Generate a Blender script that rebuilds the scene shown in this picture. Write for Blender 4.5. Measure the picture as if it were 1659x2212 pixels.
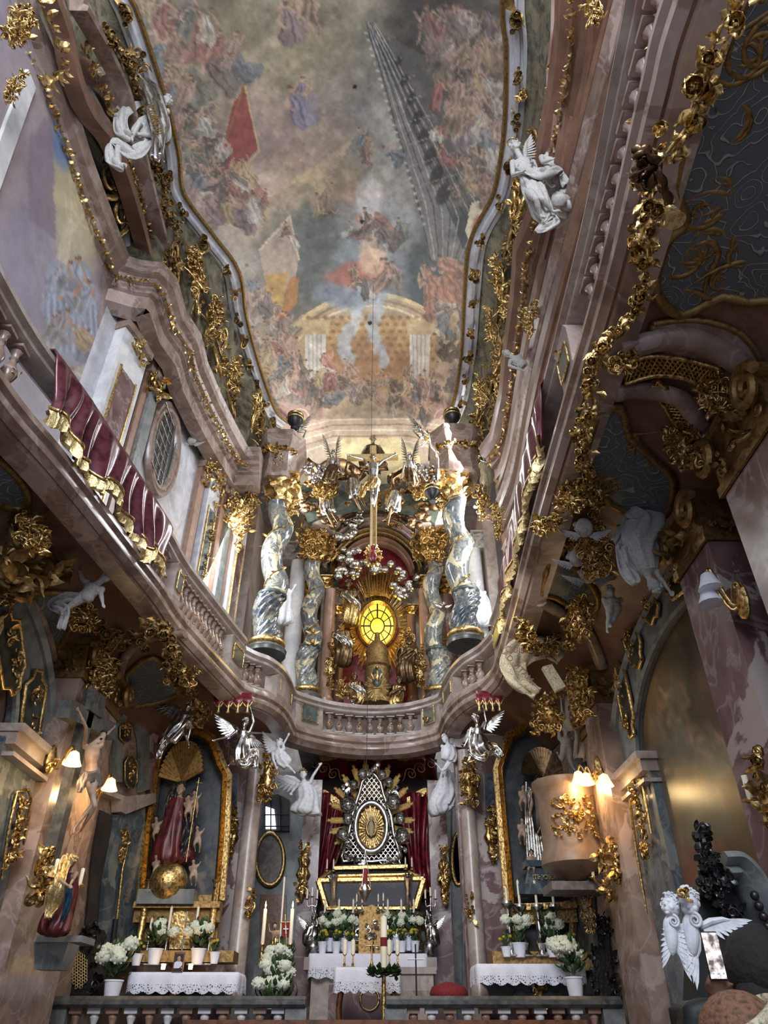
import bpy, math, random
import numpy as np
from mathutils import Vector, Matrix, noise
R0 = random.Random(7)
PI = math.pi
for o in list(bpy.data.objects): bpy.data.objects.remove(o)
SC = bpy.context.scene
COL = SC.collection
# ---------------------------------------------------------------- camera
IW, IH, FP = 1659, 2212, 1540.0
TH, YW = math.radians(36), math.radians(.95)
CAM = Vector((0, 0, 1.6))
cd = bpy.data.cameras.new('camera'); cam = bpy.data.objects.new('camera', cd); COL.objects.link(cam)
cd.sensor_fit = 'VERTICAL'; cd.sensor_height = 24; cd.lens = 24*FP/IH; cd.clip_end = 200; cd.clip_start = .05
cam.location = CAM; cam.rotation_euler = (PI/2+TH, 0, -YW)
SC.camera = cam
CF = Vector((math.sin(YW)*math.cos(TH), math.cos(YW)*math.cos(TH), math.sin(TH)))
CR = Vector((math.cos(YW), -math.sin(YW), 0)); CU = CR.cross(CF)
def ray(px, py): return CF + CR*((px-IW/2)/FP) + CU*((IH/2-py)/FP)
def onp(px, py, ax, v):
    d = ray(px, py); return CAM + d*((v-CAM[ax])/d[ax])
def PX(px, py, x): return onp(px, py, 0, x)
def PY(px, py, y): return onp(px, py, 1, y)
def PZ(px, py, z): return onp(px, py, 2, z)
def proj(p):
    d = Vector(p)-CAM; z = d.dot(CF); return IW/2+FP*d.dot(CR)/z, IH/2-FP*d.dot(CU)/z
def mpp(p): return (Vector(p)-CAM).dot(CF)/FP          # metres per pixel at a point
# ---------------------------------------------------------------- light
w = bpy.data.worlds.new('world'); SC.world = w; w.use_nodes = True
w.node_tree.nodes['Background'].inputs[0].default_value = (.62, .74, 1, 1)
w.node_tree.nodes['Background'].inputs[1].default_value = .55
SC.view_settings.view_transform = 'Standard'; SC.view_settings.look = 'None'
SC.view_settings.exposure = .62; SC.view_settings.gamma = 1
SC.view_settings.use_curve_mapping = False
def area(loc, target, sx, sy, power, col):
    l = bpy.data.lights.new('window_or_fill_light', 'AREA'); l.shape = 'RECTANGLE'; l.size = sx; l.size_y = sy
    l.energy = power; l.color = col
    o = bpy.data.objects.new('window_or_fill_light', l); COL.objects.link(o); o.location = loc
    o.rotation_euler = (Vector(target)-Vector(loc)).to_track_quat('-Z', 'Y').to_euler(); return o
def point(loc, power, col, r=.05):
    l = bpy.data.lights.new('lamp_light', 'POINT'); l.energy = power; l.color = col; l.shadow_soft_size = r
    o = bpy.data.objects.new('lamp_light', l); COL.objects.link(o); o.location = loc; return o
area((-.6, -5.5, 11), (-1, 12, 11), 5, 6, 1350, (.85, .91, 1))           # facade window behind the viewer
area((1.9, 14.2, 13.2), (-4, 9, 11), 1.2, 3, 480, (.85, .92, 1))          # side window beside the gallery, right
area((-2.4, 15.6, 13.0), (.5, 13, 15.6), 1.2, 2.5, 110, (1, .97, .92))         # apse windows hidden by the cornice
area((2.2, 15.8, 13.0), (-.6, 14, 15.6), 1.2, 2.5, 110, (1, .97, .92))
area((3.2, 13.4, 9.8), (0, 14.5, 9), 1.2, 3, 200, (.9, .95, 1))
area((-3.6, 13.4, 9.8), (0, 14.5, 9), 1.2, 3, 200, (.9, .95, 1))
area((0, 8, 6.2), (0, 16, 2.2), 3, 2, 60, (1, .95, .9))  # unseen fill light in mid nave towards the high altar, not a window
# ---------------------------------------------------------------- materials
def sr(r, g, b): return tuple(((c/255)/12.92 if c/255 <= .04045 else ((c/255+.055)/1.055)**2.4) for c in (r, g, b))+(1,)
MATS = {}
def newmat(n):
    m = bpy.data.materials.new(n); m.use_nodes = True; nt = m.node_tree
    return m, nt, nt.nodes['Principled BSDF']
def marble(n, a, b, vein, scale=1.2, rough=.28, veinw=.04, spots=.5):
    m, nt, p = newmat(n); N = nt.nodes.new; L = nt.links.new
    tc = N('ShaderNodeTexCoord'); mp = N('ShaderNodeMapping'); mp.inputs['Scale'].default_value = (scale,)*3
    L(tc.outputs['Object'], mp.inputs[0])
    n1 = N('ShaderNodeTexNoise'); n1.inputs['Scale'].default_value = 1.6; n1.inputs['Detail'].default_value = 8; n1.inputs['Distortion'].default_value = 1.2
    L(mp.outputs[0], n1.inputs[0])
    r1 = N('ShaderNodeValToRGB'); e = r1.color_ramp.elements; e[0].position = .36; e[0].color = sr(*a); e[1].position = .62; e[1].color = sr(*b)
    L(n1.outputs[0], r1.inputs[0])
    n2 = N('ShaderNodeTexNoise'); n2.inputs['Scale'].default_value = 1.3; n2.inputs['Detail'].default_value = 9; n2.inputs['Distortion'].default_value = 1.1
    L(mp.outputs[0], n2.inputs[0])
    r2 = N('ShaderNodeValToRGB'); r2.color_ramp.elements[0].position = .5-veinw; r2.color_ramp.elements[0].color = (0, 0, 0, 1)
    r2.color_ramp.elements[1].position = .5; r2.color_ramp.elements[1].color = (1, 1, 1, 1)
    k = r2.color_ramp.elements.new(.5+veinw); k.color = (0, 0, 0, 1)
    L(n2.outputs[0], r2.inputs[0])
    mx = N('ShaderNodeMix'); mx.data_type = 'RGBA'; vm = N('ShaderNodeMath'); vm.operation = 'MULTIPLY'; vm.inputs[1].default_value = .38; L(r2.outputs[0], vm.inputs[0]); L(vm.outputs[0], mx.inputs[0]); L(r1.outputs[0], mx.inputs[6]); mx.inputs[7].default_value = sr(*vein)
    n3 = N('ShaderNodeTexNoise'); n3.inputs['Scale'].default_value = .9; n3.inputs['Detail'].default_value = 10; n3.inputs['Roughness'].default_value = .55; n3.inputs['Distortion'].default_value = .6
    L(mp.outputs[0], n3.inputs[0])
    r3 = N('ShaderNodeValToRGB'); r3.color_ramp.elements[0].position = .56; r3.color_ramp.elements[0].color = (0, 0, 0, 1); r3.color_ramp.elements[1].position = .575; r3.color_ramp.elements[1].color = (spots,)*3+(1,)
    L(n3.outputs[0], r3.inputs[0])
    m2 = N('ShaderNodeMix'); m2.data_type = 'RGBA'; L(r3.outputs[0], m2.inputs[0]); L(mx.outputs[2], m2.inputs[6]); m2.inputs[7].default_value = sr(*vein)
    L(m2.outputs[2], p.inputs['Base Color']); p.inputs['Roughness'].default_value = rough
    MATS[n] = m
def metal(n, a, rough=.3, bump=.25, scale=14, metallic=1, b=None):
    m, nt, p = newmat(n); N = nt.nodes.new; L = nt.links.new
    p.inputs['Metallic'].default_value = metallic; p.inputs['Roughness'].default_value = rough
    tc = N('ShaderNodeTexCoord'); n1 = N('ShaderNodeTexNoise'); n1.inputs['Scale'].default_value = scale; n1.inputs['Detail'].default_value = 4
    L(tc.outputs['Object'], n1.inputs[0])
    r1 = N('ShaderNodeValToRGB'); b = b or tuple(int(c*.55) for c in a)
    r1.color_ramp.elements[0].position = .3; r1.color_ramp.elements[0].color = sr(*b); r1.color_ramp.elements[1].position = .55; r1.color_ramp.elements[1].color = sr(*a)
    L(n1.outputs[0], r1.inputs[0]); L(r1.outputs[0], p.inputs['Base Color'])
    bp = N('ShaderNodeBump'); bp.inputs['Strength'].default_value = bump; bp.inputs['Distance'].default_value = .02
    L(n1.outputs[0], bp.inputs['Height']); L(bp.outputs[0], p.inputs['Normal'])
    MATS[n] = m
def emit(n, c, s):
    m, nt, p = newmat(n); p.inputs['Base Color'].default_value = sr(*c); p.inputs['Emission Color'].default_value = sr(*c); p.inputs['Emission Strength'].default_value = s; MATS[n] = m
marble('pink', (118, 96, 84), (152, 131, 118), (190, 172, 164), 1.1, .25)
marble('pinkgrey', (146, 132, 122), (174, 162, 152), (128, 92, 88), 1.6, .3, .02, .3)
marble('purple', (94, 66, 68), (128, 100, 98), (186, 172, 165), 1.0, .25, .03, .8)
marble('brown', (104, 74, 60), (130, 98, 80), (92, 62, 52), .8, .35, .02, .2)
marble('altarground', (48, 52, 56), (74, 78, 80), (96, 94, 88), 2, .3, .02, .3)
marble('blue', (60, 70, 79), (94, 104, 109), (140, 142, 136), 1.5, .22, .03, .5)
marble('greyblue', (88, 92, 92), (124, 128, 126), (150, 146, 138), 1.5, .35, .02, .4)
marble('teal', (52, 62, 60), (80, 92, 88), (110, 104, 84), 2.5, .3)
marble('twist', (74, 80, 86), (118, 118, 112), (205, 190, 150), 2.6, .14, .04, .8)
marble('twistdark', (52, 60, 70), (88, 94, 98), (170, 158, 128), 3, .14, .04, .4)
marble('white', (196, 194, 194), (222, 220, 218), (176, 178, 184), 1.3, .4, .02, .1)
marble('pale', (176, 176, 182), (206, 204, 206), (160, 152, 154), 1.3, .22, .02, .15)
marble('orange', (140, 108, 90), (162, 130, 110), (150, 120, 104), 3, .3)
marble('stone', (92, 84, 80), (132, 122, 116), (74, 68, 66), 3, .45)
marble('darkstone', (62, 62, 60), (92, 92, 88), (44, 44, 44), 4, .3)
marble('plaster', (190, 186, 184), (206, 203, 200), (180, 176, 174), 1, .6, .01, .1)
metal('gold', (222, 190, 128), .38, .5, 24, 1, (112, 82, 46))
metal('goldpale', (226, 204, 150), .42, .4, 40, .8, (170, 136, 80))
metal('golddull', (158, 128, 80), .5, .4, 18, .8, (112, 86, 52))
marble('darkgreen', (28, 34, 32), (50, 56, 50), (70, 70, 60), 3, .3)
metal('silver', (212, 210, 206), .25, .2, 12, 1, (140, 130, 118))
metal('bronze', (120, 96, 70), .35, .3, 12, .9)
metal('stucco', (172, 168, 162), .75, .15, 30, 0, (148, 145, 140))
metal('whitestatue', (212, 212, 214), .5, .12, 20, 0, (186, 188, 194))
metal('blackwood', (34, 30, 30), .3, .4, 20, 0)
metal('wood', (112, 66, 34), .35, .2, 10, 0)
metal('velvet', (132, 32, 34), .8, .3, 60, 0)
metal('redsilk', (122, 32, 42), .3, .15, 9, .05, (62, 14, 22))
metal('darkred', (44, 18, 20), .7, .1, 5, 0)
metal('mauvesilk', (104, 54, 62), .24, .15, 9, .25, (62, 28, 36))
metal('skin', (196, 150, 120), .55, .05, 8, 0, (182, 132, 104))
metal('skinshade', (112, 78, 60), .7, .05, 8, 0)  # shade put into the skin tone of the foreground visitors
marble('cove', (66, 62, 52), (110, 104, 88), (150, 140, 112), 2, .45, .04, .4)
metal('palebody', (164, 140, 118), .5, .1, 8, 0, (132, 106, 86))
metal('hairdark', (24, 18, 15), .85, .4, 40, 0)
metal('robered', (98, 32, 36), .4, .1, 8, .1)
metal('robeblue', (44, 84, 104), .4, .1, 8, .1)
metal('robedark', (44, 40, 42), .4, .1, 8, .1)
metal('cloth', (232, 232, 240), .8, .1, 60, 0, (216, 216, 228))
metal('leaf', (52, 78, 40), .5, .2, 30, 0, (26, 44, 24))
metal('hydrangea', (238, 240, 222), .7, .8, 90, 0, (200, 212, 170))
metal('yellowflower', (214, 190, 60), .7, .8, 90, 0, (150, 140, 40))
metal('pot', (226, 228, 236), .4, .05, 8, 0, (214, 216, 226))
metal('wax', (236, 228, 204), .5, .05, 8, 0, (226, 216, 190))
metal('black', (18, 17, 19), .6, .1, 20, 0)
metal('tan', (118, 82, 58), .8, .4, 60, 0)
metal('cream', (190, 178, 148), .8, .4, 60, 0)
metal('recess', (50, 46, 46), .6, .1, 3, 0)
emit('bulb', (255, 216, 140), 26); emit('flame', (255, 200, 110), 14)
emit('daylight', (214, 228, 255), 3.0)
def painted(n, rough=.6):
    m, nt, p = newmat(n); N = nt.nodes.new; L = nt.links.new
    at = N('ShaderNodeAttribute'); at.attribute_name = 'Col'
    tc = N('ShaderNodeTexCoord'); n1 = N('ShaderNodeTexNoise'); n1.inputs['Scale'].default_value = 3.5; n1.inputs['Detail'].default_value = 9; n1.inputs['Roughness'].default_value = .7
    L(tc.outputs['Object'], n1.inputs[0])
    mr = N('ShaderNodeMapRange'); mr.inputs[1].default_value = .3; mr.inputs[2].default_value = .7; mr.inputs[3].default_value = .82; mr.inputs[4].default_value = 1.15
    L(n1.outputs[0], mr.inputs[0])
    mx = N('ShaderNodeMix'); mx.data_type = 'RGBA'; mx.blend_type = 'MULTIPLY'; mx.inputs[0].default_value = 1
    L(at.outputs['Color'], mx.inputs[6]); L(mr.outputs[0], mx.inputs[7])
    L(mx.outputs[2], p.inputs['Base Color']); p.inputs['Roughness'].default_value = rough; MATS[n] = m
painted('fresco', .42); painted('canvas', .36)
# stucco relief of stars and tendrils on grey-blue ground
def relief():
    m, nt, p = newmat('relief'); N = nt.nodes.new; L = nt.links.new
    tc = N('ShaderNodeTexCoord'); nz = N('ShaderNodeTexNoise'); nz.inputs['Scale'].default_value = 2.5; L(tc.outputs['Object'], nz.inputs[0])
    va = N('ShaderNodeVectorMath'); va.operation = 'MULTIPLY_ADD'; va.inputs[1].default_value = (.35, .35, .35); L(nz.outputs[1], va.inputs[0]); L(tc.outputs['Object'], va.inputs[2])
    v = N('ShaderNodeTexVoronoi'); v.inputs['Scale'].default_value = 3.4; L(va.outputs[0], v.inputs[0])
    mm = N('ShaderNodeMath'); mm.operation = 'MULTIPLY'; mm.inputs[1].default_value = 32; L(v.outputs[0], mm.inputs[0]); sn = N('ShaderNodeMath'); sn.operation = 'SINE'; L(mm.outputs[0], sn.inputs[0])
    r1 = N('ShaderNodeValToRGB'); r1.color_ramp.elements[0].position = .72; r1.color_ramp.elements[1].position = .95; L(sn.outputs[0], r1.inputs[0])
    r2 = N('ShaderNodeValToRGB'); r2.color_ramp.elements[0].position = .05; r2.color_ramp.elements[0].color = (1, 1, 1, 1); r2.color_ramp.elements[1].position = .1; r2.color_ramp.elements[1].color = (0, 0, 0, 1)
    L(v.outputs[0], r2.inputs[0])
    ad = N('ShaderNodeMix'); ad.data_type = 'RGBA'; ad.blend_type = 'LIGHTEN'; ad.inputs[0].default_value = 1
    L(r1.outputs[0], ad.inputs[6]); L(r2.outputs[0], ad.inputs[7])
    mx = N('ShaderNodeMix'); mx.data_type = 'RGBA'; L(ad.outputs[2], mx.inputs[0]); mx.inputs[6].default_value = sr(88, 94, 96); mx.inputs[7].default_value = sr(146, 146, 138)
    L(mx.outputs[2], p.inputs['Base Color']); p.inputs['Roughness'].default_value = .5
    bp = N('ShaderNodeBump'); bp.inputs['Strength'].default_value = .8; bp.inputs['Distance'].default_value = .03
    L(ad.outputs[2], bp.inputs['Height']); L(bp.outputs[0], p.inputs['Normal']); MATS['relief'] = m
relief()
def yellow_glass():
    m, nt, p = newmat('yellowglass'); N = nt.nodes.new; L = nt.links.new
    tc = N('ShaderNodeTexCoord'); n1 = N('ShaderNodeTexNoise'); n1.inputs['Scale'].default_value = 1.3; L(tc.outputs['Object'], n1.inputs[0])
    r1 = N('ShaderNodeValToRGB'); r1.color_ramp.elements[0].position = .35; r1.color_ramp.elements[0].color = sr(255, 208, 40); r1.color_ramp.elements[1].position = .65; r1.color_ramp.elements[1].color = sr(255, 240, 120)
    L(n1.outputs[0], r1.inputs[0]); L(r1.outputs[0], p.inputs['Emission Color']); p.inputs['Emission Strength'].default_value = .85
    p.inputs['Base Color'].default_value = sr(230, 180, 40); p.inputs['Roughness'].default_value = .2; MATS['yellowglass'] = m
yellow_glass()
def clear(n, col, alpha):
    m, nt, p = newmat(n); p.inputs['Base Color'].default_value = col; p.inputs['Roughness'].default_value = .05; p.inputs['Alpha'].default_value = alpha; MATS[n] = m
clear('glass', sr(150, 150, 160), .18)
def screen():
    m, nt, p = newmat('phonescreen'); N = nt.nodes.new; L = nt.links.new
    tc = N('ShaderNodeTexCoord'); n1 = N('ShaderNodeTexNoise'); n1.inputs['Scale'].default_value = 40; L(tc.outputs['Object'], n1.inputs[0])
    r1 = N('ShaderNodeValToRGB'); r1.color_ramp.elements[0].position = .4; r1.color_ramp.elements[0].color = sr(90, 80, 78); r1.color_ramp.elements[1].position = .6; r1.color_ramp.elements[1].color = sr(236, 226, 226)
    L(n1.outputs[0], r1.inputs[0]); L(r1.outputs[0], p.inputs['Emission Color']); p.inputs['Emission Strength'].default_value = 1; p.inputs['Base Color'].default_value = (0, 0, 0, 1); MATS['phonescreen'] = m
screen()
# ---------------------------------------------------------------- mesh kit
def V(*a): return Vector(a)
class M:
    def __init__(s): s.v = []; s.f = []
    def grid(s, rows, closeu=False, closev=False):
        b = len(s.v); nu = len(rows); nv = len(rows[0])
        for r in rows: s.v += [tuple(p) for p in r]
        for i in range(nu-(0 if closeu else 1)):
            for j in range(nv-(0 if closev else 1)):
                i2 = (i+1) % nu; j2 = (j+1) % nv
                s.f.append((b+i*nv+j, b+i*nv+j2, b+i2*nv+j2, b+i2*nv+j))
        return b
    def fan(s, pts):
        b = len(s.v); s.v += [tuple(p) for p in pts]; s.f.append(tuple(range(b, b+len(pts))))
    def tube(s, pts, r, n=8, flat=1.0, up=None, caps=True):
        pts = [Vector(p) for p in pts]; k = len(pts)
        rs = r if isinstance(r, (list, tuple)) else [r]*k
        t0 = (pts[1]-pts[0]).normalized()
        u = (up or (V(0, 0, 1) if abs(t0.z) < .9 else V(1, 0, 0))); u = (u-t0*u.dot(t0)).normalized()
        rows = []
        for i in range(k):
            t = (pts[min(i+1, k-1)]-pts[max(i-1, 0)])
            if t.length < 1e-9: t = t0
            t = t.normalized(); u = (u-t*u.dot(t))
            if u.length < 1e-6: u = V(.3, .5, .8).cross(t)
            u = u.normalized(); w = t.cross(u)
            rows.append([pts[i]+(u*math.cos(2*PI*j/n)*flat+w*math.sin(2*PI*j/n))*rs[i] for j in range(n)])
        s.grid(rows, closev=True)
        if caps: s.fan(rows[0][::-1]); s.fan(rows[-1])
    def lathe(s, prof, c, n=20, fn=None, arc=2*PI, ax=None):
        c = Vector(c); rows = []
        Q = ax.to_track_quat('Z', 'Y').to_matrix() if ax is not None else None
        full = abs(arc-2*PI) < 1e-6
        for r, z in prof:
            row = []
            for j in range(n if full else n+1):
                a = arc*j/n; rr = r*(fn(a, z) if fn else 1); p = V(rr*math.cos(a), rr*math.sin(a), z)
                row.append(c+(Q @ p if Q else p))
            rows.append(row)
        s.grid(rows, closev=full)
        if full:
            if prof[0][0] > 1e-4: s.fan(rows[0][::-1])
            if prof[-1][0] > 1e-4: s.fan(rows[-1])
    def ell(s, c, r, n=10, rot=None, wob=0, sd=0):
        c = Vector(c); r = Vector(r) if not isinstance(r, (int, float)) else V(r, r, r); rows = []
        for i in range(n//2+2):
            a = -PI/2+PI*i/(n//2+1); row = []
            for j in range(n):
                b = 2*PI*j/n; q = V(math.cos(a)*math.cos(b), math.cos(a)*math.sin(b), math.sin(a))
                if wob: q = q*(1+wob*noise.noise(q*2.2+V(sd, sd, 0)))
                q = V(q.x*r.x, q.y*r.y, q.z*r.z)
                if rot: q = rot @ q
                row.append(c+q)
            rows.append(row)
        s.grid(rows, closev=True)
    def box(s, c, d, rz=0, taper=1):
        c = Vector(c); h = [x/2 for x in d]; ca, sa = math.cos(rz), math.sin(rz); b = len(s.v)
        for z in (-1, 1):
            for x, y in ((-1, -1), (1, -1), (1, 1), (-1, 1)):
                k = taper if z > 0 else 1; X = x*h[0]*k; Y = y*h[1]*k
                s.v.append((c.x+X*ca-Y*sa, c.y+X*sa+Y*ca, c.z+z*h[2]))
        for q in ((3, 2, 1, 0), (4, 5, 6, 7), (0, 1, 5, 4), (1, 2, 6, 5), (2, 3, 7, 6), (3, 0, 4, 7)): s.f.append(tuple(b+i for i in q))
    def slab(s, pts, th):
        """closed outline pushed back by the vector th"""
        th = Vector(th); pts = [Vector(p) for p in pts]; n = len(pts); b = len(s.v)
        s.v += [tuple(p) for p in pts]+[tuple(p+th) for p in pts]
        s.f.append(tuple(range(b, b+n))); s.f.append(tuple(range(b+2*n-1, b+n-1, -1)))
        for i in range(n): j = (i+1) % n; s.f.append((b+i, b+n+i, b+n+j, b+j))
    def sweep(s, path, prof, side=1, closed=False, z0=None):
        """prof: (inward offset, z) pairs carried along a plan path"""
        path = [Vector((p[0], p[1], p[2] if len(p) > 2 else 0)) for p in path]; k = len(path); rows = []
        for i in range(k):
            t1 = path[i]-path[max(i-1, 0)]; t2 = path[min(i+1, k-1)]-path[i]; t1.z = t2.z = 0
            if t1.length < 1e-6: t1 = t2
            if t2.length < 1e-6: t2 = t1
            n1 = V(t1.y, -t1.x, 0).normalized()*side; n2 = V(t2.y, -t2.x, 0).normalized()*side
            nn = n1+n2; nn = nn.normalized() if nn.length > 1e-6 else n1
            m = min(1.6, 1/max(.4, nn.dot(n1)))
            rows.append([path[i]+nn*(d*m)+V(0, 0, z) for d, z in prof])
        s.grid(rows, closev=closed)
        if closed: s.fan(rows[0]); s.fan(rows[-1][::-1])
    def strip(s, pts, u, prof):
        """moulding along a 3-D polyline; prof = (across, out) pairs; u = out direction"""
        pts = [Vector(p) for p in pts]; k = len(pts); u = Vector(u).normalized(); rows = []
        cl = (pts[0]-pts[-1]).length < 1e-5
        for i in range(k):
            a = pts[i-1] if i > 0 else (pts[-2] if cl else pts[0]); b = pts[i+1] if i < k-1 else (pts[1] if cl else pts[-1])
            t = (b-a).normalized(); w = t.cross(u).normalized()
            rows.append([pts[i]+w*d+u*h for d, h in prof])
        s.grid(rows, closev=True)
        if not cl: s.fan(rows[0]); s.fan(rows[-1][::-1])
    # ---- carving vocabulary
    def leaf(s, b, d, up, L, W, curl=.6, n=6):
        b = Vector(b); d = Vector(d).normalized(); up = Vector(up); up = (up-d*up.dot(d))
        up = up.normalized() if up.length > 1e-4 else d.orthogonal().normalized(); sd = d.cross(up); rows = []; p = b.copy(); a = 0
        for i in range(n+1):
            t = i/n; wd = W*math.sin(PI*min(1, .12+t*.88))**.7*(1+.25*math.sin(t*22))*.5
            q = up*math.cos(a)-d*math.sin(a)
            rows.append([p-sd*wd+q*wd*.35, p-q*wd*.12, p+sd*wd+q*wd*.35, p+q*(.1*W*(1-t)+.01*W)-q*wd*.02])
            a -= -curl*1.9/n*(.4+1.6*t); p = p+(d*math.cos(a)+up*math.sin(a))*(L/n)
        s.grid(rows, closev=True)
    def volute(s, c, u, v, r, turns=1.6, rt=.2, tail=0):
        c = Vector(c); u = Vector(u).normalized(); v = Vector(v).normalized(); n = int(14*turns); pts = []; rs = []
        for i in range(n+1):
            t = i/n; a = turns*2*PI*t; rr = r*(1-.82*t)
            pts.append(c+u*rr*math.cos(a)+v*rr*math.sin(a)); rs.append(r*rt*(1-.55*t))
        if tail:
            p0 = pts[0]; pts = [p0-v*tail*r*(1-k/4)+u*(.35*tail*r*(1-k/4)**2) for k in range(4)]+pts; rs = [r*rt*.3*(k+1)/1.4 for k in range(4)]+rs
        s.tube(pts, rs, 6)
    def flower(s, c, nrm, r, k=6, rg=R0):
        c = Vector(c); nrm = Vector(nrm).normalized(); u = nrm.orthogonal().normalized(); w = nrm.cross(u)
        for ring, (rr, ln, kk) in enumerate(((.25, .85, k), (.1, .5, k-2))):
            for j in range(kk):
                a = 2*PI*(j+.5*ring)/kk+rg.random()*.2; d = u*math.cos(a)+w*math.sin(a)
                s.leaf(c+d*r*rr*.4+nrm*r*.12*ring, d+nrm*.35*(1+ring), nrm, r*ln, r*.75*(1-.3*ring), .9, 3)
        s.ell(c+nrm*r*.2, r*.2, 6)
    def foliage(s, c, dims, n, size, nrm=(0, -1, 0), rg=R0, fl=.35):
        """clump of leaves, scrolls and blossoms filling a box round c"""
        c = Vector(c); nrm = Vector(nrm).normalized()
        for i in range(n):
            q = V(rg.uniform(-1, 1)*dims[0], rg.uniform(-1, 1)*dims[1], rg.uniform(-1, 1)*dims[2])
            d = V(rg.gauss(0, 1), rg.gauss(0, 1)*.6, rg.gauss(0, 1))+nrm*.4; z = size*rg.uniform(.6, 1.3); k = rg.random()
            if k < fl: s.flower(c+q, nrm+d*.3, z*.5, 5, rg)
            elif k < fl+.16:
                u = d.normalized(); s.volute(c+q, u, nrm.cross(u)+V(.001, 0, 0), z*.42, 1.4, .28, 1)
            else: s.leaf(c+q, d, nrm, z, z*.45, rg.uniform(.3, 1.1), 5)
    def build(s, name, mat, parent=None, smooth=True, mods=None):
        me = bpy.data.meshes.new(name); base = parent_loc(parent)
        me.from_pydata([(a[0]-base[0], a[1]-base[1], a[2]-base[2]) for a in s.v], [], s.f); me.validate()
        o = bpy.data.objects.new(name, me); COL.objects.link(o); me.materials.append(MATS[mat] if isinstance(mat, str) else mat)
        if smooth:
            me.polygons.foreach_set('use_smooth', [True]*len(me.polygons))
            if smooth == 'auto':
                try: me.set_sharp_from_angle(angle=math.radians(38))
                except Exception: pass
        if parent is not None: o.parent = parent
        return o
def parent_loc(p):
    l = V(0, 0, 0)
    while p is not None: l = l+Vector(p.location); p = p.parent
    return l
def thing(name, label, cat, loc, group=None):
    o = bpy.data.objects.new(name, None); COL.objects.link(o); o.empty_display_size = .1; o.location = Vector(loc)
    o['label'] = label; o['category'] = cat
    if group: o['group'] = group
    return o
def tag(o, label, cat, group=None, kind=None):
    if kind: o['kind'] = kind
    if label: o['label'] = label; o['category'] = cat
    if group: o['group'] = group
    return o
def struct(m, name, mat, smooth='auto'):
    o = m.build(name, mat, None, smooth); o['kind'] = 'structure'; return o
def crom(pts, k=6, closed=False):
    pts = [Vector(p) for p in pts]; out = []; n = len(pts)
    for i in range(n if closed else n-1):
        g = (lambda j: pts[j % n]) if closed else (lambda j: pts[max(0, min(n-1, j))])
        p0, p1, p2, p3 = g(i-1), g(i), g(i+1), g(i+2)
        for j in range(k):
            t = j/k; out.append(.5*((2*p1)+(p2-p0)*t+(2*p0-5*p1+4*p2-p3)*t*t+(3*p1-p0-3*p2+p3)*t**3))
    if closed: out.append(out[0].copy())
    else: out.append(pts[-1])
    return out
def resample(pts, step):
    out = [pts[0].copy()]; acc = 0
    for a, b in zip(pts, pts[1:]):
        L = (b-a).length
        while acc+L >= step:
            t = (step-acc)/L; a = a+(b-a)*t; out.append(a.copy()); L = (b-a).length; acc = 0
        acc += L
    return out
def garland(name, label, cat, path, size, nrm, mat='gold', dens=1.0, seed=1, group=None, parent=None, flowers=True):
    """rope of blossoms and leaves along a path"""
    rg = random.Random(seed); pts = resample(crom(path, 8), size*.45/dens)
    t = thing(name, label, cat, pts[-1], group) if parent is None else parent
    m = M(); nrm = Vector(nrm).normalized()
    m.tube(pts, size*.06, 5) if len(pts) > 1 else None
    for i, p in enumerate(pts):
        bl = .55+.45*abs(math.sin(i*.55+seed))
        for k in range(5):
            d = V(rg.gauss(0, 1), rg.gauss(0, 1), rg.gauss(0, 1)); m.leaf(p+d*size*.12, d+nrm*.5, nrm, size*rg.uniform(.4, .8)*bl, size*.3, rg.uniform(.2, 1.2), 5)
    m.build('leaves', mat, t)
    if flowers:
        for i in range(1, len(pts), 1 if len(pts) < 60 else 2):
            f = M(); p = pts[i]; bl = .6+.5*abs(math.sin(i*.55+seed))
            f.flower(p+nrm*size*.2+V(rg.uniform(-1, 1), rg.uniform(-1, 1), rg.uniform(-1, 1))*size*.36, nrm+V(rg.gauss(0, .4), 0, rg.gauss(0, .4)), size*.55*bl, 6, rg)
            f.build('blossom', mat, t)
    return t
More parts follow.
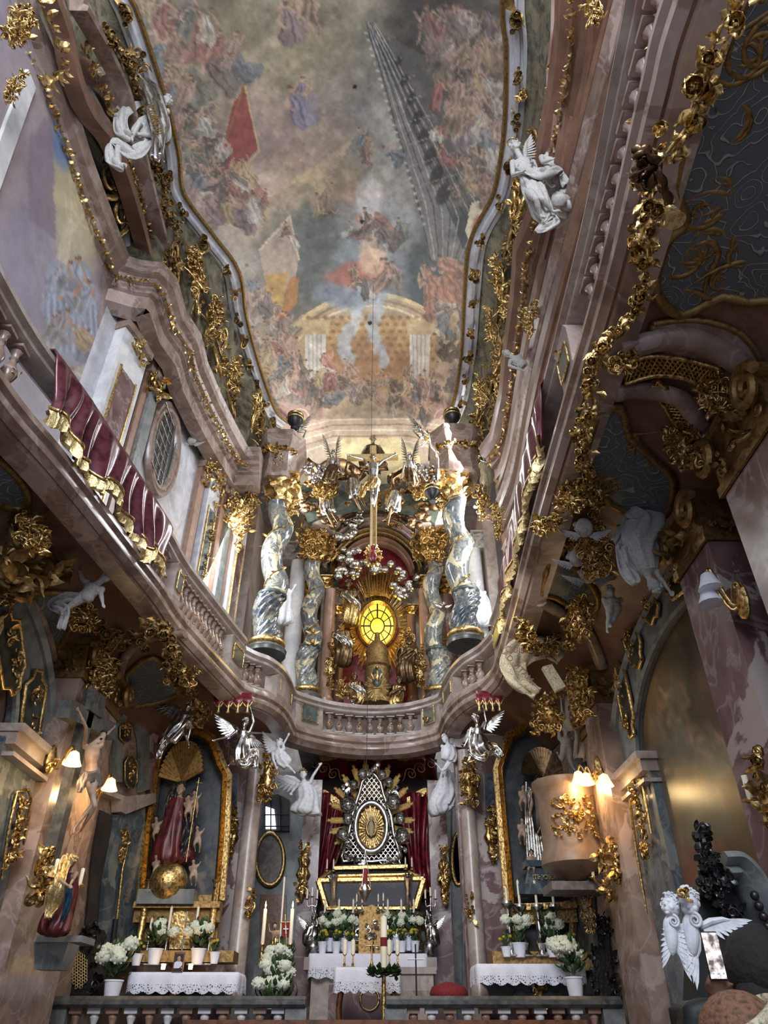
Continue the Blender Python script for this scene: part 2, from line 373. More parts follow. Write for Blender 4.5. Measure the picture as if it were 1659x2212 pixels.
# ---------------------------------------------------------------- painting on walls and vault
class Canvas:
    """a small raster the painted surfaces take their pigment from"""
    def __init__(s, x0, y0, x1, y1, st=1.4, bg=(120, 110, 95), seed=1):
        s.x0, s.y0, s.st = x0, y0, st; s.w = int((x1-x0)/st)+2; s.h = int((y1-y0)/st)+2
        s.a = np.zeros((s.h, s.w, 3))+np.array(bg, float); s.rg = np.random.RandomState(seed); s.r = random.Random(seed)
        yy, xx = np.mgrid[0:s.h, 0:s.w]; s.X = x0+xx*st; s.Y = y0+yy*st
        s.wx = s.nz(40, 4)*9; s.wy = s.nz(40, 4)*9
    def nz(s, cell, octv=3):
        out = np.zeros((s.h, s.w)); amp = 1; tot = 0
        for o in range(octv):
            c = max(1.5, cell/s.st/2**o); gh, gw = int(s.h/c)+3, int(s.w/c)+3; g = s.rg.randn(gh, gw)
            fy = np.arange(s.h)/c; fx = np.arange(s.w)/c; iy = fy.astype(int); ix = fx.astype(int); ty = (fy-iy)[:, None]; tx = (fx-ix)[None]
            ty = ty*ty*(3-2*ty); tx = tx*tx*(3-2*tx)
            v = g[iy][:, ix]*(1-ty)*(1-tx)+g[iy+1][:, ix]*ty*(1-tx)+g[iy][:, ix+1]*(1-ty)*tx+g[iy+1][:, ix+1]*ty*tx
            out += v*amp; tot += amp; amp *= .55
        return out/tot
    def mix(s, m, c, sl=None):
        if sl is None: s.a += (np.array(c, float)-s.a)*m[..., None]
        else: s.a[sl] += (np.array(c, float)-s.a[sl])*m[..., None]
    def win(s, x0, y0, x1, y1):
        i0 = max(0, int((y0-s.y0)/s.st)); i1 = min(s.h, int((y1-s.y0)/s.st)+1); j0 = max(0, int((x0-s.x0)/s.st)); j1 = min(s.w, int((x1-s.x0)/s.st)+1)
        return (slice(i0, max(i0, i1)), slice(j0, max(j0, j1)))
    def blob(s, x, y, rx, ry, c, a=1, rot=0, soft=.5, warp=1):
        R = max(rx, ry)*1.6+20; sl = s.win(x-R, y-R, x+R, y+R)
        if s.X[sl].size == 0: return
        dx = s.X[sl]+warp*s.wx[sl]-x; dy = s.Y[sl]+warp*s.wy[sl]-y; ca, sa = math.cos(rot), math.sin(rot)
        d = np.sqrt(((dx*ca+dy*sa)/rx)**2+((-dx*sa+dy*ca)/ry)**2)
        s.mix(np.clip((1-d)/soft+.5, 0, 1)*a, c, sl)
    def poly(s, pts, c, a=1, warp=.25):
        xs = [p[0] for p in pts]; ys = [p[1] for p in pts]; sl = s.win(min(xs)-9, min(ys)-9, max(xs)+9, max(ys)+9)
        if s.X[sl].size == 0: return
        X = s.X[sl]+warp*s.wx[sl]; Y = s.Y[sl]+warp*s.wy[sl]; ins = np.zeros(X.shape, bool); n = len(pts)
        for i in range(n):
            x1, y1 = pts[i]; x2, y2 = pts[(i+1) % n]
            if y1 == y2: continue
            ins ^= ((Y > min(y1, y2)) & (Y <= max(y1, y2)) & (X < (x2-x1)*(Y-y1)/(y2-y1)+x1))
        s.mix(ins*float(a), c, sl)
    def line(s, pts, w, c, a=1, warp=.2):
        for (x1, y1), (x2, y2) in zip(pts, pts[1:]):
            sl = s.win(min(x1, x2)-w-6, min(y1, y2)-w-6, max(x1, x2)+w+6, max(y1, y2)+w+6)
            if s.X[sl].size == 0: continue
            X = s.X[sl]+warp*s.wx[sl]; Y = s.Y[sl]+warp*s.wy[sl]; L2 = (x2-x1)**2+(y2-y1)**2+1e-6
            t = np.clip(((X-x1)*(x2-x1)+(Y-y1)*(y2-y1))/L2, 0, 1); d = np.hypot(X-x1-t*(x2-x1), Y-y1-t*(y2-y1))
            s.mix(np.clip((w/2-d)/1.2+.5, 0, 1)*a, c, sl)
    def person(s, x, y, h, robe, skin=(182, 142, 116), lean=0, a=.85):
        """a small draped painted figure, head up or down the wall as it leans"""
        r = s.r; a *= .88; robe = tuple(.7*k+.3*122 for k in robe); ca, sa = math.cos(lean), math.sin(lean)
        q = lambda u, v: (x+(u*ca-v*sa)*h, y+(u*sa+v*ca)*h)
        lt = tuple(min(255, k*1.25) for k in robe); dk = tuple(k*.62 for k in robe)
        s.poly([q(-.13, -.3), q(.14, -.3), q(.26, .1), q(.3, .5), q(-.02, .55), q(-.3, .46), q(-.2, .05)], robe, a, 1.6)
        s.blob(*q(r.uniform(-.3, .3), r.uniform(.1, .5)), h*.3, h*.14, r.choice((dk, lt, (120, 104, 88))), a*.55, lean+r.uniform(-1, 1), .7, 1.6)
        for k in range(4): u = -.2+.13*k; s.line([q(u*.4, -.2), q(u*.9, .15), q(u, .48)], h*.05, lt if k % 2 else dk, a*.6, 1.4)
        sg = r.choice((-1, 1)); hx, hy = r.uniform(.2, .42), r.uniform(-.5, .05)
        s.line([q(.12*sg, -.26), q(.27*sg, -.12), q(hx*sg, hy)], h*.07, skin, a)
        if r.random() < .5: s.line([q(-.12*sg, -.26), q(-.25*sg, -.05), q(-.1*sg, .08)], h*.065, skin, a)
        c0 = q(0, -.4); s.blob(*c0, h*.075, h*.09, skin, a, 0, .3, .2); c1 = q(.01, -.45); s.blob(*c1, h*.07, h*.05, (80, 56, 42), a*.8, 0, .4, .2)
    def finish(s, o, strength=1.0):
        """pigment to the surface's colour attribute; undo nothing, no light in it but the canvas lamp streaks"""
        me = o.data; base = parent_loc(o.parent) if o.parent else V(0, 0, 0)
        co = np.empty(len(me.vertices)*3); me.vertices.foreach_get('co', co); co = co.reshape(-1, 3)+np.array(base)-np.array(CAM)
        z = co @ np.array(CF); px = IW/2+FP*(co @ np.array(CR))/z; py = IH/2-FP*(co @ np.array(CU))/z
        j = np.clip(((px-s.x0)/s.st).astype(int), 0, s.w-1); i = np.clip(((py-s.y0)/s.st).astype(int), 0, s.h-1)
        c = np.clip(s.a[i, j]/255, 0, 1); c = np.where(c <= .04045, c/12.92, ((c+.055)/1.055)**2.4)
        at = me.color_attributes.new('Col', 'FLOAT_COLOR', 'POINT'); at.data.foreach_set('color', np.concatenate([c, np.ones((len(c), 1))], 1).ravel())
# ---------------------------------------------------------------- the shell
m = M(); m.box((-.4, 5.5, -.1), (14, 15, .2)); struct(m, 'floor', 'stone')
m = M(); m.box((-.3, 16.4, .45), (9.4, 7.4, 1.0)); m.box((-.3, 12.5, .3), (9.2, .5, .6)); m.box((-.3, 12.2, .15), (9.2, .5, .3)); struct(m, 'floor_sanctuary', 'stone')
m = M(); m.box((-6.2, 8.3, 8.5), (.25, 23.2, 19)); m.box((-6.0, 8.3, 6.2), (.3, 23.2, .3)); struct(m, 'wall_left_outer', 'plaster')
m = M(); m.box((5.4, 8.3, 8.5), (.25, 23.2, 19)); m.box((5.2, 8.3, 6.2), (.3, 23.2, .3)); struct(m, 'wall_right_outer', 'plaster')
m = M(); m.box((-.4, 20.0, 8.5), (12, .25, 19)); struct(m, 'wall_back_outer', 'plaster')
m = M(); m.box((-.4, 8.3, 18.3), (12, 23.6, .25)); struct(m, 'ceiling_roof', 'plaster')
# gallery plan path, left front -> apse -> right front
GL = [(-3.95, -1), (-3.9, 2), (-3.8, 4), (-3.73, 5.2), (-3.54, 6.2), (-3.33, 7.6), (-3.13, 9.0), (-3.05, 9.9), (-2.82, 11.1), (-2.62, 12.1), (-2.48, 12.75)]
GLC = [(-2.48, 12.75), (-2.3, 13.0), (-2.05, 13.25), (-1.85, 13.7), (-1.76, 14.2), (-1.72, 14.75)]
GC = [(-1.72, 14.75), (-1.62, 15.05), (-1.0, 15.55), (-.4, 15.78), (0, 15.83), (.4, 15.78), (.9, 15.6), (1.42, 15.15), (1.5, 14.75)]
GRC = [(1.5, 14.75), (1.52, 14.2), (1.62, 13.6), (1.78, 13.1), (2.05, 12.6), (2.2, 12.0)]
GR = [(2.2, 12.0), (2.22, 11.5), (2.19, 10.3), (2.13, 8.9), (2.04, 6.8), (2.0, 5.1)]+[(PZ(a, b, 6.6).x, PZ(a, b, 6.6).y) for a, b in ((1304, 690), (1345, 540), (1382, 390), (1430, 200), (1487, 0))]+[(1.98, 0), (1.98, -1)]
v3 = lambda L: [V(a, b, 0) for a, b in L]
pGL, pGLC, pGC, pGRC, pGR = [crom(v3(L), 6) for L in (GL, GLC, GC, GRC, GR)]
ALL = pGL+pGLC[1:]+pGC[1:]+pGRC[1:]+pGR[1:]
m = M(); m.sweep(ALL, [(0, 6.9), (.03, 6.88), (.03, 6.85), (.08, 6.84), (.1, 6.79), (.1, 6.74), (.05, 6.7), (.07, 6.66), (.06, 6.6), (0, 6.56), (-.05, 6.5), (-.3, 6.48), (-.3, 6.9)], closed=True)
struct(m, 'trim_1', 'pink')
m = M()
def gfloor(path, xo):
    rows = [[V(p.x, p.y, 6.85), V(xo, p.y, 6.85)] for p in path]; m.grid(rows)
gfloor(pGL, -6); gfloor(pGLC, -6); gfloor(pGRC, 5.2); gfloor(pGR, 5.2)
m.grid([[V(p.x, p.y, 6.85), V(p.x, 19, 6.85)] for p in pGC]); struct(m, 'floor_gallery', 'stone')
# coves below the gallery, painted brown with a stucco relief field
def cove(path, xw, zw, k=8):
    rows = []
    for p in path:
        x = xw(p.y) if callable(xw) else xw; row = []
        for i in range(k+1):
            t = i/k; row.append(V(p.x+(x-p.x)*t, p.y, 6.52+.14*math.sin(PI*t)-(6.5-zw)*t**3))
        rows.append(row)
    return rows
XL = lambda y: -4.72 if y < 12 else -4.72+(y-12)*.3
XR = lambda y: 3.9 if y < 11.6 else 3.9-(y-11.6)*.12
m = M(); m.grid(cove(pGL, XL, 6.1)); m.grid(cove(pGLC, lambda y: XL(y), 6.1)); struct(m, 'ceiling_left', 'brown', True)
m = M(); m.grid(cove(pGRC, XR, 6.1)); m.grid(cove(pGR, XR, 6.1)); struct(m, 'ceiling_right', 'brown', True)
def covehit(px, py, off=.04):
    """where a sight line meets the underside of a gallery"""
    d = ray(px, py); lo = 0
    for k in range(60, 1200):
        p = CAM+d*(k*.02)
        if p.x < 0: xg = xat(pGL, p.y); xw = XL(p.y)
        else: xg = xat2_(pGR, p.y); xw = XR(p.y)
        t = max(0, min(1, (p.x-xg)/(xw-xg))); z = 6.52+.14*math.sin(PI*t)-.4*t**3
        if p.z >= z-off: return p
    return p
def xat2_(path, y): return min(path, key=lambda p: abs(p.y-y)).x
# lower walls
wl = [(-4.72, -1), (-4.72, 9), (-4.72, 12), (-3.95, 14.75), (-1.95, 14.75), (-1.95, 17.3), (-1.85, 17.3)]
m = M(); m.sweep([(-4.72, -1), (-4.72, 9), (-4.72, 12), (-3.95, 14.75)], [(0, 0), (0, 6.6), (-.2, 6.6), (-.2, 0)], closed=True); struct(m, 'wall_left', 'pink')
m = M(); m.box((-3.2, 14.95, 3.8), (2.0, .3, 5.6)); struct(m, 'wall_altar_left', 'purple')
m = M(); m.sweep([(3.9, -1), (3.9, 11.6), (3.55, 14.75)], [(0, 0), (0, 6.6), (-.2, 6.6), (-.2, 0)], side=-1, closed=True); struct(m, 'wall_right', 'pink')
m = M(); m.box((2.75, 14.95, 3.8), (2.1, .3, 5.6)); struct(m, 'wall_altar_right', 'purple')
m = M(); m.box((0, 18.15, 3.8), (7.5, .3, 5.9)); struct(m, 'wall_back', 'greyblue')
# upper walls
UL = [(-5.1, -1), (-5.05, 4), (-4.95, 8), (-4.7, 9.2), (-4.45, 10.6), (-4.25, 12), (-3.95, 13.2), (-3.5, 14.4), (-3.3, 15.6), (-3.2, 18.6)]
UR = [(3.05, -1), (3.0, 4), (2.95, 8), (3.0, 10), (3.1, 12), (3.05, 13.4), (2.9, 14.6), (2.8, 15.6), (2.8, 18.6)]
pUL = crom(v3(UL), 5); pUR = crom(v3(UR), 5)
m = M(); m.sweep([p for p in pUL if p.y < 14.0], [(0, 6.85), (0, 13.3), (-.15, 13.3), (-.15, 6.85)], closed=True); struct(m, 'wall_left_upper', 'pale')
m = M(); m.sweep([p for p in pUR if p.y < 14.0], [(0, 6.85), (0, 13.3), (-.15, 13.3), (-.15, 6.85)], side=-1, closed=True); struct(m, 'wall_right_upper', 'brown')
m = M(); m.box((-3.35, 17.2, 10), (.3, 2.6, 7)); m.box((3.1, 17.2, 10), (.3, 2.6, 7)); m.box((-.1, 18.9, 11), (7, .3, 9)); struct(m, 'wall_apse_upper', 'pinkgrey')
# fresco frame outline (plan) at z 16
FZ = 16.0
FLp = [(225, -60), (265, 40), (320, 200), (352, 320), (368, 420), (440, 520), (490, 590), (505, 680), (540, 800), (575, 890), (606, 920)]
FRp = [(1128, -60), (1130, 100), (1125, 250), (1112, 350), (1092, 430), (1045, 520), (1032, 620), (1022, 760), (1005, 860), (985, 912)]
FL = [PZ(a, b, FZ) for a, b in FLp]; FR = [PZ(a, b, FZ) for a, b in FRp]
FL.insert(0, V(FL[0].x-.3, 1, FZ)); FL.insert(0, V(FL[0].x-.2, -1, FZ)); FR.insert(0, V(FR[0].x, 1, FZ)); FR.insert(0, V(FR[0].x, -1, FZ))
pFL, pFR = crom(FL, 5), crom(FR, 5)
def xat(path, y):
    for a, b in zip(path, path[1:]):
        if a.y <= y <= b.y and b.y > a.y: return a.x+(b.x-a.x)*(y-a.y)/(b.y-a.y)
    return path[-1].x if y > path[-1].y else path[0].x
fr = [(0, FZ-.05), (.10, FZ-.02), (.12, FZ-.1), (.2, FZ-.1), (.22, FZ-.02), (.3, FZ-.04), (.3, FZ+.12), (0, FZ+.12)]
for nm, pa, sd in (('trim_2', pFL, 1), ('trim_3', pFR, -1)):
    m = M(); m.sweep([V(p.x, p.y, 0) for p in pa], [(d-.05, z) for d, z in fr], side=sd, closed=True); struct(m, nm, 'pale')
    m = M(); m.sweep([V(p.x, p.y, 0) for p in pa], [(.27, FZ-.07), (.33, FZ-.1), (.36, FZ-.05), (.33, FZ), (.27, FZ)], side=sd, closed=True); struct(m, nm+'_gilt', 'golddull')
    m = M(); m.sweep([V(p.x, p.y, 0) for p in pa], [(-.07, FZ-.04), (0, FZ-.08), (0, FZ+.02), (-.07, FZ+.02)], side=sd, closed=True); struct(m, nm+'_inner', 'white')
# cornices and coves above the upper walls
CZ = 13.2
CL = [PZ(a, b, CZ-.25) for a, b in [(30, -60), (70, 60), (130, 190), (185, 360), (245, 520), (268, 575), (300, 585), (345, 590), (372, 620), (392, 690), (425, 740), (440, 800), (470, 870), (500, 930), (530, 985), (560, 985)]]
CRr = [PZ(a, b, CZ-.25) for a, b in [(1215, -60), (1212, 60), (1195, 200), (1170, 330), (1150, 470), (1118, 545), (1112, 640), (1095, 760), (1085, 860), (1065, 950), (1040, 985)]]
cp = [(-.6, CZ-.95), (-.32, CZ-.9), (-.3, CZ-.6), (-.22, CZ-.58), (-.2, CZ-.42), (-.12, CZ-.4), (-.1, CZ-.3), (.02, CZ-.26), (.05, CZ-.15), (.02, CZ-.1), (.06, CZ), (-.05, CZ+.06), (-.6, CZ+.1)]
for nm, pa, sd in (('trim_4', CL, 1), ('trim_5', CRr, -1)):
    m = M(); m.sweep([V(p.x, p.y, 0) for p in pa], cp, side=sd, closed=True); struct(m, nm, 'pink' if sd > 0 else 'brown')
def covegrid(base, top, z0, k=10):
    rows = []; ys = np.linspace(1, 15.8, 60)
    for y in ys:
        x0 = xat(base, y); x1 = xat(top, y); rows.append([V(x0+(x1-x0)*(1-math.cos(t*PI/2/k))*1.0-(.5*(1-t/k) if x0 < 0 else -.5*(1-t/k)), y, z0+(FZ+.05-z0)*math.sin(t*PI/2/k)) for t in range(k+1)])
    return rows
m = M(); m.grid(covegrid(CL, pFL, CZ)); struct(m, 'ceiling_cove_left', 'cove', True)
m = M(); m.grid(covegrid(CRr, pFR, CZ)); struct(m, 'ceiling_cove_right', 'cove', True)
# vault carrying the painting
rows = []; NY, NX = 460, 330
for i in range(NY+1):
    y = 3.6+(18.7-3.6)*(i/NY)**.86; xl = xat(pFL, min(y, 15.6)); xr = xat(pFR, min(y, 15.6)); row = []
    for j in range(NX+1):
        t = j/NX; z = FZ+.03+.9*math.sin(PI*t)**.7*min(1, max(0, (16.2-y)/3))-max(0, y-15.2)**2*.3; row.append((xl+(xr-xl)*t, y, z))
    rows.append(row)
m = M(); m.grid(rows); fresco = m.build('ceiling_fresco', 'fresco'); fresco['kind'] = 'structure'
c = Canvas(180, -40, 1180, 1060, 1.4, (138, 130, 112), 3)
n1 = c.nz(180, 4)[..., None]; n2 = c.nz(60, 4)[..., None]
c.blob(330, 120, 150, 190, (112, 112, 102), .8); c.blob(620, 20, 330, 120, (134, 122, 98), .7, 0, .9); c.blob(560, 330, 180, 200, (176, 150, 138), .8, .3, .9)
c.blob(760, 160, 120, 220, (150, 134, 122), .7, 0, .9); c.blob(740, 280, 70, 210, (112, 116, 112), .6, .2, .9); c.blob(660, 430, 150, 60, (176, 150, 112), .7, -.45, .7)
c.blob(690, 560, 130, 120, (100, 106, 100), .95, .3, .5); c.blob(960, 560, 110, 120, (74, 82, 82), .95, 0, .5); c.blob(900, 620, 170, 60, (66, 76, 78), .9)
c.blob(940, 60, 130, 120, (70, 66, 62), .9, .5, .5); c.blob(1050, 160, 110, 200, (82, 74, 66), .8, 0, .6); c.blob(840, 330, 60, 130, (150, 146, 138), .6)
c.blob(1060, 330, 80, 160, (112, 98, 92), .8); c.blob(700, 90, 150, 110, (144, 134, 104), .6, -.8, .8); c.blob(440, 60, 130, 80, (124, 112, 88), .7)
for x, y, rx, ry, col, al, ro in ((600, 250, 110, 60, (196, 160, 138), .5, .5), (560, 390, 120, 50, (190, 160, 140), .5, -.5), (680, 330, 90, 40, (186, 150, 118), .5, -.6), (480, 190, 80, 60, (168, 146, 112), .5, 0), (700, 200, 70, 110, (160, 140, 122), .5, .3), (840, 480, 70, 90, (172, 164, 160), .5, .2), (770, 440, 50, 40, (200, 150, 118), .5, 0), (640, 120, 90, 60, (166, 150, 108), .5, -.5), (520, 60, 90, 60, (150, 134, 104), .5, .2), (580, 700, 60, 110, (176, 140, 112), .4, 0), (990, 700, 60, 110, (150, 124, 104), .4, 0)): c.blob(x, y, rx, ry, col, al, ro, .9, 2.5)
c.a *= 1+.13*n1+.08*n2
for k in range(9): c.line([(430+k*16, 30+k*30), (560+k*18, 150+k*26), (700, 260+k*16)], 14, (184-k*4, 168-k*5, 130), .16, 2.5)
# foreshortened spire and tower drawn up the right side
c.poly([(785, 40), (800, 52), (1010, 560), (1000, 580), (930, 560), (880, 380)], (118, 114, 108), .95)
c.poly([(800, 60), (985, 150), (1010, 330), (1040, 430), (985, 470), (880, 260)], (92, 88, 84), .85)
for k in range(10): c.line([(792+k*2, 50), (900+k*18, 430+k*8), (930+k*9, 560)], 2.2, (168, 164, 156) if k % 2 else (62, 60, 58), .8, .1)
for k in range(8): t = k/8; c.line([(815+t*90, 90+t*360), (850+t*180, 80+t*330)], 2.2, (150, 144, 136), .7, .1); c.blob(860+t*110, 130+t*330, 7+8*t, 12+14*t, (56, 54, 54), .8, .4, .3, .1)
for k in range(26): t = k/26; c.blob(790+t*130, 70+t*430, 4, 3, (190, 184, 172), .8, 0, .5, 0)
# domed hall painted at the foot
c.poly([(560, 940), (590, 740), (650, 680), (760, 640), (860, 640), (940, 670), (1010, 730), (1020, 860), (1000, 960)], (176, 150, 120), .95)
for r_, col, wd in ((232, (208, 178, 120), 9), (220, (150, 116, 78), 5), (208, (214, 190, 140), 5)):
    c.line([(800+r_*math.cos(a), 880-r_*1.06*math.sin(a)) for a in np.linspace(.4, PI-.4, 26)], wd, col, .95, .1)
c.blob(800, 760, 150, 85, (178, 138, 84), .9, 0, .2, .3); c.blob(800, 780, 100, 60, (150, 104, 70), .7)
for i in range(16):
    for j in range(7): c.blob(665+i*18+(j % 2)*9, 685+j*15, 5, 4, (128, 92, 56), .6, 0, .4, 0)
for x in (680, 905): c.poly([(x-22, 720), (x+24, 720), (x+20, 850), (x-18, 850)], (198, 188, 172), .95, .1); c.poly([(x-30, 690), (x+34, 690), (x+30, 722), (x-26, 722)], (184, 156, 110), .95, .1); [c.line([(x-14+k*9, 722), (x-12+k*8, 850)], 2, (150, 138, 124), .8, 0) for k in range(4)]
for x in (650, 960): c.poly([(x-46, 865), (x+46, 865), (x+50, 950), (x-50, 950)], (170, 124, 112), .9, .1); c.line([(x+30*math.cos(a)*(1-a/14), 905+34*math.sin(a)*(1-a/14)) for a in np.linspace(0, 11, 40)], 3, (208, 176, 160), .9, 0)
c.poly([(640, 905), (980, 905), (990, 1000), (640, 1000)], (196, 170, 140), .8)
for k in range(5): c.line([(640, 925+k*14), (720, 905+k*12), (880, 905+k*12), (980, 925+k*14)], 3, (150, 108, 84) if k % 2 else (224, 206, 176), .8, .1)
c.poly([(700, 1060), (705, 985), (740, 945), (860, 945), (905, 985), (915, 1060)], (222, 200, 140), .95, .1)
# smoke, banner, castle, flags, central cloud
for k in range(7): c.blob(755+12*math.sin(k), 640+k*22, 16, 16, (168, 174, 176), .8); c.blob(812+12*math.cos(k), 640+k*22, 14, 15, (160, 166, 172), .8)
c.blob(745, 635, 70, 28, (126, 134, 146), .95); c.blob(800, 590, 80, 60, (140, 150, 160), .7); c.blob(810, 490, 90, 60, (150, 152, 156), .7); c.blob(770, 590, 60, 26, (182, 104, 84), .9, -.2)
c.blob(800, 560, 26, 38, (220, 176, 140), .9); c.blob(795, 440, 26, 60, (206, 202, 196), .6); c.poly([(505, 215), (528, 185), (558, 320), (505, 385), (470, 360)], (152, 72, 66), .95)
c.line([(528, 175), (420, 520)], 3.5, (150, 110, 60), .9); c.line([(528, 185), (560, 325), (505, 390)], 4, (196, 170, 110), .8); c.poly([(560, 540), (625, 465), (645, 560), (628, 640), (570, 600)], (176, 150, 130), .95); c.line([(560, 540), (625, 465), (645, 560)], 4, (212, 190, 160), .9)
c.poly([(572, 590), (620, 590), (612, 660), (575, 650)], (196, 150, 70), .9); c.poly([(625, 600), (645, 600), (640, 655), (600, 700)], (186, 120, 60), .9); c.poly([(560, 400), (575, 420), (470, 470), (430, 450)], (156, 76, 74), .5)
for k in range(12): c.line([(590+k*6, 420-k*3), (760-k*6, 300+k*10)], 4, (206, 176, 128), .35, .6)
c.poly([(1085, 415), (1010, 440), (1000, 500), (1030, 540), (1100, 520)], (206, 190, 150), .95, 1)
c.blob(1030, 490, 16, 20, (176, 100, 84), .9); c.blob(1050, 540, 14, 40, (150, 160, 168), .9, .3)
RB = [(160, 84, 70), (196, 180, 156), (104, 112, 122), (184, 146, 90), (120, 98, 82), (176, 128, 106), (104, 106, 88), (206, 194, 172), (134, 104, 104), (84, 68, 56), (186, 138, 112), (150, 116, 84), (98, 84, 72)]
def crowd(cv, x0, y0, x1, y1, n, h, w=26, tint=None, a=.85):
    for i in range(n):
        t = cv.r.random(); cv.person(x0+(x1-x0)*t+cv.r.gauss(0, w), y0+(y1-y0)*t+cv.r.gauss(0, w), h*cv.r.uniform(.7, 1.2), tint or cv.r.choice(RB), lean=cv.r.uniform(-.8, .5), a=a)
crowd(c, 300, 30, 470, 110, 26, 90, 34, None, .75); crowd(c, 350, 170, 440, 300, 30, 66, 26); crowd(c, 400, 330, 560, 470, 60, 56, 24)
crowd(c, 540, 620, 600, 800, 56, 52, 24); crowd(c, 590, 820, 700, 860, 40, 44, 24); crowd(c, 700, 830, 960, 860, 70, 40, 22); crowd(c, 960, 620, 1000, 800, 34, 48, 20)
crowd(c, 1000, 150, 1060, 420, 60, 64, 36, None, .8); crowd(c, 920, 40, 1080, 90, 24, 74, 34, None, .6); crowd(c, 740, 600, 830, 600, 8, 62, 20); crowd(c, 740, 490, 860, 500, 12, 54, 18); crowd(c, 700, 420, 720, 470, 3, 50, 10)
crowd(c, 640, 210, 640, 240, 2, 110, 8, (128, 112, 136)); crowd(c, 620, 20, 700, 20, 3, 100, 20); crowd(c, 940, 600, 980, 600, 6, 70, 14, (190, 110, 70)); crowd(c, 780, 280, 800, 330, 5, 50, 12); crowd(c, 600, 480, 640, 520, 3, 40, 12)
for x, y in ((766, 187), (781, 477), (798, 697)): c.blob(x, y, 4.5, 4.5, (12, 12, 12), 1, 0, .3, 0)
c.a *= 1+.10*c.nz(22, 4)[..., None]+.05*c.nz(7, 2)[..., None]
c.a = c.a.mean(2, keepdims=True)*.25+c.a*.75
c.a *= 1.08
c.a = np.clip(c.a, 20, 240); c.finish(fresco)
# painted arch on the upper left wall
m = M(); rows = []
PAo = [(-10, 560), (20, 470), (60, 330), (90, 230), (140, 195), (175, 225), (215, 300), (250, 400), (262, 520), (258, 640), (245, 730), (225, 830), (190, 900), (60, 900)]
for i in range(131):
    row = []
    for j in range(111):
        row.append(V(-4.93+.03*math.sin(j/110*PI), 3.2+j/110*6.4, 7.6+i/130*5.9))
    rows.append(row)
m.grid(rows); pa = m.build('wall_painting_left', 'fresco'); pa['kind'] = 'structure'
c = Canvas(-60, 100, 380, 1000, 1.5, (150, 140, 148), 5); n1 = c.nz(120, 4)[..., None]
c.blob(100, 400, 190, 260, (158, 144, 146), .9); c.blob(180, 420, 70, 150, (190, 178, 140), .9, 0, .5); c.blob(150, 300, 45, 60, (108, 132, 168), .95, 0, .4); c.blob(130, 560, 60, 120, (186, 176, 150), .7)
c.blob(60, 560, 60, 150, (142, 134, 150), .8); c.poly([(60, 300), (110, 240), (120, 520), (60, 470)], (132, 118, 132), .7)
for k in range(9): a0 = k*.3; c.line([(195+math.cos(a0)*40-k*3, 360+math.sin(a0)*90), (150, 470+k*9), (90+k*6, 640)], 3, (216, 204, 176), .5)
for rr in (50, 62, 74): c.line([(190+rr*.55*math.cos(a), 390+rr*1.4*math.sin(a)) for a in np.linspace(0, 2*PI, 30)], 3, (206, 190, 150), .8, .1)
c.poly([(90, 650), (115, 560), (150, 570), (165, 560), (200, 600), (215, 760), (150, 780), (100, 740)], (148, 156, 172), .95, 1)
for k in range(18): c.line([(100+k*6, 600+(k % 3)*20), (95+k*7, 760)], 4, (198, 202, 212) if k % 2 else (116, 122, 140), .6)
for k in range(4): c.poly([(225+k*8, 560), (232+k*8, 560), (205+k*8, 900), (198+k*8, 900)], (184-k*14, 160-k*12, 150), .8, .1)
crowd(c, 130, 600, 180, 640, 4, 90, 12, (170, 176, 190)); crowd(c, 170, 720, 170, 860, 6, 70, 14); crowd(c, 80, 700, 120, 720, 4, 70, 14, (170, 160, 160))
c.a *= 1+.06*n1; c.finish(pa)
# ribs over the painted arch: concentric mouldings
ribs = [((150, 205), (180, 225), (222, 300), (255, 400), (270, 500), (276, 590)), ]
for nm, off, mt, pr in (('trim_6', 0, 'pale', [(0, 0), (-.3, 0), (-.3, .1), (-.24, .14), (-.06, .14), (0, .08)]), ('trim_7', 26, 'brown', [(0, 0), (-.42, 0), (-.42, .14), (-.34, .2), (-.08, .2), (0, .12)]), ('trim_8', 62, 'pink', [(0, 0), (-.2, 0), (-.2, .2), (-.1, .28), (0, .2)])):
    pts = crom([PX(a+off*1.05, b-off*.35, -4.88) for a, b in [(118, 203), (140, 195), (165, 206), (190, 240), (222, 305), (250, 400), (262, 500), (262, 600)]], 5)
    m = M(); m.strip(pts, (1, 0, 0), pr); struct(m, nm, mt)
m = M(); m.slab([PX(*q, -4.86) for q in ((62, 150), (78, 190), (4, 400), (-40, 520), (-60, 470), (20, 250))], (-.1, 0, 0)); struct(m, 'trim_16', 'white')

for k, z in enumerate((7.6, 8.6, 9.1, 10.2, 11.0, 11.6, 12.2)):
    m = M(); m.sweep([V(p.x, p.y, 0) for p in pUR if p.y < 13.9], [(0, z), (.05, z+.02), (.09, z+.1), (.05, z+.16), (.05, z+.22), (.12, z+.3), (0, z+.36)], side=-1, closed=True); struct(m, 'trim_%d' % (20+k), 'pink' if k % 2 else 'brown')
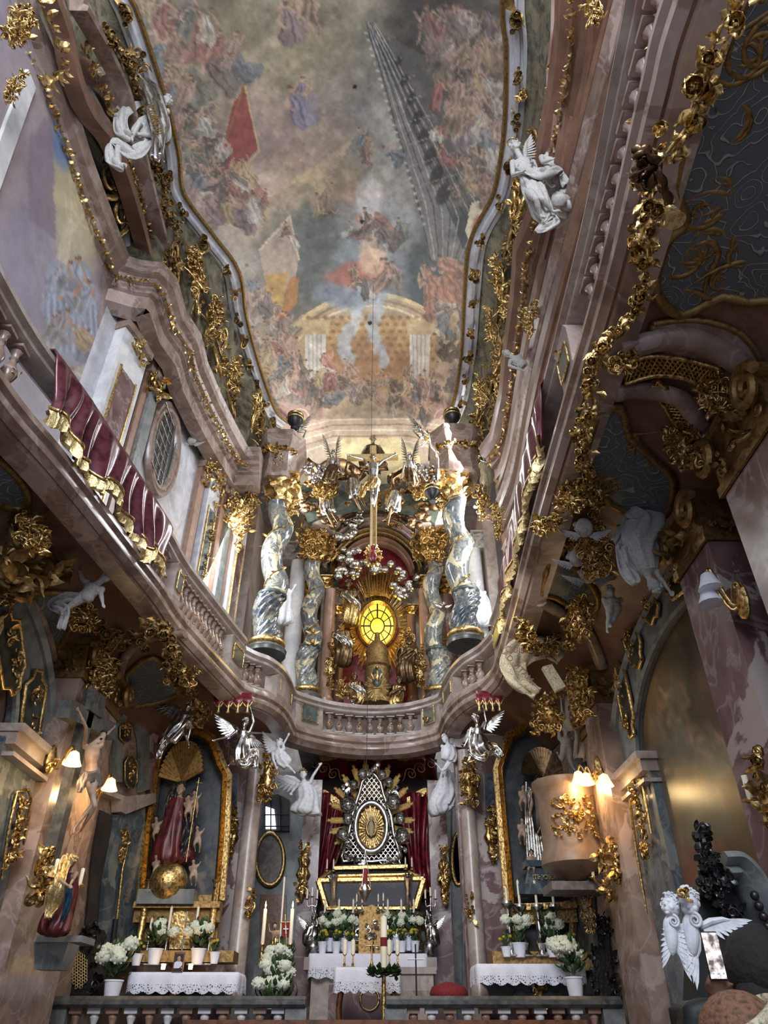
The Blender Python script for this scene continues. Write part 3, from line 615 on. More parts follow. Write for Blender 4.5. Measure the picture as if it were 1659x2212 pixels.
# ---------------------------------------------------------------- helpers for placing on real surfaces
def wallhit(path, px, py, off=0.0, side=1):
    d = ray(px, py); best = None
    for k in range(1, 900):
        p = CAM+d*(k*.035)
        if p.y > 18: break
        x = xat(path, p.y)
        if (side > 0 and p.x <= x+off) or (side < 0 and p.x >= x-off): return p
    return PY(px, py, 14)
UWL = lambda px, py, off=.03: wallhit(pUL, px, py, off, 1)
UWR = lambda px, py, off=.03: wallhit(pUR, px, py, off, -1)
def plane(px, py, p0, n):
    d = ray(px, py); n = Vector(n); return CAM+d*((Vector(p0)-CAM).dot(n)/d.dot(n))
LBn = V(2.75, -.77, 0).normalized(); LB = lambda px, py, off=.05: plane(px, py, V(-4.72, 12, 0)+LBn*off, LBn)
RBn = V(-3.15, -.35, 0).normalized(); RB_ = lambda px, py, off=.05: plane(px, py, V(3.9, 11.6, 0)+RBn*off, RBn)
def baluster_mesh(p, h, r, k=1):
    m = M(); m.box((p.x, p.y, p.z+.03*h), (2.1*r, 2.1*r, .06*h)); m.box((p.x, p.y, p.z+.97*h), (2.1*r, 2.1*r, .06*h))
    m.lathe([(.55*r, .06*h), (.75*r, .1*h), (.5*r, .14*h), (.85*r, .24*h), (1.1*r, .36*h), (.95*r, .46*h), (.5*r, .6*h), (.4*r, .68*h), (.62*r, .72*h), (.42*r, .75*h), (.5*r, .84*h), (.8*r, .9*h), (.6*r, .94*h)], p, 10)
    return m
def along(path, y0, y1):
    return [p for p in path if min(y0, y1)-1e-3 <= p.y <= max(y0, y1)+1e-3]
RAILP = [(.05, .02), (.1, .06), (.1, .11), (.16, .15), (.14, .24), (-.14, .26), (-.22, .18), (-.16, .04), (-.1, 0)]
def balustrade(label, path, groups, peds, mat='pinkgrey', bmat='pink', zr=7.38):
    """rail, base course, balusters and panelled pedestals of one run of the gallery front"""
    t = thing('gallery_balustrade', label, 'balustrade', (path[len(path)//2].x, path[len(path)//2].y, 6.95))
    m = M(); m.sweep(path, [(d-.12, z+zr) for d, z in RAILP], closed=True); m.build('handrail', mat, t, 'auto')
    m = M(); m.sweep(path, [(-.01, 6.9), (-.01, 6.94), (-.05, 6.96), (-.28, 6.96), (-.28, 6.9)], closed=True); m.build('base_course', mat, t, 'auto')
    for seg, n in groups:
        seg = list(seg); L = sum((b-a).length for a, b in zip(seg, seg[1:])); pts = resample([V(p.x, p.y, 6.96) for p in seg], L/n*.999)
        for i, p in enumerate(pts[:n]):
            q = pts[min(i+1, len(pts)-1)]; d = (q-p) if (q-p).length > 0 else V(0, 1, 0); c = p+d*.5; nn = V(d.y, -d.x, 0).normalized(); c = c-nn*.14
            o = baluster_mesh(c, zr-6.96, .085).build('baluster', bmat, t, 'auto')
            g = M(); g.foliage(c+nn*.06+V(0, 0, .2), (.04, .04, .05), 5, .06, nn); g.build('gilding', 'gold', o, 'auto')
    for a, b in peds:
        seg = [p for p in path if a <= p.y <= b] if not callable(a) else a()
        if len(seg) < 2: seg = [V(xat2(path, a), a, 0), V(xat2(path, b), b, 0)]
        m = M(); m.sweep(seg, [(.0, 6.9), (.03, 7.0), (.01, 7.02), (.01, zr-.04), (.04, zr), (-.28, zr), (-.28, 6.9)], closed=True); o = m.build('pedestal', mat, t, 'auto')
        m = M(); mid = seg[len(seg)//2]; d = (seg[-1]-seg[0]); nn = V(d.y, -d.x, 0).normalized(); d = d*.32
        q = [mid-d*1, mid+d*1]; c = (seg[0]+seg[-1])*.5+nn*.035
        m.slab([c-d+V(0, 0, 7.14), c+d+V(0, 0, 7.14), c+d*1.1+V(0, 0, 7.27), c+d+V(0, 0, 7.4), c-d+V(0, 0, 7.4), c-d*1.1+V(0, 0, 7.27)], -nn*.02); m.build('inlay_panel', 'teal', o, 'auto')
        m = M(); m.tube([c-d*1.12+V(0, 0, 7.12), c+d*1.12+V(0, 0, 7.12), c+d*1.2+V(0, 0, 7.27), c+d*1.12+V(0, 0, 7.42), c-d*1.12+V(0, 0, 7.42), c-d*1.2+V(0, 0, 7.27), c-d*1.12+V(0, 0, 7.12)], .012, 5); m.foliage(c+V(0, 0, 7.42), (.06, .02, .03), 6, .07, nn); m.build('gilt_frame', 'gold', o, 'auto')
    return t
def xat2(path, y):
    return min(path, key=lambda p: abs(p.y-y)).x
fy = lambda P, a, b: [V(xat2(P, y), y, 0) for y in np.linspace(a, b, 8)]
balustrade('long left gallery balustrade of mottled pink marble, half covered by a red carved drape', pGL, [(along(pGL, 2.2, 5.4), 12), (along(pGL, 9.0, 9.55), 2), (along(pGL, 9.95, 12.0), 11)], [(9.5, 9.95), (12.05, 12.75)], zr=7.55)
balustrade('short curved balustrade at the corner below the left twisted column', pGLC, [(pGLC[3:11], 3)], [(13.5, 14.7)])
balustrade('concave pink balustrade at the centre over the high altar canopy', pGC, [([p for p in pGC if -1.05 < p.x < .95], 9)], [])
balustrade('short curved balustrade at the corner below the right twisted column', pGRC, [(pGRC[14:24], 3)], [(13.6, 14.6)])
balustrade('long right gallery balustrade with bulging balusters near the viewer', list(pGR), [(along(pGR, 4.6, .9)[::1], 15)], [(10.9, 11.9), (4.7, 5.6)], zr=7.6)
# pedestals of the centre run
t = [o for o in bpy.data.objects if o.name.startswith('gallery_balustrade') and 'concave' in o['label']][0]
for s_, X0, X1 in ((-1, -1.68, -1.1), (1, 1.0, 1.46)):
    seg = [p for p in pGC if X0 <= p.x <= X1]
    m = M(); m.sweep(seg, [(.0, 6.9), (.03, 7.0), (.01, 7.34), (.04, 7.38), (-.28, 7.38), (-.28, 6.9)], closed=True); o = m.build('pedestal', 'pinkgrey', t, 'auto')
    c = (seg[0]+seg[-1])*.5; d = seg[-1]-seg[0]; n_ = V(d.y, -d.x, 0).normalized(); c += n_*.06; d = d*.25; z = 7.27
    m = M(); m.slab([c-d+V(0, 0, 7.02), c+d+V(0, 0, 7.02), c+d+V(0, 0, 7.34), c-d+V(0, 0, 7.34)], -n_*.03); m.build('inlay_panel', 'teal', o, 'auto')
    m = M(); m.tube([c-d*1.2+V(0, 0, 7.0), c+d*1.2+V(0, 0, 7.0), c+d*1.2+V(0, 0, 7.36), c-d*1.2+V(0, 0, 7.36), c-d*1.2+V(0, 0, 7.0)], .014, 5); m.foliage(c+V(0, 0, 7.1), (.15, .01, .02), 8, .1, n_); m.build('gilt_frame', 'gold', o, 'auto')
# carved red drapes hung over the rails
def rail_drape(label, path, y0, y1, side, drop, mat, seed, am=.09):
    seg = resample([V(p.x, p.y, 7.84) for p in path if min(y0, y1) <= p.y <= max(y0, y1)], .022); n = len(seg); rg = random.Random(seed)
    t = thing('rail_drapery', label, 'drapery', seg[n//2]); rows = []; fr = []
    for i, p in enumerate(seg):
        q = seg[min(i+1, n-1)]-seg[max(i-1, 0)]; nn = V(q.y, -q.x, 0).normalized(); u = i/n
        f = math.sin(i*.42+1.6*math.sin(i*.09+seed))*.5+.5*math.sin(i*.19+2*math.sin(i*.04)); dr = drop*(1+.09*math.sin(i*.1+seed)+.05*math.sin(i*.23)+.05*f); row = [p-nn*.28+V(0, 0, .02), p-nn*.12+V(0, 0, .05), p+nn*.03+V(0, 0, .03)]
        for k in range(1, 13):
            v = k/12; sh = .12*math.sin(v*3+i*.1); row.append(p+nn*(.08+.02*v+f*am*(.3+v))+q.normalized()*(sh*v+.12*math.sin(v*2+u*9)*v)-V(0, 0, dr*v))
        rows.append(row); b = row[-1]; fr.append([b+nn*.02+V(0, 0, .05), b+nn*(.02+.035*(i % 3 == 0))+V(0, 0, -.02), b+nn*(.01+.04*(i % 3 == 0))-V(0, 0, .13+.05*math.sin(i*.4)), b-nn*.03-V(0, 0, .1)])
    m = M(); m.grid(rows); o = m.build('drape', mat, t)
    sl = o.modifiers.new('thick', 'SOLIDIFY'); sl.thickness = .02
    m = M(); m.grid(fr); m.build('fringe', 'goldpale', t, 'auto')
    m = M(); m.tube([r[0]+V(0, 0, .03) for r in fr], .022, 5); m.build('gilt_border', 'gold', t)
rail_drape('mauve red carved drapery with gold fringe hung over the left gallery rail', pGL, 5.4, 9.0, 1, .86, 'mauvesilk', 3)
rail_drape('narrow mauve red drapery with pale fringe hung over the right gallery rail', pGR, 5.8, 10.7, 1, .8, 'mauvesilk', 8, .045)
# ---------------------------------------------------------------- twisted columns
def capital(t, c, w, h, mat='gold', name='capital', rg=R0):
    m = M(); c = Vector(c)
    m.lathe([(w*.34, 0), (w*.38, h*.1), (w*.36, h*.15), (w*.4, h*.6), (w*.5, h*.85)], c, 14)
    for r in range(2):
        for k in range(8):
            a = 2*PI*(k+.5*r)/8; d = V(math.cos(a), math.sin(a), 0); m.leaf(c+d*w*.36+V(0, 0, h*(.08+.3*r)), V(0, 0, 1)+d*.15, d, h*.5, w*.34, 1.0, 5)
    for k in range(4):
        a = PI/4+k*PI/2; d = V(math.cos(a), math.sin(a), 0); m.volute(c+d*w*.52+V(0, 0, h*.82), d, V(0, 0, 1), w*.17, 1.5, .3)
    for k in range(4): a = k*PI/2; d = V(math.cos(a), math.sin(a), 0); m.flower(c+d*w*.48+V(0, 0, h*.88), d, w*.16, 5, rg)
    m.box(c+V(0, 0, h*.95), (w*1.12, w*1.12, h*.1)); return m.build(name, mat, t, 'auto')
def twisted(label, pb, pt, D, r, turns, phase, low='twistdark', mat='twist', cap=.75):
    B = PY(*pb, D); T = PY(*pt, D); H = T.z-B.z; t = thing('twisted_column', label, 'column', (B.x, D, B.z))
    if True:
        x0, x1 = B.x, T.x; xm = (x0+x1)/2; c0 = V(xm, D, B.z)
        m = M(); m.lathe([(r*1.5, 0), (r*1.5, .06), (r*1.55, .1), (r*1.4, .16), (r*1.2, .2)], c0-V(0, 0, .02), 20); m.build('plinth', 'darkstone', t, 'auto')
        m = M(); m.lathe([(r*1.15, 0), (r*1.38, .03), (r*1.42, .09), (r*1.3, .14), (r*1.12, .16)], c0+V(0, 0, .17), 20); m.build('base_ring', 'gold', t)
        def shaft(za, zb, flute, mt, nm):
            n = int((zb-za)/H*110)+2; rows = []; nv = 40 if flute else 22
            for i in range(n+1):
                z = za+(zb-za)*i/n; u = z/H; a = phase+turns*2*PI*u; rr = r*(1.0-.14*u)*(1+.05*math.sin(u*turns*4*PI))
                ox, oy = math.cos(a)*r*.34, math.sin(a)*r*.34; e = min(1, u*8, (1-u)*14); row = []
                for j in range(nv):
                    b = 2*PI*j/nv; k = rr*((1+.09*math.sin(10*(b-a*.75))) if flute else 1); row.append(c0+V(ox*e+k*math.cos(b), oy*e+k*math.sin(b), .3+z))
                rows.append(row)
            m = M(); m.grid(rows, closev=True); return m.build(nm, mt, t)
        shaft(0, H*.27, True, low, 'fluted_shaft'); shaft(H*.275, H-.3, False, mat, 'shaft')
        m = M(); a = phase+turns*2*PI*.27; q = c0+V(math.cos(a)*r*.34, math.sin(a)*r*.34, .3+H*.27); m.lathe([(r*.98, -.05), (r*1.15, -.03), (r*1.15, .03), (r*.98, .05)], q, 20); m.build('collar', 'teal', t)
        pts = []; n = 60
        for i in range(n):
            u = .28+.68*i/n; a = phase+turns*2*PI*u; b = a*1.0+PI*.5; rr = r*(1.06-.14*u); pts.append(c0+V(math.cos(a)*r*.34+rr*math.cos(b+u*5), math.sin(a)*r*.34+rr*math.sin(b+u*5), .3+u*H))
        m = M(); m.tube(pts, r*.045, 5); rg = random.Random(int(phase*10)+3)
        for p in pts[::3]:
            d = V(p.x-xm, p.y-D, 0).normalized(); m.leaf(p, V(rg.gauss(0, 1), -.2, rg.gauss(0, 1)), d, r*.5, r*.25, .5, 4)
        m.build('vine', 'golddull', t, 'auto')
        capital(t, c0+V(0, 0, H), r*2.6, cap)
    return t, c0+V(0, 0, H+cap)
c1, top1 = twisted('tall dark blue and cream twisted column at the left gallery corner', (578, 1415), (604, 1090), 14.35, .29, 2.6, .6)
c2, top2 = twisted('tall dark blue and cream twisted column at the right gallery corner', (1002, 1395), (990, 1085), 14.35, .29, 2.6, 2.6)
c3, top3 = twisted('inner left twisted column beside the yellow oval window', (660, 1515), (682, 1215), 16.9, .25, 2.8, .2, 'twist')
c4, top4 = twisted('inner right twisted column beside the yellow oval window, brightly lit', (945, 1515), (938, 1215), 16.9, .25, 2.8, 3.1, 'twist')
# entablature blocks over the columns
def entab(label, px0, px1, py0, py1, D, depth, mat='pink', skew=0):
    a = PY(px0, py1, D); b = PY(px1, py0, D); w = (b.x-a.x)/2; cx = (a.x+b.x)/2; z0, z1 = a.z, b.z; t = thing('entablature_block', label, 'entablature', (cx, D, z0))
    h = z1-z0; prof = [(0, 0), (.1*w, .03*h), (.1*w, .2*h), (.05*w, .22*h), (.05*w, .5*h), (.14*w, .55*h), (.14*w, .62*h), (.34*w, .78*h), (.34*w, .9*h), (.4*w, .92*h), (.4*w, h), (0, h)]
    path = [(cx-w*.7, D+depth), (cx-w*.75, D-depth*.25), (cx-w*.42, D-depth*.6), (cx+w*.42, D-depth*.6), (cx+w*.75, D-depth*.25), (cx+w*.7, D+depth)]
    m = M(); m.sweep([V(x, y, z0) for x, y in path], [(d, z) for d, z in prof], side=1); m.fan([V(x, y, z0) for x, y in path][::-1]); m.fan([V(x, y, z1) for x, y in path]); m.build('mouldings', mat, t, 'auto')
    rg = random.Random(int(px0)); m = M()
    for (x0, y0), (x1, y1) in zip(path[1:], path[2:-1]):
        for k in range(7): p = V(x0+(x1-x0)*k/7, y0+(y1-y0)*k/7, z0+h*.6); m.foliage(p+V(0, -.12*w, 0), (.03, .02, .02), 3, h*.16, (0, -1, 0), rg)
    m.build('gilt_egg_and_dart', 'gold', t, 'auto'); return t
entab('projecting brown cornice block above the left twisted column', 556, 655, 962, 1048, 14.35, .7)
entab('projecting brown cornice block above the right twisted column', 938, 1035, 952, 1040, 14.35, .7)
entab('pale pink cornice slab on the inner left capital', 648, 732, 1112, 1148, 16.7, .6, 'pinkgrey')
entab('pale pink cornice slab on the inner right capital', 890, 972, 1112, 1148, 16.7, .6, 'pinkgrey')
# ---------------------------------------------------------------- upper altar
YB = 18.6
def colm(label, px, py0, py1, D, r, mat='orange', cmat='gold', name='column'):
    B = PY(px, py1, D); T = PY(px, py0, D); t = thing(name, label, 'column', B); H = T.z-B.z
    m = M(); m.lathe([(r*1.3, 0), (r*1.35, .08), (r*1.1, .14), (r, .2), (r*.9, H)], B, 18); m.build('shaft', mat, t, 'auto'); capital(t, T, r*2.4, r*2.2, cmat); return t
colm('smooth brown column left of the yellow oval window', 701, 1275, 1520, 17.3, .17); colm('smooth brown column right of the yellow oval window', 925, 1275, 1520, 17.3, .17)
colm('dark inner column left of the oval window behind the statues', 728, 1330, 1520, 17.9, .13, 'brown'); colm('dark inner column right of the oval window behind the statues', 893, 1330, 1520, 17.9, .13, 'brown')
colm('pink wall pilaster shaft behind the left inner twisted column', 650, 1290, 1520, 18.2, .26, 'purple'); colm('pink wall pilaster shaft behind the right inner twisted column', 975, 1290, 1520, 18.2, .26, 'purple')
colm('pale grey pier behind the tall left twisted column', 622, 1215, 1500, 17.4, .24, 'white', 'stucco'); colm('pale pier behind the tall right twisted column', 1040, 1190, 1400, 16.2, .22, 'white', 'stucco')
def arcpts(cx, cy, rx, ry, a0, a1, D, n=24): return [PY(cx+rx*math.cos(a), cy-ry*math.sin(a), D) for a in np.linspace(a0, a1, n)]
t = thing('altar_gable', 'curved brown gable arch with gold lattice over the oval window', 'gable', PY(812, 1200, 17.6))
for (rx, ry, dd, pr, mt) in ((118, 130, 17.4, .22, 'pink'), (100, 108, 17.5, .18, 'golddull'), (84, 88, 17.6, .2, 'brown'), (142, 160, 17.3, .2, 'brown')):
    m = M(); m.strip(arcpts(812, 1262, rx, ry, PI*.93, PI*.07, dd), (0, -1, 0), [(0, 0), (pr*.6, 0), (pr*.6, .12), (pr*.45, .2), (pr*.3, .22), (pr*.15, .35), (0, .38)]); m.build('arch_moulding', mt, t, 'auto')
m = M(); q = arcpts(812, 1262, 80, 84, PI, 0, 17.9); m.slab(q, (0, .2, 0)); m.build('lunette', 'redsilk', t, 'auto')
m = M(); m.slab(arcpts(812, 1262, 140, 158, PI, 0, 18.1, 30), (0, .15, 0)); m.build('gable_ground', 'teal', t, 'auto')
m = M(); m.box(PY(812, 1390, 18.45), (3.2, .2, 5.5)); struct(m, 'wall_apse_altar', 'pinkgrey')
m = M(); m.box(PY(812, 1450, 18.3), (2.2, .1, 2.6)); struct(m, 'trim_9', 'redsilk')
# oval window
OV = (815, 1352, 17.95)
t = thing('oval_window', 'glowing yellow oval window with lead bars in a gold ray frame', 'window', PY(815, 1415, OV[2]))
ovp = lambda rx, ry, d=0, n=40: [PY(OV[0]+rx*math.cos(a), OV[1]-ry*math.sin(a), OV[2]+d) for a in np.linspace(0, 2*PI, n+1)]
m = M(); m.slab(ovp(43, 52)[:-1], (0, .05, 0)); m.build('glass', 'yellowglass', t, 'auto')
m = M(); m.tube(ovp(43, 52, -.03), .025, 6); m.tube(ovp(29, 34, -.03), .018, 5); m.tube(ovp(15, 17, -.03), .02, 5)
for k in range(12):
    a = 2*PI*k/12; r0 = 0 if False else 15; m.tube([PY(OV[0]+r0*math.cos(a), OV[1]-17*math.sin(a), OV[2]-.03), PY(OV[0]+43*math.cos(a), OV[1]-52*math.sin(a), OV[2]-.03)], .014 if k % 3 else .024, 5)
m.build('glazing_bars', 'black', t)
m = M(); m.strip(ovp(44, 54), (0, -1, 0), [(0, 0), (0, .06), (-.05, .12), (-.12, .04), (-.12, 0)]); m.build('frame', 'gold', t, 'auto')
point(PY(815, 1352, 17.5), 28, (1, .68, .15), .3)
rgx = random.Random(11)
def rays(name, label, cx, cy, D, rx0, ry0, rx1, ry1, n, a0=0, a1=2*PI, w=.02, jit=.35, mat='gold', cat='ray glory', parent=None, bundle=0):
    m = M(); o = PY(cx, cy, D)
    for i in range(n):
        a = a0+(a1-a0)*(i+rgx.uniform(-.3, .3))/n; k = 1-jit*rgx.random() if not bundle else (1-.3*abs(math.sin(i*PI/bundle)))
        p0 = PY(cx+rx0*math.cos(a), cy-ry0*math.sin(a), D); p1 = PY(cx+rx1*k*math.cos(a), cy-ry1*k*math.sin(a), D-.05*(i % 3))
        m.tube([p0, p0.lerp(p1, .9), p1], [w*.5, w, w*.4], 4)
    if parent is not None: return m.build(name, mat, parent, 'auto')
    return tag(m.build(name, mat, None, 'auto'), label, cat)
rays('ray_glory', 'ring of thin gold rays spreading round the yellow oval window', 815, 1352, 18.0, 48, 58, 88, 108, 150, w=.022)
rays('ray_glory', 'tall gold sunburst rising above the oval window', 815, 1300, 17.5, 30, 14, 62, 92, 46, PI*.14, PI*.86, w=.022, jit=.3)
# silver clouds
def cloud(label, pts, D, size, mat='silver', group=None, sd=1):
    rg = random.Random(sd); m = M(); c0 = PY(pts[0][0], pts[0][1], D)
    for x, y in pts:
        for k in range(5):
            p = PY(x+rg.gauss(0, size*.5), y+rg.gauss(0, size*.4), D+rg.uniform(-.15, .15)); r = size*mpp(p)*rg.uniform(.4, .75); m.ell(p, (r, r*.9, r*.8), 10, None, .3, k+x)
            if k < 2: m.volute(p-V(0, r*.8, 0), (rg.gauss(0, 1), 0, rg.gauss(0, 1)), (rg.gauss(0, 1), 0, rg.gauss(0, 1)), r*.55, 1.3, .22)
    return tag(m.build('cloud', mat, None), label, 'cloud', group)
cloud('bank of small silver clouds along the gable foot under the gold flame', [(760, 1232), (785, 1226), (815, 1228), (842, 1232), (865, 1238), (740, 1240)], 17.1, 17, sd=1)
cloud('silver clouds and putto heads climbing the left side of the gable', [(752, 1195), (748, 1160), (765, 1130), (745, 1210), (770, 1100)], 17.0, 20, sd=2)
cloud('silver cloud knot to the upper right of the oval window', [(862, 1275), (875, 1290), (885, 1262)], 17.3, 17, sd=3)
# crucifix of the upper altar
DX = 14.6
def beam(m, a, b, w, d): 
    a = Vector(a); b = Vector(b); t = (b-a).normalized(); s = t.cross(V(0, 1, 0)).normalized()*w/2; m.slab([a-s, a+s, b+s, b-s], (0, d, 0))
t = thing('gilded_cross', 'tall pale gold wooden cross before the upper altar with the silver crucified figure', 'cross', PY(806, 1212, DX))
m = M(); beam(m, PY(806, 1215, DX), PY(808, 1045, DX), .17, .1); beam(m, PY(808, 1045, DX), PY(806, 962, DX), .17, .1); m.build('upright', 'goldpale', t, 'auto')
m = M(); beam(m, PY(749, 986, DX-.02), PY(860, 984, DX-.02), .15, .12); m.build('crossbar', 'goldpale', t, 'auto')
m = M(); beam(m, PY(808, 1200, DX-.02), PY(809, 1060, DX-.02), .08, .03); m.build('inset_panel', 'golddull', t, 'auto')
rays('ray_glory', 'small gold burst with a dark heart at the foot of the cross', 806, 1200, DX-.15, 6, 9, 22, 28, 34, w=.03)
m = M(); m.ell(PY(806, 1202, DX-.25), (.1, .06, .15), 12); m.leaf(PY(806, 1192, DX-.25), (0, 0, 1), (0, -1, 0), .2, .12, .2); tag(m.build('heart_emblem', 'redsilk'), 'dark red carved heart in the gold burst below the cross', 'heart')
rays('ray_glory', 'wide gold rays round the silver dove under the painted vault', 803, 882, 15.9, 14, 8, 74, 44, 60, w=.03, jit=.5)
m = M(); q = PY(803, 882, 15.8); m.ell(q, (.1, .16, .09), 10); m.ell(q+V(0, -.14, -.04), (.05, .07, .05), 8)
for sx in (-1, 1):
    for k in range(7): m.leaf(q+V(sx*.05*k, 0, .01*k), (sx, 0, .5-.2*k), (0, -1, 0), .32-.02*k, .09, .2)
tag(m.build('dove', 'silver'), 'silver dove hovering in the gold ray glory', 'dove')
# silver swooping pediment behind the crucifix
t = thing('silver_pediment', 'swooping dark silver and gold cornice behind the crucifix', 'pediment', PY(806, 1060, 15.6))
for s_ in (-1, 1):
    pts = crom([PY(806+s_*x, y, 15.6) for x, y in ((150, 1012), (135, 1025), (112, 1032), (92, 1020), (70, 1018), (48, 1030), (30, 1042))], 5)
    m = M(); m.strip(pts, (0, -1, 0), [(0, 0), (0, .3), (-.08, .42), (-.12, .3), (-.2, .34), (-.24, .15), (-.3, .1), (-.3, 0)]); m.build('cornice_swag', 'bronze', t, 'auto')
    m = M(); m.foliage(PY(806+s_*105, 1040, 15.2), (.5, .1, .25), 26, .28, (0, -1, 0), random.Random(5+s_)); m.build('gilt_foliage', 'gold', t, 'auto')
m = M(); m.slab([PY(*q, 16.2) for q in ((640, 1050), (700, 1035), (806, 1048), (912, 1035), (965, 1050), (940, 1130), (890, 1105), (806, 1090), (720, 1105), (665, 1130))], (0, .2, 0)); m.build('dark_soffit', 'teal', t, 'auto')
m = M(); m.foliage(PY(806, 1075, 16.0), (1.6, .05, .3), 50, .3, (0, -1, 0), random.Random(9)); m.build('gilt_relief', 'golddull', t, 'auto')
for (x, y, nm) in ((636, 905, 'dark blue enamelled vase with gold bands on the left cornice'), (978, 898, 'dark blue enamelled vase with gold bands on the right cornice'), (935, 1062, 'small dark blue and gold vase right of the crucifix')):
    p = PY(x, y+22, 14.2); r = 18*mpp(p); t = thing('vase', nm, 'vase', p); m = M(); m.lathe([(r*.4, 0), (r*.5, r*.2), (r*.3, r*.4), (r*.9, r*1.1), (r*1.05, r*1.7), (r*.8, r*2.1), (r*.9, r*2.3)], p, 18); m.build('body', 'robedark', t)
    m = M(); m.lathe([(r*1.0, r*1.45), (r*1.12, r*1.55), (r*1.0, r*1.65)], p, 18); m.lathe([(r*.8, r*2.1), (r*1.0, r*2.25), (r*.85, r*2.35)], p, 18); m.build('gold_band', 'gold', t)
# tabernacle figure niche below the oval window
t = thing('shrine', 'small gold shrine with a domed top and spiky rays below the oval window', 'shrine', PY(814, 1525, 16.8))
m = M(); q = PY(814, 1525, 16.8); m.lathe([(.42, 0), (.42, .12), (.34, .16), (.34, .3), (.3, .34), (.3, .95), (.36, 1.0), (.32, 1.1), (.26, 1.25), (.3, 1.4), (.22, 1.6), (.08, 1.75), (.06, 1.95)], q, 18); m.build('body', 'golddull', t, 'auto')
m = M(); m.ell(q+V(0, -.32, .62), (.13, .06, .26), 14); m.build('niche', 'teal', t)
m = M(); m.ell(q+V(0, -.4, .62), (.05, .04, .15), 10); m.ell(q+V(0, -.42, .82), .045, 8); m.build('figurine', 'gold', t)
rays('ray_ring', '', 814, 1484, 16.4, 12, 18, 27, 36, 40, w=.018, mat='goldpale', parent=t)
# ---------------------------------------------------------------- upper left wall articulation
def wallstrip(m, y0, y1, z0, z1, off, th, path=pUL, side=1):
    ys = np.linspace(y0, y1, 5); m.sweep([V(xat(path, y), y, 0) for y in ys], [(off, z0), (off+th, z0+.01), (off+th, z1-.01), (off, z1)], side=side, closed=True)
def wy(px, py, f=UWL): return f(px, py).y
for lab, (a, b, py), z0, z1, th, mt in (
    ('pale stone pilaster with pink inlay beside the painted arch', (222, 292, 800), 7.4, 12.1, .22, 'white'), ('orange marble strip left of the oval window on the upper left wall', (293, 306, 870), 7.4, 12.1, .1, 'orange'),
    ('blue grey marble strip with gilt oval, left of the oval window', (306, 326, 870), 7.4, 12.1, .16, 'greyblue'), ('orange marble strip right of the oval window on the upper left wall', (408, 420, 1120), 7.4, 12.1, .12, 'orange'),
    ('pale pilaster with blue panel and gold marbling, far half of the left wall', (424, 452, 1120), 7.4, 12.1, .22, 'pale'), ('orange marble strip beyond the gilded blue pilaster', (455, 466, 1180), 7.4, 12.1, .12, 'orange'),
    ('pale blue grey strip with oval near the far end of the left wall', (466, 480, 1180), 7.4, 12.1, .2, 'greyblue'), ('last orange marble strip before the left twisted column', (482, 492, 1180), 7.4, 12.1, .12, 'orange'), ('white marble pilaster beside the far left window', (494, 516, 1180), 7.4, 12.1, .2, 'white')):
    y0, y1 = wy(a, py), wy(b, py); t = thing('wall_pilaster', lab, 'pilaster', (xat(pUL, y0), y0, z0)); m = M(); wallstrip(m, y0, y1, z0, z1, 0, th); m.build('shaft', mt, t, 'auto')
    m = M(); wallstrip(m, y0-.03, y1+.03, z1-.02, z1+.3, 0, th+.08); m.build('capital_block', 'pink', t, 'auto')
    ym = (y0+y1)/2; g = M(); g.foliage(V(xat(pUL, ym)+th+.05, ym, z1-.15), (.06, (y1-y0)*.4, .25), 16, .22, (1, 0, 0), random.Random(a)); g.build('gilt_capital', 'gold', t, 'auto')
    if mt in ('white', 'pale'):
        m = M(); d = (y1-y0)*.22; wallstrip(m, y0+d, y1-d, z0+.9, z1-.9, th, .02); m.build('inlay', 'purple' if mt == 'white' else 'blue', t, 'auto')
        m = M()
        for k in (0, 1): wallstrip(m, (y0+d*.8, y1-d)[k], (y0+d, y1-d*.8)[k], z0+.85, z1-.85, th, .035)
        m.build('gilt_fillet', 'gold', t, 'auto')
        if mt == 'pale': m = M(); m.foliage(V(xat(pUL, ym)+th+.03, ym, 9.9), (.02, d*.7, 1.6), 80, .16, (1, 0, 0), random.Random(9)); m.build('gilt_vein', 'gold', t)
# oval wall window
cw = UWL(347, 968, .0); t = thing('oval_window', 'large dark leaded oval window in a pink marble ring on the upper left wall', 'window', cw+V(0, 0, -1.1))
ow = lambda ry, rz, off, n=36: [V(xat(pUL, cw.y+ry*math.cos(a))+off, cw.y+ry*math.cos(a), cw.z+rz*math.sin(a)) for a in np.linspace(0, 2*PI, n+1)]
m = M(); m.slab(ow(.58, 1.0, .05)[:-1], (-.03, 0, 0)); m.build('glass', 'black', t, 'auto')
m = M(); m.strip(ow(.6, 1.03, .0), (1, 0, 0), [(0, 0), (0, .08), (.04, .12), (.1, .12), (.14, .04), (.14, 0)]); m.strip(ow(.6, 1.03, .0), (1, 0, 0), [(0, 0), (0, .08), (-.04, .12), (-.1, .12), (-.14, .04), (-.14, 0)]); m.build('stone_ring', 'pink', t, 'auto')
m = M()
for k in range(-3, 4): m.tube([V(xat(pUL, cw.y)+.08, cw.y-.55, cw.z+k*.26), V(xat(pUL, cw.y)+.08, cw.y+.55, cw.z+k*.26)], .012, 4)
for k in range(-2, 3): m.tube([V(xat(pUL, cw.y+k*.2)+.08, cw.y+k*.2, cw.z-.85), V(xat(pUL, cw.y+k*.2)+.08, cw.y+k*.2, cw.z+.85)], .012, 4)
m.build('lead_bars', 'silver', t)
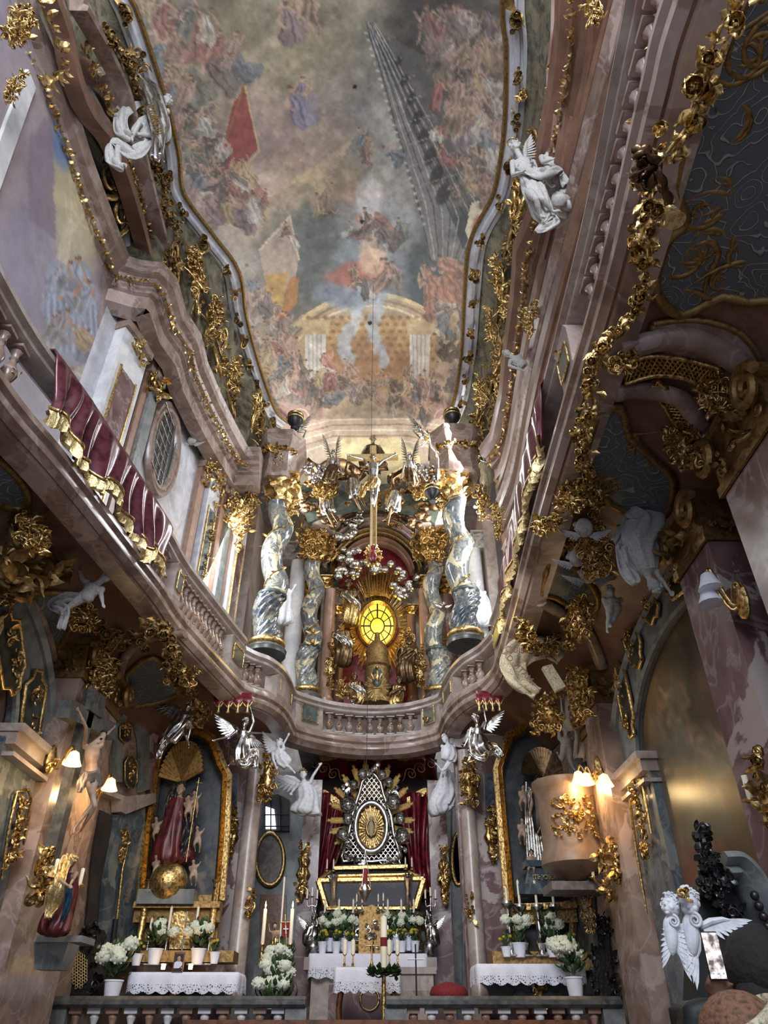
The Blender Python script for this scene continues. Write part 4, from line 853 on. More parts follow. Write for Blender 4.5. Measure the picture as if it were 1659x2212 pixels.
# ---------------------------------------------------------------- gilt ornaments: (label, px, py, surface, half-width px, half-height px, count, leaf px, mat)
def orn(name, label, cat, P, px, py, hw, hh, n, lf, nrm=(0, -1, 0), mat='gold', sd=None, core=True, group=None):
    c = P(px, py); k = mpp(c); m = M(); rg = random.Random(int(px*7+py) if sd is None else sd)
    nn = Vector(nrm).normalized(); side = nn.cross(V(0, 0, 1)).normalized()
    for i in range(int(n*2.2)):
        t_ = rg.uniform(-1, 1); u_ = rg.uniform(-1, 1)*(1-.35*abs(t_)); p = c+side*u_*hw*k+V(0, 0, -t_*hh*k)+nn*rg.uniform(0, .12)
        m.foliage(p, (0, 0, 0), 1, lf*k*1.0, nn, rg)
    if core: m.ell(c, (max(.04, abs(side.x)*hw*k*.6), max(.04, abs(side.y)*hw*k*.6), hh*k*.7), 8, None, .4, px)
    return tag(m.build(name, mat, None), label, cat, group)
LQ = lambda px, py: PX(px, py, -4.1)
XG = lambda x: (lambda px, py: PX(px, py, x))
YG = lambda y: (lambda px, py: PY(px, py, y))
for lab, px, py, P, hw, hh, n, lf, nr in (
 ('gold leafy capital over the pale pilaster beside the oval window', 342, 775, UWL, 16, 34, 26, 18, (1, 0, 0)), ('gold and silver scroll crest with curling horns on the left cornice', 420, 805, XG(-4.15), 30, 42, 40, 20, (1, -.3, 0)),
 ('gold capital cluster left of the small cherub head', 452, 1000, XG(-3.85), 14, 34, 22, 15, (1, -.3, 0)), ('hanging gold flower cluster near the far left capital', 512, 1120, YG(13.6), 26, 34, 34, 16, (.4, -1, 0)),
 ('gold foliage capital at the far end of the left wall', 500, 1075, XG(-3.5), 16, 26, 22, 14, (1, -.4, 0)), ('gold foliage mass left of the tall left twisted column', 545, 1075, YG(14.1), 18, 40, 32, 14, (0, -1, 0)),
 ('gold foliage mass over the inner left twisted column', 676, 1165, YG(16.6), 32, 58, 80, 17, (0, -1, 0)), ('gold foliage trailing right of the tall left column capital', 632, 1080, YG(14.4), 14, 46, 34, 14, (0, -1, 0)),
 ('brightly lit gold foliage mass over the inner right twisted column', 938, 1165, YG(16.6), 30, 58, 80, 17, (0, -1, 0)), ('gold foliage trailing left of the tall right column capital', 962, 1080, YG(14.4), 13, 42, 34, 14, (0, -1, 0)),
 ('gold foliage right of the tall right column capital', 1040, 1090, YG(14.1), 16, 46, 34, 14, (0, -1, 0)), ('gold acanthus finial at the top left corner of the photo', 30, 60, XG(-4.3), 30, 68, 60, 22, (1, -.2, 0)),
 ('gold acanthus below the top left finial on the painted wall', 20, 190, XG(-4.7), 14, 60, 34, 15, (1, -.2, 0)), ('gold acanthus near the top right, beside the cornice', 1292, 30, XG(2.6), 20, 50, 30, 20, (-1, -.3, 0)),
 ('gold shell ornament on the right cornice above the angel', 1132, 200, XG(2.75), 12, 40, 20, 16, (-1, -.3, 0)), ('gold crest on the right cornice below the angel', 1090, 640, XG(2.8), 10, 44, 22, 12, (-1, -.3, 0)),
 ('gold scroll on the right wall above the mauve drapery', 1148, 700, XG(2.75), 14, 40, 26, 14, (-1, -.3, 0)), ('gold foliage on the right wall above the putto with raised arm', 1165, 670, XG(2.9), 10, 26, 14, 12, (-1, -.3, 0)),
 ('gold leafy bracket right of the small right corner balustrade', 1080, 1130, XG(2.6), 14, 44, 30, 14, (-1, -.6, 0)), ('gold cartouche in the left cove above the cornice', 412, 560, XG(-4.0), 26, 34, 34, 20, (1, -.2, -.5)),
 ('gold scrollwork in the left cove below the cartouche', 462, 680, XG(-3.7), 24, 50, 38, 18, (1, -.2, -.5)), ('gold trophy with vase in the left cove near the frame', 500, 810, XG(-3.4), 24, 50, 38, 17, (1, -.2, -.5)),
 ('gold scroll in the right cove under the fresco frame', 1078, 580, XG(2.7), 18, 40, 28, 16, (-1, -.2, -.5)), ('gold leaf spray in the right cove beside the fresco frame', 1062, 700, XG(2.7), 12, 50, 28, 14, (-1, -.2, -.5)),
 ('gold trophy in the right cove at its far end', 1040, 850, XG(2.6), 20, 40, 32, 15, (-1, -.2, -.5)), ('gold foliage at the foot of the left cove', 545, 900, YG(14.4), 26, 40, 40, 16, (0, -1, -.2)),
 ('gold foliage at the foot of the right cove', 1040, 920, YG(14.4), 22, 36, 34, 16, (0, -1, -.2)), ('large gold shell and acanthus crest under the left gallery by the inscription', 60, 1150, XG(-4.0), 50, 34, 60, 26, (1, -.3, -.6)),
 ('gilt foliage on the crucifix pilaster capital, left wall', 212, 1455, XG(-4.15), 44, 44, 60, 20, (1, -.3, 0)), ('gold leaf cluster hanging from the left corner gallery', 420, 1545, YG(13.6), 40, 30, 46, 18, (0, -1, 0)),
 ('dull gold flower cluster under the left gallery above the Madonna niche', 390, 1445, XG(-3.2), 40, 40, 60, 18, (.5, -1, 0)), ('gilt capital of the pier left of the high altar', 578, 1680, YG(14.4), 20, 52, 50, 15, (0, -1, 0)),
 ('gilt capital of the pier right of the high altar', 1012, 1690, YG(14.4), 20, 50, 50, 15, (0, -1, 0)), ('gold ornament mass around the right putto heads under the gallery', 1245, 1110, XG(2.6), 60, 70, 90, 26, (-1, -.4, -.3)),
 ('gold foliage mass above the scroll banner at the right corner', 1175, 1370, XG(2.75), 60, 44, 80, 20, (-1, -.6, 0)), ('gold foliage beside the far right pilaster capital', 1255, 1500, XG(3.2), 34, 60, 60, 18, (-1, -.6, 0)),
 ('gold foliage falling under the scroll banner', 1190, 1545, XG(2.9), 50, 40, 60, 18, (-1, -.6, 0)), ('gold console foliage under the pulpit', 1275, 1960, XG(3.5), 16, 46, 34, 14, (-1, -.4, 0)),
 ('gold leaves around the upper altar angel on the left', 740, 1400, YG(17.2), 24, 36, 34, 14, (0, -1, 0)), ('gold leaves around the upper altar saint on the right', 880, 1400, YG(17.2), 18, 40, 30, 13, (0, -1, 0)),
 ('gold skirt of drapery leaves under the dark statue at left', 745, 1490, YG(17.0), 26, 20, 26, 14, (0, -1, 0)), ('gold finial crest on the far left silver cornice', 600, 1000, YG(14.0), 16, 26, 20, 12, (0, -1, 0))):
    orn('gilt_ornament', lab, 'ornament', P, px, py, hw, hh, n, lf, nr)
# gold bead runs along the cornices
def beads(label, path, sd, size=.13, mat='gold', step=.09):
    m = M(); rg = random.Random(sd)
    for p in resample(path, step):
        for k in range(2): m.leaf(p+V(rg.gauss(0, .02), 0, rg.gauss(0, .03)), (rg.gauss(0, 1), rg.gauss(0, 1), rg.gauss(0, 1)), (1 if p.x < 0 else -1, -.3, 0), size, size*.6, .7, 4)
    tag(m.build('gilt_moulding', mat, None, 'auto'), label, 'moulding')
beads('gold leaf moulding running under the left upper cornice', [V(p.x-.14, p.y, CZ-.5) for p in CL], 1)
beads('gold leaf moulding running under the right upper cornice', [V(p.x+.14, p.y, CZ-.5) for p in CRr], 2)
beads('gold leaf band on the brown rib above the painted arch', crom([PX(a, b, -4.5) for a, b in [(182, 100), (215, 180), (248, 265), (280, 370), (305, 450), (330, 550)]], 5), 3, .16)
beads('gold leaf band along the dark cornice at the top left', crom([PX(a, b, -4.5) for a, b in [(90, -20), (112, 60), (135, 130), (125, 165), (100, 185)]], 5), 4, .18)
beads('gold leaf band on the brown cornice right of the angel', crom([PX(a, b, 2.75) for a, b in [(1195, 130), (1180, 300), (1165, 450), (1150, 520)]], 5), 5, .14)
for lab, pts, x, mt, wd in (('dark brown wavy entablature band over the painted arch, left', [(110, -60), (150, 60), (175, 170), (230, 250), (270, 350), (300, 450), (330, 560), (352, 600)], -4.55, 'brown', .5), ('pink ribbed arch band beside the fresco frame, left', [(165, -30), (215, 60), (262, 160), (290, 260), (320, 380), (345, 480), (372, 590)], -4.35, 'pink', .35),
    ('brown ribbed band along the right wall above the railing', [(1228, -60), (1225, 60), (1215, 160), (1235, 170), (1225, 300), (1200, 450), (1175, 560)], 2.85, 'brown', .4)):
    m = M(); m.strip(crom([PX(a, b, x) for a, b in pts], 5), (1 if x < 0 else -1, 0, 0), [(0, 0), (wd*.3, .04), (wd*.35, .12), (wd*.7, .1), (wd*.8, .18), (wd, .16), (wd, -.1), (0, -.1)]); tag(m.build('arch_band', mt, None, 'auto'), lab, 'moulding')
# blossoms on the fresco frame
for side_, pth, n_, lab in ((1, pFL, 15, 'left'), (-1, pFR, 13, 'right')):
    ys = np.linspace(5.0, 15.2, n_)
    for i, y in enumerate(ys):
        p = V(xat(pth, y)+side_*.12, y, FZ-.18); m = M(); rg = random.Random(i+7*side_)
        m.foliage(p, (.06, .16, .05), 9, .2+.08*(i % 3 == 0), (side_*.4, -.5, -1), rg, .5)
        tag(m.build('frame_blossom', 'golddull', None, 'auto'), 'gilt blossom cluster clasping the %s edge of the ceiling fresco frame' % lab, 'ornament', 'gilt blossoms on the %s fresco frame' % lab)

SG = ['first', 'second', 'third', 'fourth', 'fifth', 'sixth', 'seventh', 'eighth', 'ninth']
for sd_, bx, tx, nm in ((1, CL, pFL, 'left'), (-1, CRr, pFR, 'right')):
    for i, y in enumerate(np.linspace(14.6, 6.8, 9)):
        x0 = xat(bx, y); x1 = xat(tx, y); rg = random.Random(i*3+sd_); c_ = V(x0+(x1-x0)*.25-sd_*.15, y, CZ+1.3); m = M(); nn = V(sd_, -.3, -.6)
        for k in range(4): a = rg.uniform(0, 6.28); m.volute(c_+V(0, rg.uniform(-.35, .35), rg.uniform(-.7, .7)), (0, math.cos(a), math.sin(a)), (.3*sd_, -math.sin(a), math.cos(a)), rg.uniform(.16, .3), 1.5, .2, 1.8)
        m.foliage(c_, (.08, .35, .7), 30, .2, nn, rg, .25); tag(m.build('cove_scrollwork', 'gold' if i % 2 else 'golddull'), 'gold scrollwork in the %s ceiling cove, %s of nine from the altar' % (nm, SG[i]), 'ornament')

for lab, px, py, hw, hh, n, lf, D in (('dense gold foliage under the left silver cornice by the crucifix', 698, 1060, 26, 24, 40, 13, 15.2), ('dense gold foliage under the right silver cornice by the crucifix', 912, 1062, 26, 24, 40, 13, 15.2), ('gold foliage hanging left of the gable arch', 716, 1180, 14, 40, 36, 13, 17.0), ('gold foliage hanging right of the gable arch', 902, 1180, 14, 40, 36, 13, 17.0), ('gold leaf spray inside the gable arch right of the cross', 850, 1120, 26, 24, 34, 13, 17.2), ('gold leaves at the foot of the upper altar, left corner', 715, 1440, 12, 50, 30, 12, 17.1), ('gold leaves at the foot of the upper altar, right corner', 908, 1440, 12, 50, 30, 12, 17.1)):
    orn('gilt_ornament', lab, 'ornament', YG(D), px, py, hw, hh, n, lf)
cloud('silver clouds under the left end of the upper silver cornice', [(665, 1010), (690, 1020), (715, 1012), (680, 1035)], 15.0, 15, sd=21)
cloud('silver clouds under the right end of the upper silver cornice', [(890, 1012), (915, 1020), (945, 1012), (930, 1035)], 15.0, 15, sd=22)
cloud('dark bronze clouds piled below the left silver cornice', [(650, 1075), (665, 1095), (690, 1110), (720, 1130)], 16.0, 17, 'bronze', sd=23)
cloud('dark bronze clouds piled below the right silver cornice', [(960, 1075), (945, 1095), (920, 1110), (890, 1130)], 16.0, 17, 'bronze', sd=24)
# ---------------------------------------------------------------- figures
def figure(name, label, cat, D, h, hp, n, p, arms=None, legs=None, mat='whitestatue', chub=1.0, robe=None, robemat=None, wings=(), wmat=None, hair='same', group=None, look=(0, -1, -.35), vox=None, scarf=(), torso=True, beard=None, parent=None, Pf=None, halo=None, folds=8):
    """one carved or living body: joints are laid out in the plane y = D (third number = offset in depth)"""
    Q = Pf or (lambda q: PY(q[0], q[1], D+(q[2] if len(q) > 2 else 0)))
    H, N, P_ = Q(h), Q(n), Q(p); s = hp*mpp(H)*1.0; up = (N-P_).normalized(); back = V(0, 1, 0); side = up.cross(back).normalized()
    if side.x > 0: side = -side
    look = Vector(look).normalized(); t = thing(name, label, cat, P_-V(0, 0, .0), group) if parent is None else parent
    b = M(); hu = (H-N).normalized(); ls = look.cross(hu).normalized()
    Rm = Matrix((ls, look, hu)).transposed()
    b.ell(H, (.36*s, .44*s, .5*s), 14, Rm); b.ell(H+look*.16*s-hu*.26*s, (.26*s, .28*s, .22*s), 10, Rm)
    b.ell(H+look*.44*s-hu*.04*s, (.06*s, .1*s, .13*s), 8, Rm); b.ell(H+look*.37*s-hu*.27*s, (.13*s, .08*s, .05*s), 8, Rm); b.ell(H+look*.33*s-hu*.43*s, (.12*s, .12*s, .08*s), 8, Rm)
    for k in (-1, 1):
        b.ell(H+look*.36*s+ls*.15*s*k+hu*.07*s, (.1*s, .06*s, .035*s), 6, Rm); b.ell(H+look*.3*s+ls*.18*s*k-hu*.16*s, (.12*s, .12*s, .11*s), 8, Rm); b.ell(H+ls*.37*s*k-hu*.05*s, (.05*s, .1*s, .13*s), 6, Rm)
    b.tube([H-hu*.3*s, N-up*.1*s], [.2*s*chub, .24*s*chub], 10)
    if torso:
        mid = N.lerp(P_, .5); f = .72
        b.tube([N+up*.05*s, N-up*.22*s, N.lerp(P_, .35), N.lerp(P_, .62), N.lerp(P_, .85), P_-up*.12*s], [.25*s, .62*s*chub**.4, .66*s*chub**.6, .5*s*chub, .58*s*chub, .4*s*chub], 14, f, back)
    sh = {}
    for k, sg in (('l', 1), ('r', -1)):
        S = N+side*sg*.72*s-up*.22*s; sh[k] = S; b.ell(S, .24*s*chub, 8)
    for k, a in (arms or {}).items():
        E_, W_ = Q(a[0]), Q(a[1]); S = sh[k]; c = chub
        b.tube([S, S.lerp(E_, .45), E_], [.22*s*c, .2*s*c, .15*s*c], 9); b.ell(E_, .155*s*c, 8); b.tube([E_, E_.lerp(W_, .35), W_], [.155*s*c, .16*s*c, .095*s*c], 9)
        d = (W_-E_).normalized(); q = d.cross(look).normalized() if d.cross(look).length > .05 else side; b.ell(W_+d*.14*s, (.14*s, .1*s, .15*s), 8)
        for i, (o, L) in enumerate(((-.11, .24), (-.04, .29), (.04, .28), (.11, .22))):
            r0 = W_+d*.2*s+q*o*s; b.tube([r0, r0+d*L*.5*s, r0+d*L*.9*s+look*.1*s], [.05*s, .045*s, .035*s], 6)
        b.tube([W_+d*.08*s-q*.1*s, W_+d*.2*s-q*.22*s, W_+d*.3*s-q*.2*s], [.055*s, .05*s, .04*s], 6)
    for i, (k, a) in enumerate((legs or {}).items()):
        K, F = Q(a[0]), Q(a[1]); S = P_+side*(1 if k == 'l' else -1)*.28*s; c = chub
        b.tube([S, S.lerp(K, .5), K], [.36*s*c, .3*s*c, .19*s*c], 10); b.ell(K, .2*s*c, 8); b.tube([K, K.lerp(F, .35), F], [.19*s*c, .2*s*c, .1*s*c], 9)
        d = (F-K).normalized(); ft = (look*.7+d*.5).normalized(); b.tube([F, F+ft*.3*s, F+ft*.55*s], [.11*s*c, .13*s*c, .07*s*c], 8)
        for j in range(5): w_ = ft.cross(up); w_ = w_.normalized() if w_.length > .05 else side; b.ell(F+ft*(.6-.03*j)*s+w_*(j-2)*.055*s, .045*s, 5)
    o = b.build('body', mat, t); r = o.modifiers.new('flesh', 'REMESH'); r.mode = 'VOXEL'; r.voxel_size = vox or max(.012, s*.05); r.use_smooth_shade = True
    sm = o.modifiers.new('smooth', 'SMOOTH'); sm.iterations = 2; sm.factor = .5
    if hair:
        m = M(); rg = random.Random(int(h[0]*3+h[1]))
        for i in range(26):
            a = rg.uniform(0, 2*PI); e = rg.uniform(.0, 1.4); q = ls*math.cos(a)*math.cos(e)*.37+look*math.sin(a)*math.cos(e)*.42+hu*(math.sin(e)*.5+.04)
            if q.dot(look) > .18 and q.dot(hu) < .34: q = q-look*.4*max(0, q.dot(look))*2
            m.ell(H+q*s, (.13*s, .13*s, .12*s), 7, None, .5, i); 
            if i % 3 == 0: m.volute(H+q*s*1.12, (rg.gauss(0, 1), rg.gauss(0, 1), rg.gauss(0, 1)), (rg.gauss(0, 1), rg.gauss(0, 1), rg.gauss(0, 1)), .1*s, 1.2, .35)
        if hair == 'smooth': m = M(); m.ell(H-look*.06*s+hu*.06*s, (.43*s, .5*s, .52*s), 20, Rm, .12); m.ell(H-look*.2*s-hu*.35*s, (.33*s, .3*s, .35*s), 16, Rm)
        if beard:
            for i in range(7): m.ell(H+look*.3*s-hu*(.42+.05*i)*s+ls*rg.uniform(-.1, .1)*s, .1*s, 6)
        hm = mat if hair == 'same' else ('hairdark' if hair == 'smooth' else hair); m.build('hair', hm, t)
    if halo: m = M(); c_ = H+hu*.75*s; m.tube([c_+(ls*math.cos(a)+look*math.sin(a))*.42*s+V(0, 0, 0) for a in np.linspace(0, 2*PI, 20)], .05*s, 6, caps=False); m.build('halo', halo, t)
    if robe:
        pts = [Q(q) for q in robe]; rad = [q[3]*s for q in robe]; pts2 = crom(pts, 6); k = len(pts2); rows = []; sd = h[0]
        for i, c_ in enumerate(pts2):
            u = i/(k-1); x = u*(len(rad)-1); j = min(int(x), len(rad)-2); rr = rad[j]+(rad[j+1]-rad[j])*(x-j)
            tt = (pts2[min(i+1, k-1)]-pts2[max(i-1, 0)]).normalized(); a1 = tt.cross(back); a1 = a1.normalized() if a1.length > .05 else V(1, 0, 0); a2 = a1.cross(tt).normalized(); row = []
            for q in range(44):
                a = 2*PI*q/44; f = 1+(.05+.17*u)*math.sin(folds*a+4*u+sd)+(.04+.06*u)*math.sin((folds*2+1)*a-3*u)+.06*math.sin(9*u+2*a)
                g_ = 1 if u < .9 else max(.25, 1-((u-.9)*10)**2*.75); row.append(c_+a1*math.cos(a)*rr*f*g_+a2*math.sin(a)*rr*f*.75*g_+V(0, 0, -.04*s*math.sin(folds*a)*(u > .85)))
            rows.append(row)
        m = M(); m.grid(rows, closev=True); m.fan(rows[-1]); m.fan(rows[0][::-1]); m.build('robe', robemat or mat, t)
    for q in scarf:
        ribbon(t, [Q(z) for z in q['p']], q['w']*s, q.get('m', robemat or mat), q.get('n', 'drapery'), int(h[0]))
    for q in wings:
        wing(t, Q(q[0]), Q(q[1]), q[2]*s, wmat or mat)
    return t
def ribbon(t, pts, w, mat, name='drapery', sd=0):
    pts = crom(pts, 8); k = len(pts); rows = []; u0 = V(0, 1, 0)
    for i, p in enumerate(pts):
        tt = (pts[min(i+1, k-1)]-pts[max(i-1, 0)]).normalized(); a = tt.cross(V(0, 1, 0)); a = a.normalized() if a.length > .05 else V(1, 0, 0); e = (.35+.65*math.sin(PI*min(1, .15+i/k*.8))); n_ = tt.cross(a); row = []
        for j in range(13):
            x = (j/12-.5)*2; row.append(p+a*x*w*e*.5+n_*w*(.16*math.sin(x*5+i*.35+sd)+.1*math.sin(x*9-i*.5)))
        rows.append(row)
    m = M(); m.grid(rows); o = m.build(name, mat, t); s_ = o.modifiers.new('thick', 'SOLIDIFY'); s_.thickness = w*.06
    return o
def wing(t, root, tip, w, mat):
    m = M(); d = tip-root; L = d.length; d.normalize(); dn = V(0, 0, -1); dn = dn-d*dn.dot(d)
    dn = dn.normalized() if dn.length > .1 else V(1, 0, 0)
    if abs(d.z) > .75: dn = V(-1 if d.x < 0 else 1, 0, -.2); dn = (dn-d*dn.dot(d)).normalized()*(1)
    nn = d.cross(dn); m.tube([root, root+d*L*.3-dn*w*.12, root+d*L*.62-dn*w*.1, root+d*L*.8], [w*.14, w*.17, w*.12, w*.05], 8)
    for r, (n, ln, st) in enumerate(((9, 1.0, .1), (9, .65, .06), (8, .4, .03))):
        for i in range(n):
            u = i/(n-1); b = root+d*L*(.08+.62*u)+nn*w*.04*r; dd = (d*(.25+1.5*u)+dn*(1.2-.9*u)).normalized(); m.leaf(b, dd, -nn if nn.y > 0 else nn, w*ln*(.75+.5*u), w*.26, .12, 4)
    return m.build('wing', mat, t, 'auto')
# giant figures high in the vault
figure('angel_statue', 'white angel with a wing and gilt halo seated on cloud, right cornice', 'statue', 5.7, (1113, 318), 30, (1128, 348), (1148, 412), {'l': ((1108, 378, -.1), (1126, 372, -.25)), 'r': ((1160, 372, -.1), (1150, 352, -.25))}, {'l': ((1158, 430, -.3), (1168, 468, -.1)), 'r': ((1172, 430, -.25), (1195, 458, -.1))}, mat='stucco', robe=[(1140, 385, 0, .5), (1155, 415, -.05, .75), (1168, 445, 0, .7), (1180, 478, 0, .5)], wings=[((1135, 345, .1), (1142, 290, .2), 1.0)], halo='gold',
       scarf=[{'p': [(1120, 360, -.1), (1165, 375, -.2), (1205, 370, 0), (1225, 400, .1)], 'w': 1.0}, {'p': [(1180, 460, 0), (1200, 480, 0), (1165, 497, 0), (1180, 475, 0)], 'w': .6}])
figure('putto_statue', 'white putto with folded arms beside the seated angel, right cornice', 'statue', 5.8, (1178, 320), 24, (1187, 338), (1192, 362), {'l': ((1172, 350, -.1), (1190, 345, -.2)), 'r': ((1208, 345, -.05), (1200, 330, -.15))}, {'l': ((1180, 382, -.1), (1190, 402, 0))}, mat='stucco', chub=1.25)
cloud('white stucco cloud carrying the angel and putto on the right cornice', [(1205, 395), (1212, 430), (1200, 455), (1218, 370), (1190, 410)], 6.0, 26, 'stucco', sd=5)
figure('draped_statue', 'white draped figure seen from below holding a scroll, left cornice', 'statue', 5.9, (362, 216), 26, (345, 236), (315, 280), {'l': ((330, 270, -.1), (312, 262, -.1))}, {'l': ((300, 268, -.2), (285, 298, -.1)), 'r': ((325, 292, -.1), (292, 290, -.1))}, mat='stucco', robe=[(340, 250, 0, .6), (318, 275, 0, .9), (300, 300, 0, .7)], look=(.6, -.4, -.7),
       scarf=[{'p': [(320, 220, 0), (270, 235, 0), (262, 280, 0), (290, 305, 0)], 'w': 1.3}, {'p': [(330, 300, 0), (290, 330, 0), (250, 310, 0), (245, 350, 0), (270, 362, 0)], 'w': 1.2}, {'p': [(350, 240, .1), (352, 290, .1), (330, 330, .1)], 'w': 1.2}])
t = thing('inscribed_banner', 'shiny grey curved banner with gilt capitals beside the draped statue', 'banner', PY(345, 300, 5.65)); ribbon(t, [PY(*q, 5.65) for q in ((290, 165), (318, 190), (338, 240), (345, 290), (340, 345))], .34, 'silver', 'scroll')
def text(s, loc, size, rot, mat, t=None, name='lettering', ext=.006):
    cu = bpy.data.curves.new(name, 'FONT'); cu.body = s; cu.size = size; cu.extrude = ext; cu.align_x = 'CENTER'; cu.align_y = 'CENTER'; cu.materials.append(MATS[mat])
    dg = bpy.data.objects.new(name, cu); COL.objects.link(dg); me = bpy.data.meshes.new_from_object(dg); bpy.data.objects.remove(dg)
    o = bpy.data.objects.new(name, me); COL.objects.link(o)
    if isinstance(rot, Matrix): o.rotation_euler = rot.to_euler()
    else: o.rotation_euler = rot
    o.location = Vector(loc)-(parent_loc(t) if t else V(0, 0, 0)); o.parent = t; return o
def facemat(right, up):
    r = Vector(right).normalized(); u = Vector(up); u = (u-r*u.dot(r)).normalized(); return Matrix((r, u, r.cross(u))).transposed()
a, b = PY(322, 215, 5.45), PY(346, 300, 5.45); text('AETERNA AD', (a+b)/2, .17, facemat(b-a, (1, 0, .3)), 'golddull', t)
figure('putto_statue', 'white stucco putto bust with outstretched arm on the right cornice above the drapery', 'statue', 9.2, (1096, 764), 18, (1110, 772), (1132, 790), {'l': ((1100, 790, -.1), (1128, 800, -.1)), 'r': ((1125, 775, 0), (1145, 795, 0))}, {}, mat='stucco', chub=1.2, look=(-.8, -.5, -.2))
# heads on the left wall
for lab, px, py, hp, P, mt in (('small white cherub head on the upper left wall right of the oval window', 414, 952, 22, XG(-4.1), 'stucco'), ('tiny silver cherub head in the far left cove', 560, 985, 16, YG(14.3), 'silver'), ('white putto head with gold curls at the top right corner', 1160, 22, 34, XG(2.8), 'stucco'), ('white putto head with shut eyes amid gold ornament under the right gallery, highest', 1262, 1140, 46, lambda a, b: covehit(a, b, .35), 'stucco'), ('white putto head tilted by the gold drum under the right gallery, middle', 1246, 1205, 42, lambda a, b: covehit(a, b, .35), 'stucco'), ('white curly putto head lowest of the cluster under the right gallery', 1270, 1240, 44, lambda a, b: covehit(a, b, .4), 'stucco'), ('small gold cherub head on the right inner twisted column', 958, 1305, 14, YG(16.5), 'silver'), ('gilt cherub mask on the left inner twisted column, upper', 676, 1362, 12, YG(16.5), 'gold'), ('gilt cherub mask on the left inner twisted column, lower', 675, 1385, 12, YG(16.5), 'gold')):
    c = P(px, py); s = hp*mpp(c); lk = V(-c.x*.3, -1, -.3).normalized(); t = thing('cherub_head', lab, 'cherub', c); m = M(); m.ell(c, (.4*s, .42*s, .5*s), 14); m.ell(c+lk*.42*s, .08*s, 8); m.ell(c+lk*.25*s-V(0, 0, .2*s), .24*s, 8)
    for k in (-1, 1): m.ell(c+lk*.25*s+V(k*.18*s, 0, -.1*s), .16*s, 8)
    o = m.build('face', mt, t); r = o.modifiers.new('r', 'REMESH'); r.mode = 'VOXEL'; r.voxel_size = s*.06; r.use_smooth_shade = True
    m = M(); rg = random.Random(px)
    for i in range(18): a = rg.uniform(0, PI); e = rg.uniform(.2, 1.4); m.ell(c+V(math.cos(a)*math.cos(e)*.42, .1+math.sin(a)*.25, math.sin(e)*.5)*s, .13*s, 6)
    m.build('hair', mt, t)
    for k in (-1, 1): wing(t, c+V(k*.25*s, .1*s, -.45*s), c+V(k*1.0*s, .1*s, -.1*s), .5*s, mt)
# crucifixion group of the upper altar
figure('crucified_figure', 'silver crucified figure on the tall pale gold cross, upper altar', 'statue', 14.45, (806, 988), 17, (806, 1000), (808, 1046), {'l': ((786, 992), (758, 984)), 'r': ((828, 994), (852, 982))}, {'l': ((804, 1068, -.06), (806, 1092)), 'r': ((813, 1068, -.08), (808, 1092))}, mat='silver', robe=[(808, 1036, 0, .75), (806, 1048, -.02, .8), (804, 1058, -.02, .7)], robemat='gold', hair='golddull', beard=True,
       scarf=[{'p': [(800, 1040, -.05), (785, 1055, 0), (780, 1075, 0)], 'w': .9, 'm': 'gold', 'n': 'loincloth_end'}])
figure('father_statue', 'silver bearded half figure above the cross, upper altar', 'statue', 15.1, (806, 948), 18, (806, 962), (806, 1000), {'l': ((785, 975), (778, 990)), 'r': ((826, 975), (836, 990))}, {}, mat='silver', robe=[(806, 965, 0, .7), (806, 985, 0, 1.3), (806, 1015, 0, 1.5)], robemat='bronze', hair='gold', beard=True)
SA = [('silver angel flying with raised wings left of the crucifix', 720, 978, 700, 930, 14.8), ('silver angel with raised wings right of the crucifix', 884, 985, 905, 935, 14.8)]
for lab, x, y, wx_, wy_, D in SA:
    k = -1 if x < 806 else 1
    figure('angel_statue', lab, 'statue', D, (x, y), 15, (x, y+12), (x+4*k, y+38), {'l': ((x-12, y+26), (x-16, y+44)), 'r': ((x+12, y+26), (x+18, y+42))}, {}, mat='silver', robe=[(x, y+28, 0, .6), (x+5*k, y+45, 0, .9), (x+10*k, y+65, 0, .9)], robemat='bronze', wings=[((x-5, y+14, .1), (x-20+4*k, y-48, .2), .9), ((x+6, y+14, .1), (x+16+4*k, y-44, .2), .9)], wmat='silver')
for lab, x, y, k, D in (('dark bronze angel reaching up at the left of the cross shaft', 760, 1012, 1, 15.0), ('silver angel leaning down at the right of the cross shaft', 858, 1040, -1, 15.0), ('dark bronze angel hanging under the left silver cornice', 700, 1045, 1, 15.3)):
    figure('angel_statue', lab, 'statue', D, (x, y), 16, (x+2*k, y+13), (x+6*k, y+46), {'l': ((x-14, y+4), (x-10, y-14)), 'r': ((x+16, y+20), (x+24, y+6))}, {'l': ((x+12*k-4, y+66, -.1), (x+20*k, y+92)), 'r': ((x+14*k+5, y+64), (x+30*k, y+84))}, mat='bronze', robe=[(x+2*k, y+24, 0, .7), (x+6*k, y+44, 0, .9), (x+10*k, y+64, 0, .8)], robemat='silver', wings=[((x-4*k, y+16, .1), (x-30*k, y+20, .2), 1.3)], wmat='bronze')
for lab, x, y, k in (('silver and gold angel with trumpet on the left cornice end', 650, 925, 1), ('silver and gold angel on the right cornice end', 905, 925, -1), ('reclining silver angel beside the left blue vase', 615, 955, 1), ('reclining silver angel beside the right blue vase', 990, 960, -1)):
    figure('angel_statue', lab, 'statue', 14.3, (x, y), 15, (x-8*k, y+12), (x-26*k, y+22), {'l': ((x+4, y+22), (x+10*k, y+8)), 'r': ((x-18*k, y+26), (x-8*k, y+36))}, {'l': ((x-44*k, y+30, -.1), (x-62*k, y+38))}, mat='silver', robe=[(x-14*k, y+16, 0, .6), (x-30*k, y+24, 0, .9), (x-50*k, y+34, 0, .8)], robemat='gold', wings=[((x-8*k, y+12, .1), (x+26*k, y-36, .2), 1.2)], wmat='silver')
